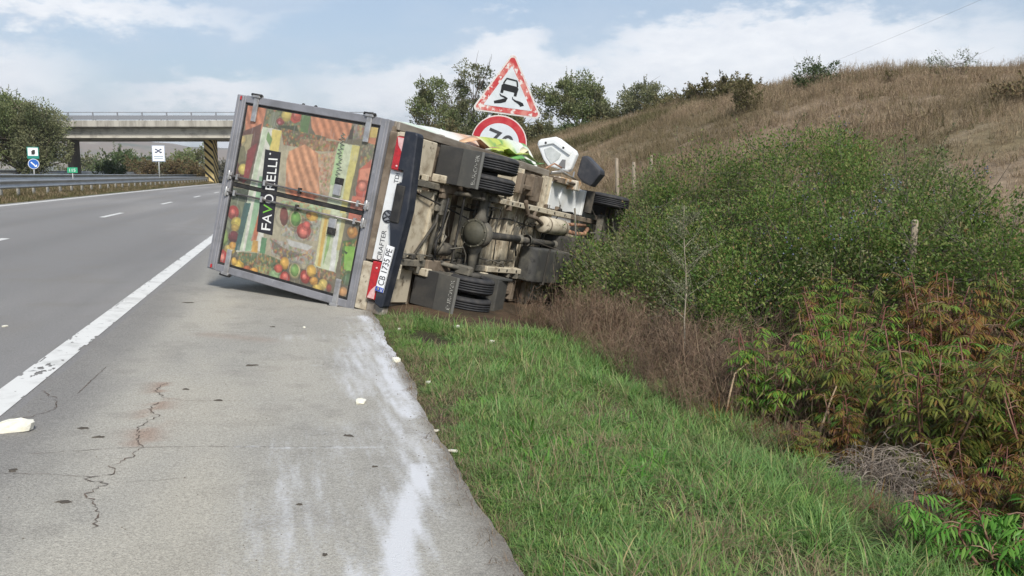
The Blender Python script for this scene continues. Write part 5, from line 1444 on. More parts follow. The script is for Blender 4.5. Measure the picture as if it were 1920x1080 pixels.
    for sx in (-1, 1):
        d_ = MB(); d_.lathe([(0.0001, sx * 0.50), (0.15, sx * 0.50), (0.16, sx * 0.53), (0.16, sx * 0.555), (0.0001, sx * 0.555)], 20, 'X', (0, AY, 0.35)); part(d_, 'brake_disc', grime, axo)
        part(MB().box(*sorted((sx * 0.42, sx * 0.55)), 1.40, 1.52, 0.24, 0.46), 'brake_caliper', grime2, axo, 0.02)
    part(MB().tube([(-0.50, 1.54, 0.44), (-0.42, 1.37, 0.50), (0.42, 1.37, 0.50), (0.50, 1.54, 0.44)], 0.017, 8), 'anti_roll_bar', grime)
    for k, pts in enumerate(([(0.30, 0.05, 0.70), (0.26, 0.4, 0.725), (0.20, 0.62, 0.72), (0.05, 0.64, 0.72), (-0.02, 0.60, 0.725), (-0.22, 0.66, 0.725), (-0.30, 0.9, 0.68)],
                             [(-0.46, 0.06, 0.55), (-0.40, 0.3, 0.60), (-0.36, 0.7, 0.62), (-0.38, 1.0, 0.55)], [(0.44, 0.1, 0.5), (0.36, 0.4, 0.62), (0.30, 0.8, 0.6), (0.20, 1.4, 0.55), (0.15, 1.57, 0.47)],
                             [(-0.25, 1.3, 0.52), (-0.2, 1.44, 0.42), (-0.3, 1.57, 0.43), (-0.48, 1.58, 0.42)], [(0.3, 1.7, 0.66), (0.22, 2.4, 0.62), (0.25, 3.0, 0.66), (0.2, 3.7, 0.62), (0.3, 4.6, 0.6)],
                             [(-0.3, 1.7, 0.64), (-0.36, 2.5, 0.60), (-0.34, 3.3, 0.62)])):
        part(MB().tube(pts, 0.010 if k else 0.008, 6), 'brake_hose', rubber if k % 2 == 0 else grime2)
    # air lines, wiring, brackets and bolts over the whole underside
    rh = np.random.default_rng(40)
    for k in range(34):
        sx = 1 if k % 2 else -1
        x0 = sx * rh.uniform(0.12, 0.62); y0 = rh.uniform(0.9, 4.6)
        z0 = rh.uniform(0.52, 0.70)
        n = 5
        ax = rh.random() < 0.6
        pts = []
        for i in range(n):
            t = i / (n - 1)
            dl = rh.uniform(0.35, 0.8) * t
            pts.append((x0 + (0 if ax else -sx * dl) + rh.normal(0, 0.018), y0 + (dl if ax else 0) + rh.normal(0, 0.018), min(z0 + rh.normal(0, 0.018), 0.74)))
        part(MB().tube(pts, float(rh.choice([0.006, 0.009, 0.014])), 6), 'wiring' if k % 3 else 'air_line', (rubber, grime, grime2)[k % 3])
    for k in range(52):
        sx = 1 if k % 2 else -1
        x = sx * (0.475 + rh.choice([-0.075, 0.075])); y = rh.uniform(0.2, 4.7)
        if 2.45 < y and sx < 0 and y > 3.4:
            continue
        w, d, h = rh.uniform(0.02, 0.05), rh.uniform(0.025, 0.10), rh.uniform(0.03, 0.10)
        z = rh.uniform(0.50, 0.62)
        part(MB().box(x - w, x + w, y, y + d, z, z + h, rot=(rh.normal(0, .1), rh.normal(0, .1), rh.normal(0, .15))), 'bracket', (grime2, brown, grime, cream2)[k % 4], bevel=0.005)
    # heavier blocks: valve, air reservoir, cross brace, spare carrier arm
    part(MB().lathe([(0.0001, 1.10), (0.075, 1.11), (0.085, 1.14), (0.085, 1.36), (0.075, 1.39), (0.0001, 1.40)], 16, 'Y', (-0.27, 0, 0.60)), 'air_reservoir', grime)
    part(MB().box(0.14, 0.36, 0.98, 1.10, 0.56, 0.66).box(0.18, 0.26, 0.90, 0.99, 0.58, 0.63), 'valve_block', grime2, bevel=0.012)
    part(MB().tube([(-0.43, 2.20, 0.60), (0.0, 2.12, 0.56), (0.43, 2.20, 0.60)], 0.030, 8), 'cross_brace', grime2)
    part(MB().tube([(-0.43, 0.62, 0.62), (0.05, 0.98, 0.60), (0.43, 1.05, 0.63)], 0.018, 8), 'cross_brace', grime)
    for sx in (1, -1):
        part(MB().box(*sorted((sx * 0.53, sx * 0.66)), 0.08, 0.16, 0.42, 0.80).box(*sorted((sx * 0.50, sx * 0.62)), 0.30, 0.36, 0.55, 0.76), 'bumper_stay', cream, bevel=0.008)
    # drive shaft
    ds = MB(); ds.tube([(0, 1.94, 0.39), (0, 3.02, 0.46)], 0.05, 14); so = part(ds, 'drive_shaft', grime, label='black tubular drive shaft')
    part(MB().tube([(0, 3.10, 0.465), (0, 4.35, 0.50)], 0.045, 12), 'drive_shaft', grime)
    jb = MB(); jb.sphere((0, 1.95, 0.39), 0.07, 10, 6); jb.sphere((0, 3.06, 0.463), 0.075, 10, 6); jb.box(-0.17, 0.17, 3.0, 3.08, 0.50, 0.545); jb.sphere((0, 4.36, 0.50), 0.07, 10, 6); jb.lathe([(0.085, 3.30), (0.085, 3.36), (0.0001, 3.36)], 14, 'Y', (0, 0, 0.47))
    part(jb, 'shaft_joint', grime2, so)
    # silencer and exhaust
    ex = MB(); ex.lathe([(0.0001, 3.78), (0.11, 3.78), (0.125, 3.80), (0.125, 4.55), (0.11, 4.58), (0.0001, 4.58)], 22, 'Y', (0.27, 0, 0.50))
    eo = part(ex, 'silencer', cream, label='pale dusty exhaust silencer')
    part(MB().lathe([(0.127, 3.86), (0.127, 3.90)], 22, 'Y', (0.27, 0, 0.50)).lathe([(0.127, 4.46), (0.127, 4.50)], 22, 'Y', (0.27, 0, 0.50)), 'silencer_band', brown, eo)
    part(MB().tube([(0.25, 4.58, 0.50), (0.22, 5.0, 0.46), (0.24, 5.35, 0.45), (0.34, 5.52, 0.47)], 0.034, 10), 'exhaust_pipe', rust, eo)
    part(MB().tube([(0.33, 4.58, 0.52), (0.36, 5.0, 0.52), (0.38, 5.45, 0.50)], 0.028, 10), 'exhaust_pipe', rust, eo)
    part(MB().tube([(0.27, 3.79, 0.50), (0.34, 3.6, 0.52), (0.36, 3.3, 0.54), (0.55, 3.1, 0.50)], 0.03, 10), 'exhaust_pipe', brown, eo)
    part(MB().box(0.06, 0.22, 4.7, 5.4, 0.56, 0.60), 'heat_shield', cream2, bevel=0.01)
    # fuel tank
    tk = MB(); tk.prism([(3.45, 0.40), (3.52, 0.33), (3.95, 0.30), (4.55, 0.30), (4.95, 0.33), (5.05, 0.40), (5.05, 0.58), (4.98, 0.64), (3.52, 0.64), (3.45, 0.58)], -0.60, -0.08)
    to = part(tk, 'fuel_tank', mat('dusty black tank', (0.045, 0.045, 0.043), 0.7, (0.10, 0.096, 0.080), 4.0, 0.42, 0.66, col3=(0.02, 0.02, 0.02), scale3=10.0, lo3=0.56, hi3=0.68, bump=0.15, bscale=20), bevel=0.045, seg=3)
    for y in (3.78, 4.66):
        part(MB().box(-0.615, -0.065, y, y + 0.05, 0.288, 0.30).box(-0.615, -0.603, y, y + 0.05, 0.30, 0.64), 'tank_strap', grime, to)
    # gearbox, engine sump, front axle, steering
    gb = MB(); gb.prism([(4.35, 0.42), (4.9, 0.36), (5.25, 0.32), (6.15, 0.28), (6.35, 0.36), (6.35, 0.75), (4.35, 0.72)], -0.22, 0.16)
    part(gb, 'gearbox', grime, bevel=0.05, seg=2)
    part(MB().box(-0.60, 0.62, 5.78, 5.98, 0.34, 0.46), 'front_axle', grime2, bevel=0.02)
    part(MB().box(-0.75, 0.78, 6.20, 6.36, 0.36, 0.50), 'subframe', brown, bevel=0.02)
    part(MB().tube([(-0.75, 6.05, 0.36), (0.75, 6.05, 0.36)], 0.018, 8), 'tie_rod', grime)
    for k in range(9):
        r_ = np.random.default_rng(100 + k)
        p0 = np.array([r_.uniform(-0.5, 0.2), r_.uniform(4.9, 6.3), r_.uniform(0.42, 0.56)])
        pts = [tuple(p0 + np.array([r_.uniform(-.15, .15) * i, r_.uniform(-.16, .16) * i, r_.uniform(-.03, .02) * i])) for i in range(4)]
        part(MB().tube(pts, 0.016, 6), 'engine_hose', rubber if k % 2 else grime2)
    # ---- wheels -----------------------------------------------------------------
    prof = []
    hw, R = 0.098, 0.348
    prof += [(0.21, -hw + 0.012), (0.235, -hw), (0.30, -hw - 0.008), (0.330, -hw + 0.006), (R - 0.004, -hw + 0.022)]
    for k in range(5):                     # ribs and grooves across the tread
        a = -hw + 0.024 + k * (2 * hw - 0.048) / 5
        w = (2 * hw - 0.048) / 5
        prof += [(R, a), (R, a + w - 0.011)]
        if k < 4:
            prof += [(R - 0.012, a + w - 0.010), (R - 0.012, a + w - 0.001)]
    prof += [(R - 0.004, hw - 0.022), (0.330, hw - 0.006), (0.30, hw + 0.008), (0.235, hw), (0.21, hw - 0.012)]
    tyre_o = MB().lathe(prof, 48, 'X', mi=0).build('wheel', tyre, None, link=False)
    rim_m = mat('steel rim', (0.24, 0.24, 0.24), 0.5, (0.12, 0.10, 0.08), 6.0, metal=0.3)
    rim_o = MB().lathe([(0.215, -0.09), (0.20, -0.07), (0.17, 0.02), (0.09, 0.03), (0.08, 0.06), (0.0001, 0.06)], 24, 'X').build('rim', rim_m, None, link=False)
    for (x, y, flip) in ((0.905, 1.62, 1), (0.645, 1.62, -1), (-0.645, 1.62, 1), (-0.905, 1.62, -1), (0.87, 5.88, 1), (-0.87, 5.88, -1)):
        w = link_copy(tyre_o, T, (x, y, 0.35))
        r_ = link_copy(rim_o, w, (0, 0, 0), (0, 0, 0 if flip > 0 else math.pi))
    # ---- mudguards ----------------------------------------------------------------
    for sx in (1, -1):
        xa, xb = sorted((sx * 0.535, sx * 0.985))
        up = MB(); up.box(xa, xb, 0.87, 0.892, 0.325, 0.68); up.box(xa, xb, 0.892, 1.15, 0.655, 0.70)
        mf = part(up, 'mudguard', plastic, bevel=0.006)
        part(MB().box(xa + 0.002, xb - 0.002, 0.858, 0.870, 0.045, 0.345), 'mudflap', plastic2, mf, 0.004)
        text_mesh('lettering', 'EUROVER', 0.050, Matrix.Translation(((xa + xb) / 2, 0.856, 0.13)) @ Matrix.Rotation(rad(90), 4, 'X'), mat('mudflap lettering', (0.40, 0.40, 0.37), 0.6, (0.07, 0.07, 0.065), 60.0, 0.45, 0.55), mf, 0.001, 0.36)
        part(MB().box(xa + .004, xb - .004, 0.850, 0.859, 0.045, 0.075), 'flap_edge', mat('flap edge', (0.15, 0.15, 0.14), 0.6), mf)
        arch = MB()
        n = 12
        for i in range(n):
            a0, a1 = math.pi * (0.10 + 0.80 * i / n), math.pi * (0.10 + 0.80 * (i + 1) / n)
            p = [(1.62 + 0.47 * math.cos(a), 0.36 + 0.38 * math.sin(a)) for a in (a0, a1)]
            q = [(1.62 + 0.485 * math.cos(a), 0.36 + 0.395 * math.sin(a)) for a in (a0, a1)]
            arch.add([(xa, *p[0]), (xb, *p[0]), (xb, *p[1]), (xa, *p[1]), (xa, *q[0]), (xb, *q[0]), (xb, *q[1]), (xa, *q[1])], [(0, 1, 2, 3), (4, 7, 6, 5), (0, 4, 5, 1), (2, 6, 7, 3), (1, 5, 6, 2), (0, 3, 7, 4)])
        part(arch, 'wheel_arch', plastic, mf)
        if sx < 0:
            f = MB(); f.box(xa, xb, 2.06, 2.085, 0.14, 0.70); f.box(xa + 0.03, xb - .28, 2.052, 2.06, 0.20, 0.52); f.box(xa + 0.22, xb - .07, 2.05, 2.06, 0.20, 0.52)
            f.box(xa, xb, 2.085, 2.50, 0.64, 0.70); f.box(xb - .03, xb, 2.085, 2.50, 0.16, 0.64); f.prism([(2.085, 0.14), (2.50, 0.22), (2.50, 0.25), (2.085, 0.17)], xa, xb - 0.031)
            part(f, 'front_mudguard', plastic2, mf, 0.006)
    # ---- cab ------------------------------------------------------------------------
    cab = MB(); cab.prism([(4.34, 0.80), (6.55, 0.80), (6.82, 0.86), (6.88, 1.10), (6.78, 1.36), (6.36, 1.52), (5.75, 2.32), (5.35, 2.42), (4.34, 2.44)], -0.97, 0.97)
    co = part(cab, 'cab_body', white, bevel=0.05, seg=2)
    glass = mat('dark window glass', (0.015, 0.018, 0.02), 0.08, spec=0.7)
    ws = MB(); ws.add([(-0.85, 6.30, 1.585), (0.85, 6.30, 1.585), (0.78, 5.78, 2.265), (-0.78, 5.78, 2.265), (-0.85, 6.34, 1.60), (0.85, 6.34, 1.60), (0.78, 5.82, 2.285), (-0.78, 5.82, 2.285)], [(0, 3, 2, 1), (4, 5, 6, 7), (0, 1, 5, 4), (1, 2, 6, 5), (2, 3, 7, 6), (3, 0, 4, 7)])
    part(ws, 'windscreen', glass, co)
    part(MB().box(-0.70, 0.70, 6.86, 6.90, 0.95, 1.18), 'grille', rubber, co, 0.01)
    for s in (-1, 1):
        part(MB().prism([(s * 0.70, 1.0), (s * 0.95, 1.05), (s * 0.95, 1.28), (s * 0.72, 1.16)], 6.81, 6.90, 'Y'), 'headlight', mat('headlight glass', (0.6, 0.62, 0.65), 0.1), co, 0.01)
    part(MB().box(-1.0, 1.0, 6.68, 6.94, 0.44, 0.78), 'front_bumper', plastic, bevel=0.04, seg=2)
    # underside of the cab on the right: white floor pan with a pressed fold, sill, wing and arch liner
    fp = MB(); fp.box(0.53, 0.955, 4.30, 5.40, 0.715, 0.798); fp.tube([(0.60, 4.78, 0.712), (0.72, 4.66, 0.712), (0.90, 4.70, 0.712)], 0.022, 6); fp.prism([(5.36, 0.60), (5.42, 0.58), (5.50, 0.80), (5.42, 0.80)], 0.53, 0.95)
    part(fp, 'cab_floor', white, bevel=0.012, label='white cab floor pan seen from below')
    fp = MB(); fp.box(-0.955, -0.53, 4.30, 5.40, 0.715, 0.798); part(fp, 'cab_floor', white, bevel=0.012)
    part(MB().box(0.956, 1.05, 4.42, 5.0, 0.60, 0.80).box(0.90, 1.06, 4.86, 5.04, 0.55, 0.72), 'sill', mat('scraped sill', (0.50, 0.46, 0.38), 0.6, (0.38, 0.22, 0.10), 6.0, 0.45, 0.6, col3=(0.12, 0.09, 0.07), scale3=9, lo3=0.58, hi3=0.66), bevel=0.015)
    part(MB().box(0.955, 1.03, 4.30, 4.41, 0.55, 0.80).tube([(0.99, 4.2, 0.66), (1.0, 4.9, 0.58)], 0.02, 8), 'step_bracket', brown)
    for s in (1, -1):
        ln = MB(); n = 10
        xa, xb = sorted((s * 0.60, s * 0.965))
        for i in range(n):
            a0, a1 = math.pi * (0.02 + 0.96 * i / n), math.pi * (0.02 + 0.96 * (i + 1) / n)
            p = [(5.88 + 0.43 * math.cos(a), 0.42 + 0.40 * math.sin(a)) for a in (a0, a1)]
            q = [(5.88 + 0.45 * math.cos(a), 0.42 + 0.42 * math.sin(a)) for a in (a0, a1)]
            ln.add([(xa, *p[0]), (xb, *p[0]), (xb, *p[1]), (xa, *p[1]), (xa, *q[0]), (xb, *q[0]), (xb, *q[1]), (xa, *q[1])], [(0, 1, 2, 3), (4, 7, 6, 5), (0, 4, 5, 1), (2, 6, 7, 3), (1, 5, 6, 2), (0, 3, 7, 4)])
        part(ln, 'arch_liner', grime)
        part(MB().prism([(6.24, 0.50), (6.67, 0.50), (6.67, 0.86), (6.24, 0.86)], *sorted((s * 0.80, s * 1.0))), 'front_wing', mat('dusty wing', (0.36, 0.33, 0.27), 0.6, (0.22, 0.19, 0.15), 4.0), bevel=0.03)
    # the right door torn open, its rear lower corner sticking up behind the box
    door = part(MB().prism([(1.22, 1.16), (1.30, 1.26), (1.53, 1.43), (1.595, 1.425), (1.63, 1.38), (1.705, 1.13), (1.69, 1.06), (1.54, 0.74), (1.48, 0.695), (1.22, 0.75), (1.18, 0.80)], 4.94, 5.06, 'Y'), 'cab_door', white, bevel=0.035, seg=3, label='white cab door torn open')
    part(MB().prism([(1.50, 1.385), (1.585, 1.385), (1.665, 1.13), (1.50, 0.79), (1.44, 0.80), (1.585, 1.13)], 4.905, 4.9385, 'Y'), 'door_rim', white, door, 0.012, 2)
    part(MB().prism([(1.25, 1.10), (1.36, 1.22), (1.47, 1.28), (1.53, 1.16), (1.44, 0.96), (1.36, 0.98)], 4.930, 4.9388, 'Y'), 'panel_recess', mat('grey recess', (0.40, 0.43, 0.42), 0.6, (0.52, 0.54, 0.53), 6.0), door, 0.004)
    part(MB().prism([(1.24, 0.98), (1.36, 0.92), (1.36, 0.86), (1.22, 0.84)], 4.931, 4.9386, 'Y'), 'panel_recess', mat('dark recess', (0.16, 0.16, 0.16), 0.6), door, 0.003)
    for (x, z) in ((1.575, 1.26), (1.545, 0.93)):
        part(MB().lathe([(0.0001, 4.9005), (0.020, 4.9005), (0.020, 4.9045)], 10, 'Y', (x, 0, z)), 'lock_hole', rubber, door)
    part(MB().prism([(1.47, 0.66), (1.50, 0.58), (1.31, 0.29), (1.24, 0.27), (1.02, 0.40), (1.06, 0.56), (1.16, 0.68)], 5.07, 5.30, 'Y'), 'door_trim', mat('dark door trim', (0.028, 0.030, 0.037), 0.5, (0.055, 0.055, 0.06), 6.0), door, 0.03, 2)
    # bent tubes and wires between the door and the sill
    for k, pts in enumerate(([(1.10, 4.5, 0.86), (1.16, 4.75, 0.80), (1.10, 5.0, 0.70), (1.2, 5.1, 0.74)], [(1.06, 4.3, 0.78), (1.13, 4.6, 0.72), (1.08, 4.95, 0.62)], [(1.15, 4.55, 1.0), (1.26, 4.8, 0.98), (1.22, 4.95, 0.90)])):
        part(MB().tube(pts, 0.014, 6), 'bent_tube', (alu3, grime2, rust)[k])
    return T


TRUCK = build_truck()
# ------------------------------------------------------------------ leaning warning sign over the cab
def build_main_sign():
    sh_ = CAM_RIGHT * -0.095
    B = Vector((2.55, 16.45, tz(2.55, 16.45) - 0.25))
    top = Vector((3.60, 15.02, 3.30))
    u = (top - B).normalized()
    c0 = Vector((3.52, 15.05, 2.55))
    view = (Vector((0, 0, 1.5)) - c0).normalized()
    n = (view - u * view.dot(u)).normalized()           # face normal
    x = u.cross(n).normalized()
    x = -x if x.x < 0 else x
    # local axes: X along the face, Z up the pole, -Y out of the face
    M = Matrix((( x.x, -n.x, u.x, B.x), (x.y, -n.y, u.y, B.y), (x.z, -n.z, u.z, B.z), (0, 0, 0, 1)))
    S = empty('warning_sign')
    S.matrix_world = M
    tag(S, 'leaning pole with faded slippery road triangle above a 70 speed limit disc', 'road sign')
    inv = M.inverted()
    S.matrix_world = Matrix.Translation(sh_) @ M

    def along(px_):      # helper: height on the pole for a world point
        return (inv @ Vector(px_)).z
    L = (top - B).length
    MB().tube([(0, 0.06, 0), (0, 0.06, L - 0.10)], 0.038, 10).build('pole', POSTG, S)
    apex = inv @ Vector((3.664, 15.13, 3.452)); l_ = inv @ Vector((2.963, 15.18, 2.5835)); r_ = inv @ Vector((4.099, 14.89, 2.431))
    cx = (l_.x + r_.x) / 2; zb = (l_.z + r_.z) / 2; side = r_.x - l_.x
    ang = math.atan2(l_.z - r_.z, side)                  # extra turn of the plate on the pole
    redm = mat('faded sign red', (0.50, 0.055, 0.06), 0.5, (0.62, 0.25, 0.22), 6.0, 0.40, 0.62, col3=(0.72, 0.66, 0.64), scale3=13.0, lo3=0.54, hi3=0.60)
    wht = mat('sign face white', (0.66, 0.70, 0.74), 0.4, (0.58, 0.62, 0.66), 3.0)
    dk = mat('sign black', (0.018, 0.019, 0.022), 0.5)
    tri = empty('triangle_plate'); tri.parent = S
    tri.location = (cx, 0, zb + side * 0.289)
    tri.rotation_euler = (0, ang, 0)
    bpy.data.objects.remove(tri)
    R = side / math.sqrt(3)

    def tri_pts(r, rc, zoff=0.0):
        out = []
        for k in range(3):
            a = math.pi / 2 + k * 2 * math.pi / 3
            for d in (-40, -20, 0, 20, 40):
                aa = a + rad(d)
                out.append((math.cos(a) * (r - rc * 2) + rc * 1.0 * math.cos(aa) * 1.6, math.sin(a) * (r - rc * 2) + rc * 1.6 * math.sin(aa)))
        return out
    P = MB(); P.prism(tri_pts(R, 0.045), -0.004, 0.012, 'Y')
    plate = P.build('triangle_plate', mat('sign rim white', (0.66, 0.64, 0.62), 0.45, (0.60, 0.45, 0.43), 9.0, 0.5, 0.65), S, 0.002)
    plate.location = (cx, 0, zb + R * 0.5)
    plate.rotation_euler = (0, ang, 0)
    MB().prism(tri_pts(R - 0.045, 0.035), -0.0075, -0.0045, 'Y').build('red_border', redm, plate)
    MB().prism(tri_pts(R - 0.20, 0.008), -0.0105, -0.008, 'Y').build('white_field', wht, plate)
    # pictogram: tilted car seen from behind and two curling skid marks
    car = MB()
    def quad(pts, y0=-0.0135, y1=-0.011):
        car.prism(pts, y0, y1, 'Y')
    s = side / 0.94
    def T_(pts, rot=-0.12, ox=0.0, oz=0.0):
        return [((p[0] * math.cos(rot) - p[1] * math.sin(rot)) * s + ox, (p[0] * math.sin(rot) + p[1] * math.cos(rot)) * s + oz) for p in pts]
    ox, oz = 0.0, 0.035 * s
    quad(T_([(-0.115, 0.0), (0.115, 0.0), (0.12, 0.06), (0.10, 0.088), (-0.10, 0.088), (-0.12, 0.06)], ox=ox, oz=oz))
    quad(T_([(-0.115, -0.045), (-0.075, -0.045), (-0.075, -0.001), (-0.115, -0.001)], ox=ox, oz=oz))
    quad(T_([(0.075, -0.045), (0.115, -0.045), (0.115, -0.001), (0.075, -0.001)], ox=ox, oz=oz))
    for a, b in (((-0.100, 0.089), (-0.072, 0.165)), ((-0.072, 0.165), (0.072, 0.165)), ((0.072, 0.165), (0.100, 0.089))):
        dx, dz = b[0] - a[0], b[1] - a[1]; ln = math.hypot(dx, dz); w = 0.010
        nx, nz = -dz / ln * w, dx / ln * w
        quad(T_([(a[0] - nx, a[1] - nz), (b[0] - nx, b[1] - nz), (b[0] + nx, b[1] + nz), (a[0] + nx, a[1] + nz)], ox=ox, oz=oz), -0.0138 if a[0] * b[0] > 0 else -0.0142)
    def swoosh(pts, ws):
        pts = [(p[0], p[1] * 0.8 - 0.025) for p in pts]
        vs = []
        left, right = [], []
        for i, p in enumerate(pts):
            a = Vector(pts[max(i - 1, 0)]); b = Vector(pts[min(i + 1, len(pts) - 1)])
            d = (b - a).normalized(); nn = Vector((-d.y, d.x)) * ws[i]
            left.append((p[0] + nn.x, p[1] + nn.y)); right.append((p[0] - nn.x, p[1] - nn.y))
        for i in range(len(pts) - 1):
            quad(T_([left[i], left[i + 1], right[i + 1], right[i]], 0, 0, 0))
    swoosh([(-0.125, 0.018), (-0.105, -0.015), (-0.06, -0.028), (-0.025, -0.050), (-0.045, -0.085), (-0.11, -0.115), (-0.19, -0.140)], [0.006, 0.010, 0.012, 0.020, 0.027, 0.026, 0.018])
    swoosh([(0.055, -0.010), (0.060, -0.045), (0.10, -0.075), (0.15, -0.095), (0.19, -0.120), (0.20, -0.150)], [0.004, 0.008, 0.012, 0.020, 0.028, 0.030])
    car.build('slippery_road_pictogram', dk, plate)
    # speed limit disc
    cpt = inv @ Vector((3.44, 15.0, 1.935))
    r = 0.487
    D = MB(); disc(D, r, -0.004, 0.012, 0, 0, 40); dp = D.build('speed_disc', mat('sign rim', (0.70, 0.62, 0.60), 0.45), S, 0.0)
    dp.location = (cpt.x, 0, cpt.z)
    ring = MB(); ring.lathe([(r * 0.72, -0.0075), (r * 0.965, -0.0075), (r * 0.965, -0.0045), (r * 0.72, -0.0045), (r * 0.72, -0.0075)], 48, 'Y', mi=0, smooth=False)
    ring.build('red_ring', mat('sign red', (0.45, 0.03, 0.045), 0.45, (0.52, 0.08, 0.08), 5.0, col3=(0.68, 0.6, 0.58), scale3=14.0, lo3=0.68, hi3=0.72), dp)
    D = MB(); disc(D, r * 0.718, -0.0068, -0.0045, 0, 0, 40); D.build('white_field', wht, dp)
    text_mesh('lettering', '70', 0.40 * r / 0.487, Matrix.Translation((0.0, -0.009, 0.0)) @ Matrix.Rotation(rad(4), 4, 'Y') @ Matrix.Rotation(rad(90), 4, 'X'), mat('numeral grey', (0.06, 0.06, 0.065), 0.5), dp, 0.0012, 0.48)
    for z in (zb + 0.25, cpt.z + 0.1):
        MB().box(-0.10, 0.10, 0.014, 0.10, z - 0.02, z + 0.02).build('clamp', POSTG, S)
    return S


build_main_sign()


def build_posts():
    wood = mat('weathered fence wood', (0.30, 0.25, 0.19), 0.9, (0.19, 0.16, 0.12), 6.0, stretch=(6, 6, 1), bump=0.4, bscale=20)
    labels = ['pale wooden fence post nearest the wrecked cab on the dry slope', 'tall pale wooden fence post, middle of three on the slope', 'short pale wooden fence post farthest right of the three on the slope', 'lone wooden fence post sticking out of the thicket']
    for i, (x, y, top, w) in enumerate(((8.42, 22.85, 1.93, 0.05), (9.57, 24.65, 1.86, 0.055), (10.8, 26.4, 1.75, 0.045), (6.81, 8.85, 0.98, 0.045))):
        g = tz(x, y)
        h = max(top - g, 0.7)
        p = MB()
        lean = (-0.05 + 0.03 * i)
        p.tube([(0, 0, -0.3), (lean * 0.5, 0.02, h * 0.5), (lean, 0.03, h), (lean, 0.03, h + 0.015)], [w * 1.05, w, w * 0.9, w * 0.5], 7)
        o = p.build('fence_post', wood)
        o.location = (x, y, g)
        tag(o, labels[i], 'fence post', 'old fence posts on the slope')
    # roadside marker post behind the wreck
    x, y = 4.0, 25.0
    g = tz(x, y)
    m = MB(); m.prism([(-0.06, -0.3), (0.06, -0.3), (0.06, 3.0 - g - .3), (-0.02, 3.08 - g - .3), (-0.06, 3.0 - g - .3)], -0.02, 0.02, 'Y')
    o = m.build('marker_post', WHITE, None, 0.008)
    o.location = (x, y, g)
    tag(o, 'slim white marker post rising behind the wrecked truck', 'marker post')
    MB().box(-0.055, 0.055, -0.025, -0.021, 2.2 - g, 2.4 - g).build('reflector', mat('reflector red', (0.4, 0.03, 0.03), 0.3), o)


build_posts()


# ------------------------------------------------------------------ foam scraps and dark clods on the shoulder
def lumpy(name, loc, dims, material, seed, rot=0.0, flat=False):
    rng = np.random.default_rng(seed)
    bm = bmesh.new()
    pts = []
    if flat:
        n = 9
        prof = [(math.cos(2 * math.pi * k / n) * rng.uniform(0.35, 1.1), math.sin(2 * math.pi * k / n) * rng.uniform(0.3, 1.15)) for k in range(n)]
        bot = [bm.verts.new((p[0] * dims[0] / 2, p[1] * dims[1] / 2, 0.0)) for p in prof]
        top = [bm.verts.new((p[0] * dims[0] / 2 * 0.7, p[1] * dims[1] / 2 * 0.7, dims[2] * rng.uniform(0.5, 1.0))) for p in prof]
        for k in range(n):
            bm.faces.new((bot[k], bot[(k + 1) % n], top[(k + 1) % n], top[k]))
        bm.faces.new(top)
    else:
        for x in (-1, -0.3, 0.35, 1):
            for y in (-1, 0, 1):
                for z in (0, 1):
                    k = 1 if (abs(x) < 0.9 or y == 0) else 0.86
                    pts.append((x * k * dims[0] / 2 * rng.uniform(0.82, 1.08), y * k * dims[1] / 2 * rng.uniform(0.75, 1.12), z * dims[2] * rng.uniform(0.55, 1.1)))
        vs = [bm.verts.new(p) for p in pts]
        bmesh.ops.convex_hull(bm, input=vs)
        bmesh.ops.delete(bm, geom=[v for v in bm.verts if not v.link_faces], context='VERTS')
        bmesh.ops.subdivide_edges(bm, edges=bm.edges[:], cuts=1, use_grid_fill=True)
        for v in bm.verts:
            v.co += Vector(rng.normal(0, 0.035, 3)) * min(dims)
            v.co.z = max(v.co.z, 0.0)
    bmesh.ops.recalc_face_normals(bm, faces=bm.faces)
    me = bpy.data.meshes.new(name)
    bm.to_mesh(me); bm.free()
    o = add_mesh(name, me, material)
    o.location = loc
    o.rotation_euler = (0, 0, rot)
    return o


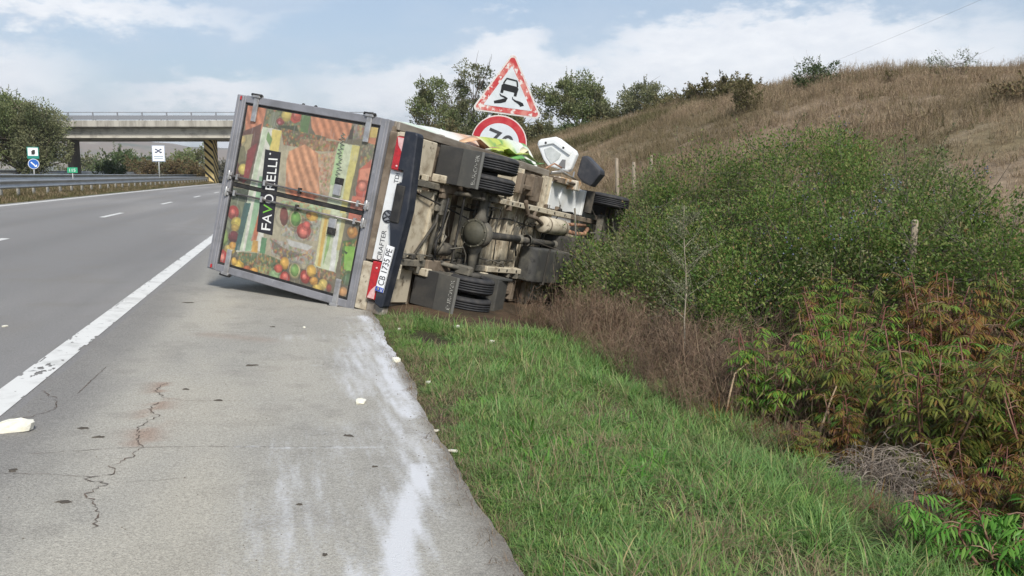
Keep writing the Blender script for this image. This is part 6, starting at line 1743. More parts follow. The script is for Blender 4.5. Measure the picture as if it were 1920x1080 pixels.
def build_debris():
    foam = mat('torn insulation foam', (0.68, 0.66, 0.54), 0.9, (0.74, 0.73, 0.66), 14.0, bump=0.3, bscale=60)
    dark = mat('dried dark clod', (0.055, 0.048, 0.040), 0.9, (0.10, 0.085, 0.065), 30.0)
    items = [((-1.52, 5.25), (0.20, 0.09, 0.075), 'big cream foam block on the edge line, at the left border', 1),
             ((0.387, 5.91), (0.115, 0.06, 0.025), 'flat cream foam piece lying in the white powder', 2),
             ((0.775, 7.30), (0.09, 0.08, 0.06), 'chunky foam lump at the grass edge', 3),
             ((0.83, 4.90), (0.08, 0.035, 0.018), 'small thin foam sliver at the grass edge near the joint', 4),
             ((0.80, 5.35), (0.06, 0.04, 0.014), 'curled straw coloured scrap on the verge edge', 5),
             ((-2.50, 8.57), (0.075, 0.05, 0.02), 'lone pale crumb out on the carriageway', 6),
             ((0.05, 8.9), (0.05, 0.03, 0.02), 'tiny pale crumb below the truck roof', 7),
             ((0.93, 6.55), (0.05, 0.04, 0.03), 'small foam crumb in the grass edge', 8),
             ((1.62, 9.25), (0.10, 0.06, 0.05), 'cream foam crumb on the bare soil under the mudflap', 9),
             ((1.85, 8.55), (0.09, 0.06, 0.06), 'cream foam crumb lying in the short grass beyond the soil patch', 10),
             ((0.98, 8.95), (0.08, 0.05, 0.04), 'cream foam crumb by the corner of the truck', 11)]
    for (x, y), dims, label, sd_ in items:
        z = road_z(x) + 0.021 if x < 0.78 else tz(x, y) + 0.015
        o = lumpy('foam_piece', (x, y, z), tuple(q * (1.0 if sd_ < 3 else 0.75) * (0.75 if i_ == 2 else 1.0) for i_, q in enumerate(dims)), foam, sd_, sd_ * 0.7 if sd_ > 1 else 0.15)
        tag(o, label, 'foam piece', 'foam scraps from the truck')
    clods = [((-1.022, 4.116), (0.085, 0.035), 'dark clod, longest one near the bottom left crack'), ((-1.19, 5.296), (0.075, 0.04), 'dark clod near the left foam block, upper of two'), ((-1.073, 5.116), (0.085, 0.045), 'dark clod near the left foam block, lower of two'), ((-1.34, 4.563), (0.06, 0.05), 'small dark clod near the left border of the shoulder'),
             ((-0.519, 5.95), (0.08, 0.045), 'dark clod right of the winding crack'), ((0.07, 3.455), (0.03, 0.025), 'tiny dark speck at the bottom of the shoulder'), ((-1.2, 10.4), (0.20, 0.05), 'flat dark scrap in the shade below the truck roof'), ((-0.37, 7.07), (0.15, 0.06), 'dark oily scrap in the middle of the shoulder'),
             ((0.26, 5.13), (0.09, 0.05), 'dark scrap above the whitened joint'), ((0.36, 4.55), (0.05, 0.025), 'small dark flake in the powder right of the middle'), ((-0.02, 4.02), (0.045, 0.02), 'small dark flake in the middle of the grey powder'), ((-0.75, 6.25), (0.07, 0.02), 'thin dark flake by the rusty stain'),
             ((-0.25, 8.9), (0.07, 0.03), 'dark crumb pair on the shoulder under the doors')]
    for k, ((x, y), d, label) in enumerate(clods):
        o = lumpy('dirt_clod', (x, y, road_z(x) + 0.0205), (d[0], d[1], 0.008), dark, 50 + k, random.uniform(-0.3, 0.3), True)
        tag(o, label, 'dirt clod', 'dark clods on the hard shoulder')


build_debris()
# ------------------------------------------------------------------ vegetation helpers
def leaves_np(C, D, Ln, Wd, rng, droop=0.0):
    """diamond leaves: base C, direction D, length Ln, width Wd -> V, F"""
    n = len(C)
    D = D / (np.linalg.norm(D, axis=1, keepdims=True) + 1e-9)
    r = rng.normal(size=(n, 3))
    S = np.cross(D, r); S /= (np.linalg.norm(S, axis=1, keepdims=True) + 1e-9)
    Nn = np.cross(D, S)
    L = Ln[:, None]; W = Wd[:, None]
    mid = C + D * L * 0.48 + Nn * L * 0.07
    tip = C + D * L
    tip[:, 2] -= droop * Ln
    V = np.stack([C, mid + S * W / 2, tip, mid - S * W / 2], 1).reshape(-1, 3)
    F = np.arange(n * 4).reshape(-1, 4)
    return V, F


def tubes_np(segs, sides=5):
    """list of (pts (k,3), radii (k)) -> V,F"""
    Vs, Fs, b = [], [], 0
    an = np.arange(sides) * 2 * np.pi / sides
    for P, R in segs:
        P = np.asarray(P, float); R = np.asarray(R, float)
        k = len(P)
        D = np.gradient(P, axis=0); D /= (np.linalg.norm(D, axis=1, keepdims=True) + 1e-9)
        ref = np.where(np.abs(D[:, 2:3]) < 0.9, np.array([[0, 0, 1.0]]), np.array([[1.0, 0, 0]]))
        S = np.cross(D, ref); S /= (np.linalg.norm(S, axis=1, keepdims=True) + 1e-9)
        T = np.cross(D, S)
        ring = P[:, None, :] + R[:, None, None] * (S[:, None, :] * np.cos(an)[None, :, None] + T[:, None, :] * np.sin(an)[None, :, None])
        Vs.append(ring.reshape(-1, 3))
        i = np.arange(k - 1)[:, None] * sides + np.arange(sides)[None, :]
        j = np.arange(k - 1)[:, None] * sides + (np.arange(sides)[None, :] + 1) % sides
        Fs.append(np.stack([i, j, j + sides, i + sides], -1).reshape(-1, 4) + b)
        b += k * sides
    return np.concatenate(Vs), np.concatenate(Fs)


def wiggle(p0, p1, k, amp, rng):
    t = np.linspace(0, 1, k)[:, None]
    P = np.asarray(p0) * (1 - t) + np.asarray(p1) * t
    off = np.cumsum(rng.normal(0, amp, (k, 3)), 0) * np.sin(np.pi * t * 0.5)
    off[0] = 0
    return P + off


BARK = mat('bark', (0.085, 0.065, 0.048), 0.9, (0.14, 0.115, 0.09), 12.0, bump=0.5, bscale=20)
BARK2 = mat('grey twig bark', (0.13, 0.115, 0.095), 0.9, (0.085, 0.07, 0.055), 20.0)
LEAF_THORN = leaf_mat('blackthorn leaf', [(0.0, (0.053, 0.115, 0.022)), (0.3, (0.091, 0.165, 0.032)), (0.6, (0.14, 0.206, 0.046)), (0.85, (0.209, 0.244, 0.072)), (0.95, (0.253, 0.225, 0.103)), (1.0, (0.24, 0.129, 0.06))], 0.36, 0.6, (0.185, 0.190, 0.105), 0.9, 0.52, 0.66)
LEAF_TREE = leaf_mat('poplar leaf', [(0.0, (0.104, 0.138, 0.053)), (0.5, (0.159, 0.194, 0.077)), (1.0, (0.244, 0.269, 0.131))], 0.3, 0.6, (0.15, 0.145, 0.07), 0.5)
LEAF_OLIVE = leaf_mat('oleaster leaf', [(0.0, (0.117, 0.127, 0.067)), (0.5, (0.172, 0.184, 0.094)), (1.0, (0.235, 0.234, 0.131))], 0.25, 0.6, (0.060, 0.080, 0.030), 0.35)
LEAF_DARK = leaf_mat('far shrub leaf', [(0.0, (0.048, 0.078, 0.03)), (0.5, (0.072, 0.108, 0.038)), (1.0, (0.12, 0.15, 0.06))], 0.2, 0.6)
LEAF_RUST = leaf_mat('autumn shrub leaf', [(0.0, (0.11, 0.075, 0.040)), (0.5, (0.17, 0.12, 0.065)), (1.0, (0.13, 0.13, 0.055))], 0.2, 0.7)
LEAF_HEDGE = leaf_mat('ridge scrub leaf', [(0.0, (0.085, 0.085, 0.030)), (0.5, (0.12, 0.11, 0.045)), (1.0, (0.145, 0.115, 0.065))], 0.2, 0.7)
LEAF_GREY = leaf_mat('pale grey shrub leaf', [(0.0, (0.14, 0.14, 0.11)), (1.0, (0.22, 0.21, 0.17))], 0.2, 0.8)


def clump_points(rng, nclump, dims, base=0.15, shape=0.8):
    """centres of leaf clumps in an ellipsoid-like hull standing on z = 0; (n,3) and radii"""
    out = []
    while len(out) < nclump:
        p = rng.uniform(-1, 1, 3)
        r = np.linalg.norm(p)
        if r > 1 or r < 0.35:
            continue
        q = np.array([p[0] * dims[0] / 2, p[1] * dims[1] / 2, dims[2] * (0.5 + 0.5 * p[2])])
        if q[2] < base * dims[2] and rng.random() < 0.5:
            continue
        out.append(q)
    return np.array(out)


def woody(name, label, cat, loc, dims, nclump, nleaf, leaf, lmat, seed, trunk_h=0.0, trunk_r=0.06, group=None, clump_r=0.28, twigs=0, bark=None, bare=0, berries=0, limbs=9, aspect=0.45, skew=None):
    """a shrub or tree: stems with limbs, and a crown of separate leaves in clumps"""
    rng = np.random.default_rng(seed)
    root = empty(name, loc)
    tag(root, label, cat, group)
    d = np.array(dims, float)
    cl = clump_points(rng, nclump, (d[0], d[1], d[2] - trunk_h))
    # uneven outline: lobes pushed in and out
    th = np.arctan2(cl[:, 1], cl[:, 0])
    lob = 1 + 0.22 * np.sin(th * 3 + seed) + 0.15 * np.sin(th * 5 + 2.1 * seed) + 0.10 * np.sin(cl[:, 2] * 4 / max(d[2], .1) * 3 + seed)
    cl[:, :2] *= lob[:, None]
    if skew is not None:
        cl[:, 0] += skew * cl[:, 2] / d[2]
    cl[:, 2] += trunk_h
    # leaves
    w = rng.integers(0, len(cl), nleaf)
    cr = clump_r * rng.uniform(0.55, 1.3, len(cl))
    dirs = rng.normal(size=(nleaf, 3)); dirs /= np.linalg.norm(dirs, axis=1, keepdims=True)
    rr = cr[w] * rng.uniform(0.15, 1.0, nleaf) ** 0.6
    P = cl[w] + dirs * rr[:, None] * np.array([1.15, 1.15, 0.9])
    out = P - np.array([0, 0, d[2] * 0.35]); out /= (np.linalg.norm(out, axis=1, keepdims=True) + 1e-9)
    D = dirs * 0.6 + out * 0.5 + rng.normal(0, 0.5, (nleaf, 3)) + np.array([0, 0, 0.15])
    keep = P[:, 2] > 0.02
    P, D = P[keep], D[keep]
    Ln = leaf * rng.uniform(0.6, 1.35, len(P))
    V, F = leaves_np(P, D, Ln, Ln * aspect * rng.uniform(0.8, 1.2, len(P)), rng)
    Vs, Fs, nb = [V], [F], len(V)
    segs = []
    # trunk and limbs
    ntr = 1 if trunk_h > 0 else max(3, limbs // 2)
    tops = []
    for k in range(ntr):
        a = rng.uniform(0, 2 * np.pi)
        p0 = np.array([0.08 * d[0] * np.cos(a), 0.08 * d[1] * np.sin(a), -0.15]) * (0 if ntr == 1 else 1) + np.array([0, 0, -0.12])
        p1 = np.array([0.10 * d[0] * rng.normal(), 0.10 * d[1] * rng.normal(), max(trunk_h * 1.25, 0.35 * d[2])])
        P_ = wiggle(p0, p1, 6, 0.02 * d[2], rng)
        segs.append((P_, np.linspace(trunk_r, trunk_r * 0.6, 6)))
        tops.append(P_)
    for k in range(limbs):
        Tn = tops[rng.integers(len(tops))]
        s = Tn[rng.integers(2, 6)]
        e = cl[rng.integers(len(cl))]
        P_ = wiggle(s, e, 6, 0.025 * d[2], rng)
        r0 = trunk_r * rng.uniform(0.30, 0.55)
        segs.append((P_, np.linspace(r0, r0 * 0.25, 6)))
        for q in range(3):
            s2 = P_[rng.integers(2, 6)]
            e2 = s2 + rng.normal(0, 0.22 if d[2] < 3 else 0.09, 3) * d + np.array([0, 0, 0.05 * d[2]])
            segs.append((wiggle(s2, e2, 4, 0.015 * d[2], rng), np.linspace(r0 * 0.35, r0 * 0.12, 4)))
    # leafy twigs that break the outline
    for k in range(twigs):
        c = cl[rng.integers(len(cl))]
        o_ = c - np.array([0, 0, d[2] * 0.2]); o_ = o_ / (np.linalg.norm(o_) + 1e-9)
        o_ = o_ + np.array([0, 0, 0.55]) + rng.normal(0, 0.3, 3); o_ /= np.linalg.norm(o_)
        ln = clump_r * rng.uniform(1.2, 2.5)
        P_ = wiggle(c, c + o_ * ln, 5, 0.02 * ln, rng)
        segs.append((P_, np.linspace(trunk_r * 0.14, trunk_r * 0.05, 5)))
        if k >= bare:
            m_ = 22
            t = rng.uniform(0.25, 1, m_)
            pp = np.stack([np.interp(t * 4, np.arange(5), P_[:, i]) for i in range(3)], 1)
            dd = o_ * 0.6 + rng.normal(0, 0.7, (m_, 3))
            l_ = leaf * rng.uniform(0.5, 1.2, m_)
            v, f = leaves_np(pp, dd, l_, l_ * aspect, rng)
            Vs.append(v); Fs.append(f + nb); nb += len(v)
    me = np_mesh('crown', np.concatenate(Vs), np.concatenate(Fs))
    add_mesh('crown', me, lmat, root)['kind'] = 'stuff'
    v, f = tubes_np(segs)
    st_ = add_mesh('trunk' if trunk_h > 0 else 'stem', np_mesh('stem', v, f, True), bark or BARK, root)
    if trunk_h <= 0:
        st_['kind'] = 'stuff'
    if berries:
        pts = []
        w = rng.integers(0, len(cl), berries // 10 + 1)
        Vb, Fb, b = [], [], 0
        for c in cl[w]:
            o_ = c - np.array([0, 0, d[2] * 0.3]); o_ /= (np.linalg.norm(o_) + 1e-9)
            cc = c + o_ * clump_r * 0.9
            for q in range(10):
                p = cc + rng.normal(0, 0.07, 3); r = 0.013 * rng.uniform(0.8, 1.3)
                Vb += [p + [r, 0, 0], p - [r, 0, 0], p + [0, r, 0], p - [0, r, 0], p + [0, 0, r], p - [0, 0, r]]
                Fb += [(b, b + 2, b + 4), (b + 2, b + 1, b + 4), (b + 1, b + 3, b + 4), (b + 3, b, b + 4), (b + 2, b, b + 5), (b + 1, b + 2, b + 5), (b + 3, b + 1, b + 5), (b, b + 3, b + 5)]
                b += 6
        add_mesh('sloe_berries', np_mesh('sloe_berries', np.array(Vb), np.array(Fb), True), SLOE, root)['kind'] = 'stuff'
    return root


SLOE = mat('blue bloomed sloe', (0.075, 0.085, 0.13), 0.6, (0.16, 0.18, 0.24), 30.0)


# ------------------------------------------------------------------ the blackthorn thicket beside the wreck
def build_thicket():
    spec = [((6.45, 14.9), (2.3, 2.3, 1.75), 'dark green thorn shrub pressed against the truck front wheel', 9000, 201, 20),
            ((6.9, 14.0), (2.7, 2.6, 2.15), 'tall green thorn shrub between the wheel side shrub and the thicket summit', 9500, 202, 40),
            ((7.7, 12.4), (2.9, 2.8, 2.15), 'tallest domed thorn shrub at the summit of the thicket', 11000, 203, 60),
            ((7.9, 10.9), (2.6, 2.6, 1.65), 'bluish berry laden thorn shrub on the right shoulder of the thicket', 9500, 204, 90),
            ((7.75, 9.5), (2.2, 2.2, 1.2), 'low olive thorn shrub around the lone fence post', 7000, 205, 60),
            ((7.5, 8.3), (1.7, 1.7, 0.85), 'lowest thorn shrub trailing off at the right end of the thicket', 5200, 206, 10),
            ((5.5, 12.6), (2.3, 2.3, 1.60), 'front thorn shrub below the tall shrub, dark gaps and bare grey twigs', 7500, 207, 30),
            ((6.15, 10.9), (2.4, 2.3, 1.75), 'front thorn shrub in the middle of the thicket foot, with grey twigs', 8000, 208, 70),
            ((6.3, 9.3), (2.0, 2.0, 1.45), 'front thorn shrub just above the red leaved plants', 6000, 209, 50),
            ((5.1, 14.3), (1.5, 1.5, 0.95), 'pale grey green low shrub under the truck nose', 3000, 210, 0), ((4.75, 12.3), (1.5, 1.4, 0.85), 'pale twiggy low shrub left of the sapling', 1900, 211, 0), ((5.0, 10.6), (1.5, 1.4, 0.80), 'pale twiggy low shrub right of the sapling', 1900, 212, 0),
            ((5.85, 14.2), (1.7, 1.7, 1.50), 'dense green thorn shrub hugging the truck front below the raised wheel', 5200, 216, 0),
            ((4.7, 13.3), (1.9, 1.9, 1.20), 'low leafy thorn shrub just right of the truck tank', 5200, 213, 0), ((4.85, 11.5), (2.1, 1.9, 1.25), 'leafy thorn shrub directly behind the sapling', 5600, 214, 8), ((5.2, 9.7), (1.9, 1.8, 1.15), 'leafy thorn shrub between the sapling and the bright green ditch plant', 5000, 215, 8)]
    for (x, y), dims, label, n, seed, ber in spec:
        woody('thorn_shrub', label, 'shrub', (x, y, tz(x, y) - 0.05), dims, int(34 * dims[0]), int(n * 1.9), 0.043, LEAF_OLIVE if seed in (210, 211, 212) else LEAF_THORN, seed, 0.0, 0.03, 'thorn thicket beside the wreck', 0.30, 55, BARK2, 16, ber, 14, 0.5)


build_thicket()


# ------------------------------------------------------------------ trees and ridge shrubs
def build_trees():
    def t(name, label, x, y, dims, n, leaf, lm, seed, th, tr, z=None, cat='tree', group=None, ncl=None, cr=None, **kw):
        woody(name, label, cat, (x, y, (tz(x, y) if z is None else z) - 0.1), dims, ncl or 60, n, leaf, lm, seed, th, tr, group, cr or dims[0] * 0.13, kw.pop('twigs', 30), None, kw.pop('bare', 0), 0, kw.pop('limbs', 14), kw.pop('aspect', 0.5), kw.pop('skew', None))
    # left side, beyond the opposite carriageway
    t('broad_tree', 'big olive green tree at the left edge in front of the overpass', -25.9, 93.0, (8.6, 8.0, 7.9), 36000, 0.20, LEAF_TREE, 301, 0.8, 0.30, ncl=170, cr=0.85, group='big trees left of the overpass')
    t('broad_tree', 'shorter brownish willow like tree touching the end of the overpass', -22.6, 90.0, (4.2, 4.2, 6.9), 20000, 0.19, LEAF_OLIVE, 302, 0.5, 0.22, ncl=95, cr=0.68, group='big trees left of the overpass')
    t('broad_tree', 'low dark tree filling the gap below the two big left trees', -29.5, 84.0, (7.0, 5.0, 5.0), 13000, 0.21, LEAF_DARK, 303, 0.5, 0.2, ncl=60, cr=0.8, group='big trees left of the overpass')
    # behind the wreck
    t('slender_tree', 'slender tree left of the warning triangle, rising over the truck', 10.9, 75.5, (3.5, 3.2, 8.5), 12000, 0.19, LEAF_TREE, 311, 1.6, 0.14, ncl=50, cr=0.62, group='trees behind the wreck', skew=0.6)
    t('open_tree', 'open branched tree with bare twigs partly hidden by the warning triangle', 15.6, 79.5, (5.6, 4.2, 8.2), 10000, 0.19, LEAF_OLIVE, 312, 2.0, 0.16, ncl=52, cr=0.62, group='trees behind the wreck', twigs=60, bare=40, limbs=22)
    t('open_tree', 'thin tree top showing right behind the warning triangle', 20.6, 86.0, (3.8, 3.6, 6.6), 6000, 0.19, LEAF_TREE, 313, 1.6, 0.13, ncl=34, cr=0.55, group='trees behind the wreck')
    t('round_tree', 'round crowned poplar on the crest right of the warning triangle', 25.9, 82.3, (6.6, 5.8, 5.9), 16000, 0.21, LEAF_TREE, 314, 1.2, 0.18, ncl=64, cr=0.72, group='trees behind the wreck', limbs=20)
    t('round_tree', 'low side crown leaning right of the round poplar', 28.9, 82.0, (3.2, 3.2, 3.4), 3200, 0.24, LEAF_OLIVE, 315, 0.6, 0.10, ncl=30, cr=0.5, group='trees behind the wreck')
    t('oleaster', 'grey green bushy tree where the ridge meets the sky', 28.6, 71.5, (4.2, 4.2, 3.6), 9000, 0.18, LEAF_OLIVE, 316, 0.3, 0.12, ncl=44, cr=0.6, group='trees behind the wreck')
    # scrub under those trees and along the rim of the hill
    rng = np.random.default_rng(77)
    lab = ['dark scrub bush behind the upper edge of the truck', 'olive scrub bush beneath the slender tree', 'brownish scrub bush beneath the open branched tree', 'scrub bush just left of the speed limit disc', 'scrub bush hidden behind the speed limit disc', 'scrub bush between the disc and the round poplar', 'low scrub under the round poplar', 'low scrub right of the round poplar']
    for k, (x, y, w, h) in enumerate(((9.2, 66, 3.6, 4.4), (11.5, 70, 3.6, 4.2), (14.0, 73, 4.0, 4.0), (15.6, 72, 3.6, 3.6), (18.2, 75, 4.0, 2.8), (20.8, 76, 4.0, 1.6), (24.5, 77, 3.4, 1.1), (26.8, 74, 3.6, 1.1))):
        t('scrub_bush', lab[k], x, y, (w, w, h), 3600, 0.20, (LEAF_DARK, LEAF_HEDGE, LEAF_OLIVE)[k % 3], 330 + k, 0, 0.07, cat='shrub', group='scrub below the trees', ncl=36, cr=0.55)
    lab2 = ['first scrub mound of the rim, next to the grey green tree', 'second scrub mound climbing the rim', 'third scrub mound climbing the rim', 'fourth scrub mound with a yellowish side', 'fifth scrub mound of the rim with a twig on top', 'sixth and last scrub mound before the lone brown bush']
    for k, (px_, y, w, h) in enumerate(((26.2, 62, 3.4, 1.3), (25.2, 57, 3.2, 1.1), (24.3, 52.5, 3.2, 1.0), (23.6, 48.8, 2.8, 1.1), (22.9, 45.5, 2.6, 1.0), (22.2, 42.8, 2.0, 0.7))):
        t('rim_scrub', lab2[k], px_, y, (w, w * 1.2, h), 3000, 0.15, LEAF_HEDGE, 350 + k, 0, 0.05, cat='shrub', group='scrub along the hill rim', ncl=34, cr=0.36, twigs=40, bare=8)
    t('lone_bush', 'lone rounded olive brown bush standing on the dry hillside', 16.6, 31.3, (1.15, 1.1, 1.25), 2600, 0.075, LEAF_HEDGE, 361, 0, 0.03, cat='shrub', ncl=36, cr=0.17, twigs=40, bare=14)
    t('rusty_bush', 'low rusty orange bush on the hillside at the right edge', 18.0, 19.4, (1.4, 1.2, 0.5), 1500, 0.08, LEAF_RUST, 366, 0, 0.02, cat='shrub', ncl=30, cr=0.2, twigs=30)
    t('ridge_bush', 'green bush on the skyline of the hill with bare twigs on its left', 20.7, 33.4, (1.45, 1.3, 1.35), 2200, 0.085, LEAF_DARK, 362, 0, 0.03, cat='shrub', ncl=30, cr=0.2, twigs=40, bare=16)
    t('ridge_twigs', 'nearly bare twiggy shrub on the skyline at the right', 22.0, 26.8, (2.0, 1.6, 0.95), 420, 0.06, LEAF_DARK, 363, 0, 0.022, cat='shrub', ncl=26, cr=0.16, twigs=60, bare=52)
    t('ridge_twigs', 'small twig tuft on the skyline left of the bare shrub', 21.3, 29.2, (1.0, 1.0, 0.45), 260, 0.06, LEAF_HEDGE, 364, 0, 0.016, cat='shrub', ncl=14, cr=0.12, twigs=24, bare=14)
    # under the bridge, far away
    t('far_tree', 'dark green bushy tree seen under the overpass, left one', -30.0, 173.0, (10.0, 8.0, 5.6), 5000, 0.42, LEAF_DARK, 371, 0.5, 0.2, z=0.0, ncl=50, cr=1.1, group='trees seen under the overpass')
    t('far_tree', 'green bushy tree seen under the overpass beside the striped pier', -17.0, 160.0, (6.6, 6.0, 5.6), 4200, 0.40, LEAF_TREE, 372, 0.5, 0.2, z=0.0, ncl=44, cr=0.95, group='trees seen under the overpass')
    t('far_tree', 'dim grey green tree line stub by the plain pier', -42.0, 200.0, (9.0, 6.0, 4.6), 3000, 0.45, LEAF_OLIVE, 373, 0.5, 0.2, z=0.0, ncl=40, cr=1.1, group='trees seen under the overpass')
    t('far_tree', 'dim far tree between the two green trees under the overpass', -26.0, 210.0, (9.0, 6.0, 4.2), 3000, 0.45, LEAF_OLIVE, 374, 0.5, 0.2, z=0.0, ncl=40, cr=1.1, group='trees seen under the overpass')
    lab3 = ['black green shadowy shrub by the foot of the plain pier', 'rust brown shrub row under the overpass, left part', 'rust brown shrub row under the overpass, second part', 'rust brown shrub row under the overpass, third part', 'reddish shrub in the row behind the white sign post', 'pale grey shrub right of the white sign under the overpass', 'second pale grey shrub next to the striped pier', 'rusty shrub squeezed beside the striped pier']
    for k, (x, y, w, h, lm) in enumerate(((-21.0, 116, 3.4, 2.2, LEAF_DARK), (-19.5, 124, 4.6, 2.9, LEAF_RUST), (-16.4, 122, 4.4, 3.0, LEAF_RUST), (-13.6, 121, 4.2, 2.8, LEAF_RUST), (-11.4, 120, 3.2, 2.4, LEAF_RUST), (-9.4, 119, 3.4, 2.3, LEAF_GREY), (-7.4, 118, 3.2, 2.3, LEAF_GREY), (-5.6, 117, 2.6, 2.2, LEAF_RUST))):
        t('roadside_shrub', lab3[k], x, y, (w, w, h), 2400, 0.24, lm, 380 + k, 0, 0.06, z=0.6, cat='shrub', group='shrubs under the overpass', ncl=30, cr=0.5)


build_trees()


# ------------------------------------------------------------------ red and green lance leaved plants in the ditch
def lance_leaf(L, W, rng):
    """one folded, drooping lance leaflet along +x: 6 verts, 4 faces"""
    xs = [0, 0.35 * L, 0.75 * L, L]
    dz = [0, -0.02 * L, -0.12 * L, -0.30 * L]
    return xs, dz


def pinnate(rng, C, ax, n_pairs, leafL, W):
    """compound leaf: list of leaflet bases/dirs along an arching axis"""
    out = []
    ax = ax / np.linalg.norm(ax)
    side = np.cross(ax, [0, 0, 1.0]); side /= (np.linalg.norm(side) + 1e-9)
    p = np.array(C, float)
    step = leafL * 0.34
    d = ax.copy()
    for k in range(n_pairs):
        d = d + np.array([0, 0, -0.14]); d /= np.linalg.norm(d)
        p = p + d * step
        for s in (-1, 1):
            l_ = leafL * (0.75 + 0.25 * math.sin(math.pi * (k + 0.6) / n_pairs)) * rng.uniform(0.85, 1.1)
            dd = d * 0.55 + side * s * 0.75 + np.array([0, 0, -0.42]) + rng.normal(0, 0.10, 3)
            out.append((p.copy(), dd, l_))
    out.append((p + d * step * 0.4, d + np.array([0, 0, -0.3]), leafL))
    return out


def lance_mesh(items, W, rng):
    P = np.array([i[0] for i in items]); D = np.array([i[1] for i in items]); L = np.array([i[2] for i in items])
    D = D / np.linalg.norm(D, axis=1, keepdims=True)
    S = np.cross(D, np.array([0, 0, 1.0]) + rng.normal(0, 0.25, D.shape)); S /= (np.linalg.norm(S, axis=1, keepdims=True) + 1e-9)
    N = np.cross(S, D)
    n = len(P)
    Wd = (W * L)[:, None]
    L = L[:, None]
    a = P
    m1 = P + D * L * 0.38 + N * L * 0.03
    m2 = P + D * L * 0.72 - np.array([0, 0, 1.0]) * L * 0.06
    t = P + D * L - np.array([0, 0, 1.0]) * L * 0.20
    V = np.stack([a, m1 + S * Wd / 2 - N * Wd * .15, m1, m1 - S * Wd / 2 - N * Wd * .15, m2 + S * Wd * 0.36, m2 + N * Wd * 0.1, m2 - S * Wd * 0.36, t], 1).reshape(-1, 3)
    b = (np.arange(n) * 8)[:, None]
    quads = np.concatenate([b + np.array([0, 2, 1, 1]), b + np.array([0, 3, 2, 2]), b + np.array([1, 2, 5, 4]), b + np.array([2, 3, 6, 5]), b + np.array([4, 5, 7, 7]), b + np.array([5, 6, 7, 7])], 0)
    return V, quads


def mixed_mesh(name, V, Q):
    """quads where a repeated last index means a triangle"""
    tri = Q[:, 2] == Q[:, 3]
    T = Q[tri][:, :3]; Qd = Q[~tri]
    me = bpy.data.meshes.new(name)
    me.vertices.add(len(V)); me.vertices.foreach_set('co', np.asarray(V, np.float32).ravel())
    idx = np.concatenate([Qd.ravel(), T.ravel()]).astype(np.int32)
    me.loops.add(len(idx)); me.loops.foreach_set('vertex_index', idx)
    ls = np.concatenate([np.arange(len(Qd)) * 4, len(Qd) * 4 + np.arange(len(T)) * 3]).astype(np.int32)
    me.polygons.add(len(ls)); me.polygons.foreach_set('loop_start', ls)
    me.polygons.foreach_set('use_smooth', np.ones(len(ls), bool))
    me.update(calc_edges=True)
    return me


LANCE = {
    'green': leaf_mat('lance leaf green', [(0.0, (0.055, 0.137, 0.019)), (0.45, (0.094, 0.202, 0.026)), (0.8, (0.156, 0.234, 0.034)), (1.0, (0.221, 0.221, 0.042))], 0.3, 0.4),
    'olive': leaf_mat('lance leaf olive', [(0.0, (0.072, 0.11, 0.019)), (0.5, (0.131, 0.157, 0.029)), (0.8, (0.167, 0.157, 0.034)), (1.0, (0.174, 0.094, 0.026))], 0.3, 0.45),
    'rust': leaf_mat('lance leaf rust', [(0.0, (0.097, 0.037, 0.017)), (0.35, (0.161, 0.074, 0.022)), (0.6, (0.2, 0.134, 0.031)), (1.0, (0.122, 0.134, 0.026))], 0.3, 0.5),
}
STEM_RED = mat('red plant stem', (0.14, 0.050, 0.038), 0.6, (0.24, 0.16, 0.10), 8.0)


def make_lance_proto(seed, height, spread, nst, leafL):
    rng = np.random.default_rng(seed)
    segs, shoots = [], []
    for s in range(nst):
        a = rng.uniform(0, 2 * np.pi); r = rng.uniform(0.02, 0.22) * spread
        p0 = np.array([r * np.cos(a) * 0.5, r * np.sin(a) * 0.5, -0.08])
        h = height * rng.uniform(0.6, 1.0)
        p1 = np.array([spread * 0.5 * np.cos(a) * rng.uniform(0.3, 1), spread * 0.5 * np.sin(a) * rng.uniform(0.3, 1), h])
        P = wiggle(p0, p1, 7, 0.02, rng)
        segs.append((P, np.linspace(0.011, 0.005, 7)))
        items = []
        for k in range(14):
            t = rng.uniform(0.30, 1.0)
            c = np.array([np.interp(t * 6, np.arange(7), P[:, i]) for i in range(3)])
            aa = rng.uniform(0, 2 * np.pi)
            ax = np.array([np.cos(aa), np.sin(aa), rng.uniform(0.1, 0.7)])
            segs.append((np.array([c, c + ax * leafL * 0.5, c + ax * leafL * 1.0 + [0, 0, -0.02]]), np.array([0.0035, 0.003, 0.002])))
            items += pinnate(rng, c, ax, 5, leafL, 0.25)
        v, q = lance_mesh(items, 0.21, rng)
        shoots.append(mixed_mesh('leafy_shoot', v, q))
    v, f = tubes_np(segs, 5)
    return np_mesh('stem', v, f, True), shoots


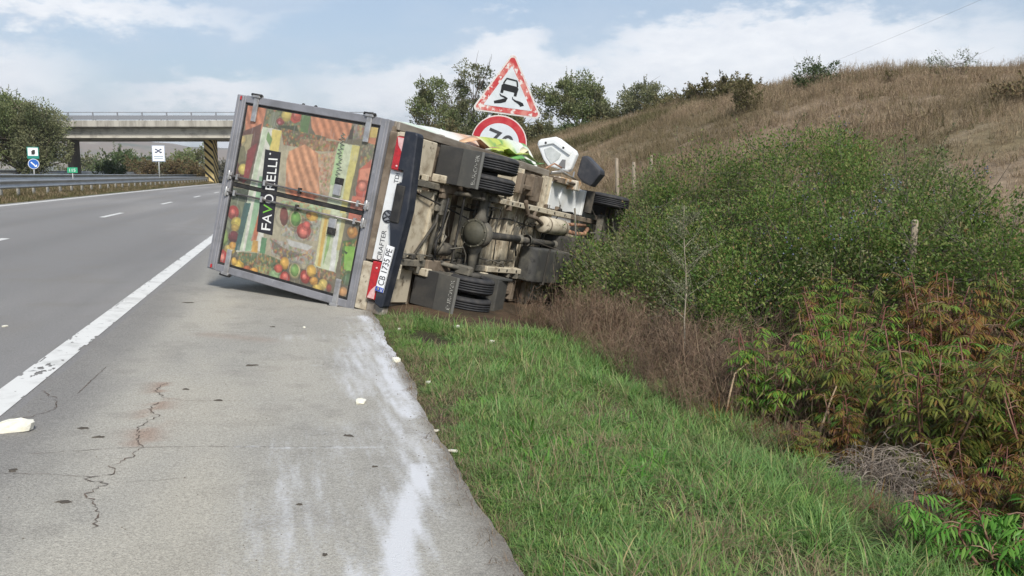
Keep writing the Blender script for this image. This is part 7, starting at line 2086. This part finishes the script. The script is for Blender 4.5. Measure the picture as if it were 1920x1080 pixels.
def build_lance_plants():
    protos = [make_lance_proto(500 + k, h, sp, n, ll) for k, (h, sp, n, ll) in enumerate(((1.15, 0.82, 13, 0.082), (0.95, 0.68, 12, 0.076), (1.25, 0.92, 14, 0.086)))]
    spec = [  # x, y, scale, palette, proto, label
        (3.42, 6.10, 0.95, 'green', 1, 'fresh green lance leaved plant on two red stems, nearest the dry brush'),
        (3.75, 6.55, 0.72, 'olive', 1, 'yellowing small lance leaved plant behind the fresh green one'),
        (3.85, 5.75, 0.90, 'olive', 0, 'olive lance leaved plant with arching pale stems between green ones'),
        (4.55, 6.75, 1.00, 'green', 0, 'bright green lance leaved plant in the middle of the ditch'),
        (5.05, 7.55, 1.00, 'olive', 2, 'olive and green lance leaved plant at the thicket foot'),
        (4.70, 5.75, 0.95, 'green', 1, 'green lance leaved plant drooping over the dark hollow'),
        (4.02, 4.95, 1.00, 'olive', 2, 'big olive lance leaved plant right of the grey dead grass'),
        (4.55, 5.05, 1.02, 'olive', 0, 'olive lance leaved plant behind the big one by the dead grass'),
        (5.30, 6.40, 1.05, 'rust', 2, 'rust red lance leaved plant in the upper ditch'),
        (5.75, 7.10, 1.00, 'rust', 0, 'rust brown lance leaved plant under the low end of the thicket'),
        (5.55, 5.75, 1.05, 'rust', 1, 'tall rust brown lance leaved plant near the right edge'),
        (5.0, 4.85, 1.05, 'rust', 2, 'dark rust lance leaved plant at the right edge, lower one'),
        (4.40, 4.25, 0.90, 'rust', 0, 'rust brown lance leaved plant in the lower right corner'),
        (3.62, 5.20, 0.62, 'rust', 1, 'small withered lance leaved plant left of the grey dead grass'),
        (6.2, 6.6, 1.0, 'olive', 0, 'yellow green lance leaved plant at the right edge below the dry hill'),
        (6.1, 7.9, 0.85, 'rust', 1, 'reddish lance leaved plant tucked under the thorn shrubs'),
        (3.95, 4.10, 0.66, 'olive', 1, 'short olive lance leaved plant in front at the lower right'),
        (3.50, 3.95, 0.55, 'rust', 0, 'low rusty lance leaved plant above the corner weeds, left one'),
        (3.85, 3.62, 0.60, 'rust', 2, 'low rusty lance leaved plant above the corner weeds, right one'),
        (3.12, 4.95, 0.42, 'olive', 1, 'tiny olive lance leaved plant in front of the grey dead grass'),
        (4.35, 7.6, 0.62, 'rust', 1, 'thin rusty lance leaved plant standing in the dry brush'),
        (4.25, 6.30, 0.80, 'olive', 0, 'yellow green lance leaved plant filling the gap behind the arching stalks'),
        (4.95, 6.15, 0.90, 'green', 2, 'light green lance leaved plant behind the dark hollow'),
        (5.15, 5.45, 0.95, 'olive', 1, 'olive lance leaved plant between the rust brown ones at the right'),
        (4.75, 4.65, 0.80, 'olive', 2, 'yellowish lance leaved plant low at the right edge'),
        (5.6, 8.5, 0.9, 'olive', 2, 'green brown lance leaved plant touching the middle thorn shrubs'),
    ]
    for (x, y, sc, pal, pi, label) in spec:
        root = empty('lance_leaved_plant', (x, y, tz(x, y) - 0.03), (0, 0, random.uniform(0, 6.28)))
        root.scale = (sc, sc, sc * random.uniform(0.92, 1.05))
        tag(root, label, 'plant', 'lance leaved plants in the ditch')
        stem, shoots = protos[pi]
        o = bpy.data.objects.new('stem', stem); COL.objects.link(o); o.parent = root; o['kind'] = 'stuff'
        if not stem.materials:
            stem.materials.append(STEM_RED)
        for k, sm in enumerate(shoots):
            s = bpy.data.objects.new('leafy_shoot', sm); COL.objects.link(s); s.parent = root
            if not sm.materials:
                sm.materials.append(LANCE['olive'])
            s.material_slots[0].link = 'OBJECT'
            p2 = pal
            if random.random() < 0.22:
                p2 = random.choice(['olive', 'rust', 'green'])
            s.material_slots[0].material = LANCE[p2]
            s['kind'] = 'stuff'


build_lance_plants()


# ------------------------------------------------------------------ single plants
def build_singles():
    # pale sapling in front of the thicket
    rng = np.random.default_rng(611)
    x, y = 3.95, 8.6
    g = tz(x, y)
    root = empty('sapling', (x, y, g))
    tag(root, 'thin pale grey sapling rising from the dry brush in front of the thicket', 'sapling')
    P = wiggle([0, 0, -0.1], [-0.10, 0.05, 1.72], 9, 0.018, rng)
    segs = [(P, np.linspace(0.010, 0.003, 9))]
    Vs, Fs, nb = [], [], 0
    for k in range(26):
        t = rng.uniform(0.35, 0.98)
        c = np.array([np.interp(t * 8, np.arange(9), P[:, i]) for i in range(3)])
        a = rng.uniform(0, 2 * np.pi); l_ = (1.15 - t) * 0.75 * rng.uniform(0.4, 1)
        e = c + np.array([np.cos(a), np.sin(a), 0.8]) * l_
        Q = wiggle(c, e, 5, 0.012, rng)
        segs.append((Q, np.linspace(0.0028, 0.001, 5)))
        m_ = 70
        tt = rng.uniform(0.2, 1, m_)
        pp = np.stack([np.interp(tt * 4, np.arange(5), Q[:, i]) for i in range(3)], 1) + rng.normal(0, 0.022, (m_, 3))
        L_ = 0.026 * rng.uniform(0.6, 1.3, m_)
        v, f = leaves_np(pp, rng.normal(0, 1, (m_, 3)) + [0, 0, 0.4], L_, L_ * 0.5, rng)
        Vs.append(v); Fs.append(f + nb); nb += len(v)
    add_mesh('crown', np_mesh('crown', np.concatenate(Vs), np.concatenate(Fs)), leaf_mat('sapling leaf', [(0, (0.13, 0.15, 0.08)), (1, (0.19, 0.20, 0.12))], 0.3), root)['kind'] = 'stuff'
    v, f = tubes_np(segs)
    add_mesh('trunk', np_mesh('trunk', v, f, True), mat('pale sapling bark', (0.30, 0.26, 0.20), 0.8), root)
    # grey heap of dead grass
    rng = np.random.default_rng(612)
    x, y = 3.52, 4.70
    n = 2600
    a = rng.uniform(0, 2 * np.pi, n); r = 0.44 * np.sqrt(rng.uniform(0, 1, n))
    C = np.c_[r * np.cos(a) * 1.15, r * np.sin(a) * 0.9, rng.uniform(0.0, 0.36, n) * (1 - (r / 0.50) ** 2)]
    D = rng.normal(0, 1, (n, 3)) * np.array([1, 1, 0.45])
    V, F = leaves_np(C, D, rng.uniform(0.08, 0.24, n), rng.uniform(0.003, 0.006, n), rng, 0.3)
    V[:, 2] = np.maximum(V[:, 2], 0.004)
    root = empty('dead_grass_heap', (x, y, tz(x, y) - 0.01))
    tag(root, 'grey tangled heap of dead grass between the red leaved plants', 'dead grass')
    add_mesh('tangled_blades', np_mesh('tangled_blades', V, F), leaf_mat('dead grass grey', [(0, (0.17, 0.14, 0.115)), (0.6, (0.26, 0.22, 0.185)), (1, (0.34, 0.29, 0.24))], 0.15, 0.9), root)['kind'] = 'stuff'
    # bent pale stalks
    stm = mat('bleached stalk', (0.36, 0.27, 0.17), 0.7, (0.24, 0.16, 0.10), 12.0)
    lab = ['bleached stalk leaning left of the fresh green plant', 'arched bleached stalk rising from the olive plant', 'arched pale stalk curving over the grey dead grass', 'forked pale stalk standing in the dark hollow']
    for k, (x, y, pts) in enumerate(((3.10, 6.05, [(0, 0, 0), (0.06, 0.05, 0.2), (0.13, 0.1, 0.38), (0.25, 0.12, 0.46)]), (3.50, 5.85, [(0, 0, 0.1), (0.10, 0.05, 0.30), (0.26, 0.1, 0.44), (0.42, 0.12, 0.47)]),
                                     (3.62, 5.0, [(0, 0, 0), (0.02, 0.0, 0.24), (0.12, 0.0, 0.38), (0.27, 0.0, 0.44)]), (3.42, 5.35, [(0, 0, 0), (0.08, 0.03, 0.25), (0.15, 0.05, 0.42), (0.20, 0.06, 0.52)]))):
        m_ = MB().tube(pts, [0.010, 0.009, 0.007, 0.004], 6)
        if k == 3:
            m_.tube([(0.13, 0.04, 0.36), (0.15, 0.05, 0.22), (0.16, 0.05, 0.0)], 0.008, 6)
        o = m_.build('bleached_stalk', stm)
        o.location = (x, y, tz(x, y))
        tag(o, lab[k], 'stalk', 'bleached stalks in the ditch')
    # power cable high over the hill with its poles (one behind the crest, one outside the frame)
    pm = mat('dark pole wood', (0.07, 0.055, 0.045), 0.9)
    a, b = (116.0, 201.0), (66.6, 60.6)
    tops = []
    for k, (px_, py_) in enumerate((a, b)):
        g = tz(px_, py_)
        hgt = (24.5 if k == 0 else 21.5) - g
        p = MB().tube([(0, 0, -0.5), (0, 0, hgt)], [0.14, 0.10], 8).box(-0.8, 0.8, -0.06, 0.06, hgt - 0.6, hgt - 0.45).build('utility_pole', pm)
        p.location = (px_, py_, g)
        tag(p, ['utility pole behind the crest of the hill', 'utility pole beyond the right border'][k], 'utility pole', 'poles of the power line')
        tops.append(Vector((px_, py_, g + hgt - 0.4)))
    pts = []
    for i in range(25):
        t = i / 24
        q = tops[0].lerp(tops[1], t); q.z -= 4 * 0.4 * t * (1 - t)
        pts.append(q)
    c = MB().tube(pts, 0.012, 5).build('power_cable', pm)
    tag(c, 'single thin power cable crossing the sky at upper right', 'cable')


build_singles()


# ------------------------------------------------------------------ ground cover that nobody could count
def scatter(name, pts, rots, scl, pick, protos, label, kind='stuff'):
    """one object: prototypes set on given points by a geometry node group"""
    col = bpy.data.collections.new(name + '_tufts')
    for i, me in enumerate(protos):
        o = bpy.data.objects.new('%s_tuft_%02d' % (name, i), me)
        col.objects.link(o)
    me = bpy.data.meshes.new(name)
    me.vertices.add(len(pts))
    me.vertices.foreach_set('co', np.asarray(pts, np.float32).ravel())
    a = me.attributes.new('rot', 'FLOAT_VECTOR', 'POINT'); a.data.foreach_set('vector', np.asarray(rots, np.float32).ravel())
    a = me.attributes.new('scl', 'FLOAT', 'POINT'); a.data.foreach_set('value', np.asarray(scl, np.float32))
    a = me.attributes.new('pick', 'INT', 'POINT'); a.data.foreach_set('value', np.asarray(pick, np.int32))
    me.update()
    ob = bpy.data.objects.new(name, me)
    COL.objects.link(ob)
    g = bpy.data.node_groups.new(name + '_nodes', 'GeometryNodeTree')
    g.interface.new_socket('Geometry', in_out='INPUT', socket_type='NodeSocketGeometry')
    g.interface.new_socket('Geometry', in_out='OUTPUT', socket_type='NodeSocketGeometry')
    gi = g.nodes.new('NodeGroupInput'); go = g.nodes.new('NodeGroupOutput')
    ci = g.nodes.new('GeometryNodeCollectionInfo')
    ci.inputs['Collection'].default_value = col
    ci.inputs['Separate Children'].default_value = True
    ci.inputs['Reset Children'].default_value = True
    ip = g.nodes.new('GeometryNodeInstanceOnPoints')
    ip.inputs['Pick Instance'].default_value = True
    def named(nm, t):
        n = g.nodes.new('GeometryNodeInputNamedAttribute'); n.data_type = t; n.inputs['Name'].default_value = nm
        return n.outputs['Attribute']
    g.links.new(gi.outputs[0], ip.inputs['Points'])
    g.links.new(ci.outputs[0], ip.inputs['Instance'])
    g.links.new(named('pick', 'INT'), ip.inputs['Instance Index'])
    g.links.new(named('rot', 'FLOAT_VECTOR'), ip.inputs['Rotation'])
    g.links.new(named('scl', 'FLOAT'), ip.inputs['Scale'])
    g.links.new(ip.outputs[0], go.inputs[0])
    md = ob.modifiers.new('tufts', 'NODES'); md.node_group = g
    tag(ob, label, None, None, kind)
    return ob


def blade_tuft(seed, n, h, hv, w, spread, lean, m, seg=3, curl=0.5):
    rng = np.random.default_rng(seed)
    a = rng.uniform(0, 2 * np.pi, n); r = spread * np.sqrt(rng.uniform(0, 1, n))
    base = np.c_[r * np.cos(a), r * np.sin(a), np.full(n, -0.01)]
    az = a + rng.normal(0, 1.0, n)
    ln = h * rng.uniform(1 - hv, 1 + hv, n)
    le = lean * rng.uniform(0.3, 1.4, n)
    wd = w * rng.uniform(0.7, 1.3, n)
    sd_ = np.c_[-np.sin(az), np.cos(az), np.zeros(n)]
    rows = []
    for k in range(seg + 1):
        t = k / seg
        ang = le * (0.35 + curl * t * 2)
        p = base + np.c_[np.cos(az) * np.sin(ang) * ln * t, np.sin(az) * np.sin(ang) * ln * t, np.cos(np.minimum(ang, 1.9)) * ln * t]
        ww = wd * (1 - t) ** 0.7 if k < seg else wd * 0.04
        rows.append((p + sd_ * ww[:, None] / 2, p - sd_ * ww[:, None] / 2))
    V = np.stack([q for row in rows for q in row], 1).reshape(-1, 3)
    b = (np.arange(n) * 2 * (seg + 1))[:, None]
    F = np.concatenate([b + np.array([2 * k, 2 * k + 1, 2 * k + 3, 2 * k + 2]) for k in range(seg)], 0)
    me = np_mesh('tuft', V, F, True)
    me.materials.append(m)
    return me


def stalk_tuft(seed, n, h, m, leafy=6, spread=0.10, r0=0.0035):
    """dry weed: thin stalks with side twigs and seed flecks"""
    rng = np.random.default_rng(seed)
    Vs, Fs, nb = [], [], 0
    def ribbon(P, w):
        nonlocal nb
        P = np.asarray(P); k = len(P)
        s = rng.normal(size=3); s[2] *= 0.2; s /= np.linalg.norm(s)
        ww = np.linspace(w, w * 0.35, k)[:, None]
        V = np.stack([P + s * ww, P - s * ww], 1).reshape(-1, 3)
        i = np.arange(k - 1)[:, None] * 2
        Vs.append(V); Fs.append(i + np.array([0, 1, 3, 2]) + nb); nb += len(V)
    for k in range(n):
        a = rng.uniform(0, 2 * np.pi); r = spread * rng.uniform(0, 1)
        p0 = np.array([r * np.cos(a), r * np.sin(a), -0.02])
        hh = h * rng.uniform(0.5, 1.1)
        p1 = p0 + np.array([rng.normal(0, 0.20), rng.normal(0, 0.20), 1.0]) * hh
        P = wiggle(p0, p1, 5, 0.012, rng)
        ribbon(P, r0)
        for q in range(leafy):
            t = rng.uniform(0.35, 1.0)
            c = np.array([np.interp(t * 4, np.arange(5), P[:, i]) for i in range(3)])
            e = c + np.array([rng.normal(0, 1), rng.normal(0, 1), 0.9]) * hh * 0.13
            ribbon([c, (c + e) / 2 + rng.normal(0, 0.01, 3), e], r0 * 0.6)
    me = np_mesh('weed', np.concatenate(Vs), np.concatenate(Fs))
    me.materials.append(m)
    return me


GRASS = leaf_mat('verge grass', [(0.0, (0.087, 0.179, 0.038)), (0.4, (0.136, 0.254, 0.056)), (0.75, (0.191, 0.309, 0.08)), (0.92, (0.272, 0.309, 0.11)), (1.0, (0.42, 0.346, 0.166))], 0.3, 0.5, (0.185, 0.165, 0.080), 1.5, 0.55, 0.68)
GRASS2 = leaf_mat('blue green grass', [(0.0, (0.092, 0.196, 0.056)), (0.5, (0.148, 0.27, 0.08)), (0.9, (0.214, 0.332, 0.112)), (1.0, (0.367, 0.343, 0.171))], 0.3, 0.5, (0.17, 0.16, 0.08), 2.3, 0.56, 0.70)
STRAW = leaf_mat('straw', [(0.0, (0.16, 0.11, 0.065)), (0.5, (0.24, 0.18, 0.11)), (1.0, (0.32, 0.26, 0.17))], 0.2, 0.8)
DRYW = leaf_mat('dry weed', [(0.0, (0.115, 0.070, 0.048)), (0.4, (0.17, 0.115, 0.078)), (0.8, (0.23, 0.165, 0.115)), (1.0, (0.13, 0.125, 0.06))], 0.15, 0.9, (0.105, 0.075, 0.055), 1.0)
HILLG = leaf_mat('hill grass', [(0.0, (0.219, 0.16, 0.107)), (0.4, (0.302, 0.226, 0.151)), (0.8, (0.372, 0.29, 0.2)), (1.0, (0.249, 0.213, 0.105))], 0.15, 0.95, (0.165, 0.135, 0.075), 0.16, 0.46, 0.62)
WEEDG = leaf_mat('verge weed', [(0.0, (0.060, 0.185, 0.022)), (0.6, (0.100, 0.245, 0.034)), (1.0, (0.15, 0.27, 0.05))], 0.3, 0.45)


def build_ground_cover():
    rng = np.random.default_rng(900)

    def place(n, xr, yr, keep, zoff=-0.005, tilt=0.12, bias=None):
        x = rng.uniform(xr[0], xr[1], n)
        u = rng.uniform(0, 1, n)
        y = yr[0] + (yr[1] - yr[0]) * (u if bias is None else u ** bias)
        k = keep(x, y)
        x, y = x[k], y[k]
        xx = x + curve(y)
        z = terr(xx, y) + zoff
        P = np.c_[xx, y, z]
        R = np.c_[rng.normal(0, tilt, len(x)), rng.normal(0, tilt, len(x)), rng.uniform(0, 6.283, len(x))]
        return P, R

    # verge grass: short mat with longer tufts towards the ditch
    protos = [blade_tuft(1000 + k, 34, 0.058, 0.55, 0.0046, 0.06, 1.15, GRASS if k % 2 == 0 else GRASS2, 3) for k in range(6)]
    protos += [blade_tuft(1010 + k, 28, 0.120, 0.5, 0.0055, 0.05, 1.0, GRASS2 if k % 2 else GRASS, 4, 0.6) for k in range(4)]
    protos += [blade_tuft(1020, 12, 0.14, 0.5, 0.003, 0.06, 0.9, STRAW, 3)]
    soil = lambda x, y: (((x - 2.3) / 1.45) ** 2 + ((y - 10.3) / 0.95) ** 2 > 1) & (((x - 1.22) / 0.20) ** 2 + ((y - 8.6) / 0.5) ** 2 > 1)
    def under(x, y):
        # strip of ground pressed and shaded along the truck's lower side
        t = ((x - 0.95) * 0.64 + (y - 10.1) * 0.757)
        d = np.abs((x - 0.95) * 0.757 - (y - 10.1) * 0.64 - 0.35)
        return (t > 0.15) & (d < 1.0)
    def verge_keep(x, y):
        e = 0.80 + 0.22 * (fbm(x * 0 + 3.3, y * 2.5, 91) - 0.5) + 0.05 * (fbm(x * 5, y * 9, 96) - .5)
        bare = fbm(x * 2.2, y * 2.2, 92)
        thin = rng.uniform(0, 1, len(x)) < np.where(bare > 0.60, 0.16, 1.0)
        return (x > e) & (x < 3.15 + 0.3 * (fbm(x * 0 + 1.1, y * 1.2, 93) - 0.5)) & soil(x, y) & thin & ~under(x, y)
    P, R = place(26000, (0.8, 3.4), (1.9, 13.0), verge_keep, bias=1.15)
    long_ = sstep(1.9, 2.7, P[:, 0]) * 0.62 + 0.10 * (fbm(P[:, 0] * 1.5, P[:, 1] * 1.5, 94) > 0.58)
    u = rng.uniform(0, 1, len(P))
    pick = np.where(u < long_, rng.integers(6, 10, len(P)), rng.integers(0, 6, len(P)))
    pick = np.where(rng.uniform(0, 1, len(P)) < 0.06 + 0.10 * (fbm(P[:, 0] * 1.1, P[:, 1] * 1.1, 95) > 0.6), 10, pick)
    edge_fall = sstep(0.84, 1.15, P[:, 0])
    scl = (0.65 + 0.5 * edge_fall) * rng.uniform(0.7, 1.3, len(P)) * (0.75 + 0.6 * fbm(P[:, 0] * 1.7, P[:, 1] * 1.7, 97))
    scatter('verge_grass', P, R, scl, pick, protos, 'green roadside grass with straw coloured blades')

    # dry wisps and roots creeping over the concrete edge
    ep = [blade_tuft(1030 + k, 14, 0.13, 0.5, 0.0030, 0.05, 1.5, STRAW if k else DRYW, 3, 0.6) for k in range(3)]
    P, R = place(420, (0.70, 0.92), (2.2, 10.0), lambda x, y: rng.uniform(0, 1, len(x)) < np.clip((x - 0.66) / 0.2, 0.08, 1), 0.004)
    P[:, 2] = np.where(P[:, 0] < 0.80, road_z(P[:, 0]) + 0.021, P[:, 2])
    scatter('edge_wisps', P, R, rng.uniform(0.3, 0.9, len(P)), rng.integers(0, 3, len(P)), ep, 'dry wisps and roots along the edge of the concrete')

    # loose grit and crumbs on the shoulder, thicker towards its edge
    gm = mat('road grit', (0.20, 0.185, 0.155), 0.95, (0.09, 0.08, 0.07), 30.0)
    gs = []
    for k in range(3):
        m_ = MB(); rg = np.random.default_rng(k); m_.sphere((0, 0, 0.003), 0.006, 5, 3, sc=(rg.uniform(0.7, 1.5), rg.uniform(0.7, 1.3), 0.7)); ob = m_.build('grit', gm, None, link=False); gs.append(ob.data); bpy.data.objects.remove(ob)
    P, R = place(5200, (-1.6, 0.82), (2.2, 10.5), lambda x, y: rng.uniform(0, 1, len(x)) < np.clip(0.08 + 0.9 * sstep(0.45, 0.8, x), 0, 1), 0.0)
    P[:, 2] = road_z(P[:, 0]) + 0.0205
    scatter('road_grit', P, R, rng.uniform(0.25, 1.0, len(P)) ** 1.8 * 0.75, rng.integers(0, 3, len(P)), gs, 'loose grit on the concrete shoulder')

    # flat dead thatch and fallen leaves lying in the verge
    tp = [blade_tuft(1200 + k, 26, 0.10, 0.5, 0.0045, 0.09, 2.2, STRAW if k else DRYW, 3, 0.3) for k in range(3)]
    P, R = place(1500, (0.9, 3.0), (2.0, 9.6), lambda x, y: (fbm(x * 2.2, y * 2.2, 92) > 0.58) & soil(x, y), 0.004)
    scatter('dead_thatch', P, R, rng.uniform(0.5, 1.1, len(P)), rng.integers(0, 3, len(P)), tp, 'flat dead thatch in the gaps of the verge grass')

    # broad leaved rosettes in the grass
    wp = [blade_tuft(1040 + k, 22, 0.12, 0.5, 0.016, 0.07, 1.2, WEEDG, 3, 0.5) for k in range(3)]
    P, R = place(420, (1.0, 3.0), (2.0, 9.0), lambda x, y: soil(x, y) & (fbm(x * 1.7, y * 1.7, 98) > 0.60))
    scatter('verge_weeds', P, R, rng.uniform(0.5, 1.25, len(P)), rng.integers(0, 3, len(P)), wp, 'bright green broad leaved weeds in the grass')

    # dry reddish brush between the grass and the thicket
    dp = [stalk_tuft(1060 + k, 11, 0.62, DRYW, 8, 0.13, 0.0050) for k in range(5)]
    heap = lambda x, y: ((x - 3.40) / 0.62) ** 2 + ((y - 4.55) / 0.62) ** 2 > 1
    def ditch_keep(x, y):
        d = fbm(x * 1.2, y * 1.2, 99)
        trk = ((x - 3.3) / 1.6) ** 2 + ((y - 12.6) / 1.6) ** 2 > 1
        return (d > 0.36) & trk & heap(x, y) & ((x < 4.5) | (rng.uniform(0, 1, len(x)) < 0.35))
    P, R = place(3600, (2.75, 6.4), (3.2, 17.0), ditch_keep, tilt=0.2)
    lowr = np.where(P[:, 1] < 6.0, 0.55, 1.0) * np.where(P[:, 0] < 3.2, 0.7, 1.0)
    scatter('dry_brush', P, R, lowr * rng.uniform(0.5, 1.15, len(P)), rng.integers(0, 5, len(P)), dp, 'dry reddish brown brush along the ditch')
    # dry grass at the toe of the truck
    gp = [blade_tuft(1080 + k, 26, 0.20, 0.5, 0.004, 0.07, 0.9, STRAW if k else GRASS, 3) for k in range(3)]
    P, R = place(1500, (1.6, 4.3), (9.6, 11.4), lambda x, y: (((x - 2.5) / 1.7) ** 2 + ((y - 10.4) / 0.95) ** 2 > 1) & (x > 1.3) & ~(under(x, y) & (rng.uniform(0, 1, len(x)) < 0.55)))
    scatter('dry_grass', P, R, rng.uniform(0.5, 1.0, len(P)), rng.integers(0, 3, len(P)), gp, 'yellowed grass at the foot of the wreck')

    # dark ground weeds under the red plants
    up = [blade_tuft(1090 + k, 22, 0.24, 0.5, 0.010, 0.08, 1.0, LANCE['rust'] if k == 0 else LEAF_HEDGE if k == 1 else LEAF_DARK, 3, 0.5) for k in range(3)]
    P, R = place(2600, (2.9, 6.8), (3.0, 9.5), lambda x, y: (fbm(x * 1.6, y * 1.6, 101) > 0.40) & heap(x, y), tilt=0.25)
    scatter('ditch_undergrowth', P, R, rng.uniform(0.5, 1.3, len(P)), rng.integers(0, 3, len(P)), up, 'low dark undergrowth beneath the ditch plants')

    # dry grass of the hillside
    hp = [blade_tuft(1100 + k, 22, 0.24, 0.6, 0.010, 0.20, 0.8, HILLG, 3, 0.5) for k in range(4)]
    hp += [stalk_tuft(1110 + k, 7, 0.42, HILLG, 7, 0.22, 0.005) for k in range(2)]
    hp += [blade_tuft(1120, 24, 0.30, 0.5, 0.014, 0.2, 0.8, LEAF_HEDGE, 3, 0.4)]
    P, R = place(30000, (6.2, 25.0), (4.0, 64.0), lambda x, y: fbm(x * 0.5, y * 0.5, 103) > 0.25, bias=1.35)
    pick = np.where(rng.uniform(0, 1, len(P)) < 0.06 + 0.75 * ((P[:, 1] > 42) & (fbm(P[:, 0] * 0.15, P[:, 1] * 0.15, 104) > 0.5)), 6, rng.integers(0, 6, len(P)))
    near = np.clip(P[:, 1] / 22.0, 0.55, 1.0) * (0.45 + 1.1 * fbm(P[:, 0] * 0.35, P[:, 1] * 0.35, 109))
    scatter('hill_grass', P, R, near * rng.uniform(0.6, 1.35, len(P)), pick, hp, 'tall dry purplish brown grass covering the hillside')
    P, R = place(9000, (6.0, 27.0), (60.0, 110.0), lambda x, y: x > -50)
    scatter('far_hill_grass', P, R, rng.uniform(1.0, 2.0, len(P)), rng.choice([0, 1, 6, 6], len(P)), hp, 'yellowish rough grass on the far end of the hill')

    # median strip grass behind the carriageway
    mp = [blade_tuft(1130 + k, 22, 0.15, 0.5, 0.012, 0.16, 0.9, STRAW if k == 2 else LEAF_HEDGE, 3, 0.4) for k in range(3)]
    P, R = place(9000, (-13.2, -8.95), (22.0, 110.0), lambda x, y: x < 50, bias=1.4)
    scatter('median_grass', P, R, rng.uniform(0.6, 1.3, len(P)), rng.integers(0, 3, len(P)), mp, 'yellow green grass strip under the guardrails')
    P, R = place(3000, (-34.0, -25.8), (60.0, 130.0), lambda x, y: x < 50)
    scatter('far_verge_grass', P, R, rng.uniform(1.2, 2.6, len(P)), rng.integers(0, 3, len(P)), mp, 'rough grass beyond the opposite carriageway')

    # green leafy weeds in the lower right corner
    lab = ['leafy green weed in the lower right corner, tallest', 'leafy green weed left of the tallest corner weed', 'leafy green weed at the very right of the lower corner']
    for k, (x, y, s) in enumerate(((3.12, 3.25, 1.0), (2.95, 3.55, 0.8), (3.42, 3.30, 0.9), )):
        st, sh = make_lance_proto(700 + k, 0.42, 0.5, 7, 0.075)
        root = empty('leafy_weed', (x, y, tz(x, y) - 0.02)); root.scale = (s, s, s)
        tag(root, lab[k], 'weed', 'leafy weeds in the lower right corner')
        add_mesh('stem', st, STEM_RED, root)
        for sm in sh:
            add_mesh('leafy_shoot', sm, WEEDG, root)['kind'] = 'stuff'


build_ground_cover()

# ------------------------------------------------------------------ thin haze of the air
def build_haze():
    m = bpy.data.materials.new('haze')
    m.use_nodes = True
    nt = m.node_tree
    nt.nodes.clear()
    out = node(nt, 'ShaderNodeOutputMaterial')
    v = node(nt, 'ShaderNodeVolumePrincipled')
    v.inputs['Color'].default_value = (0.82, 0.88, 0.96, 1)
    v.inputs['Density'].default_value = 0.0002
    v.inputs['Anisotropy'].default_value = 0.2
    nt.links.new(v.outputs[0], out.inputs['Volume'])
    o = MB().box(-4700, 4700, -1500, 4700, -14, 230).build('haze', m)
    tag(o, 'thin pale haze in the air', kind='stuff')


build_haze()
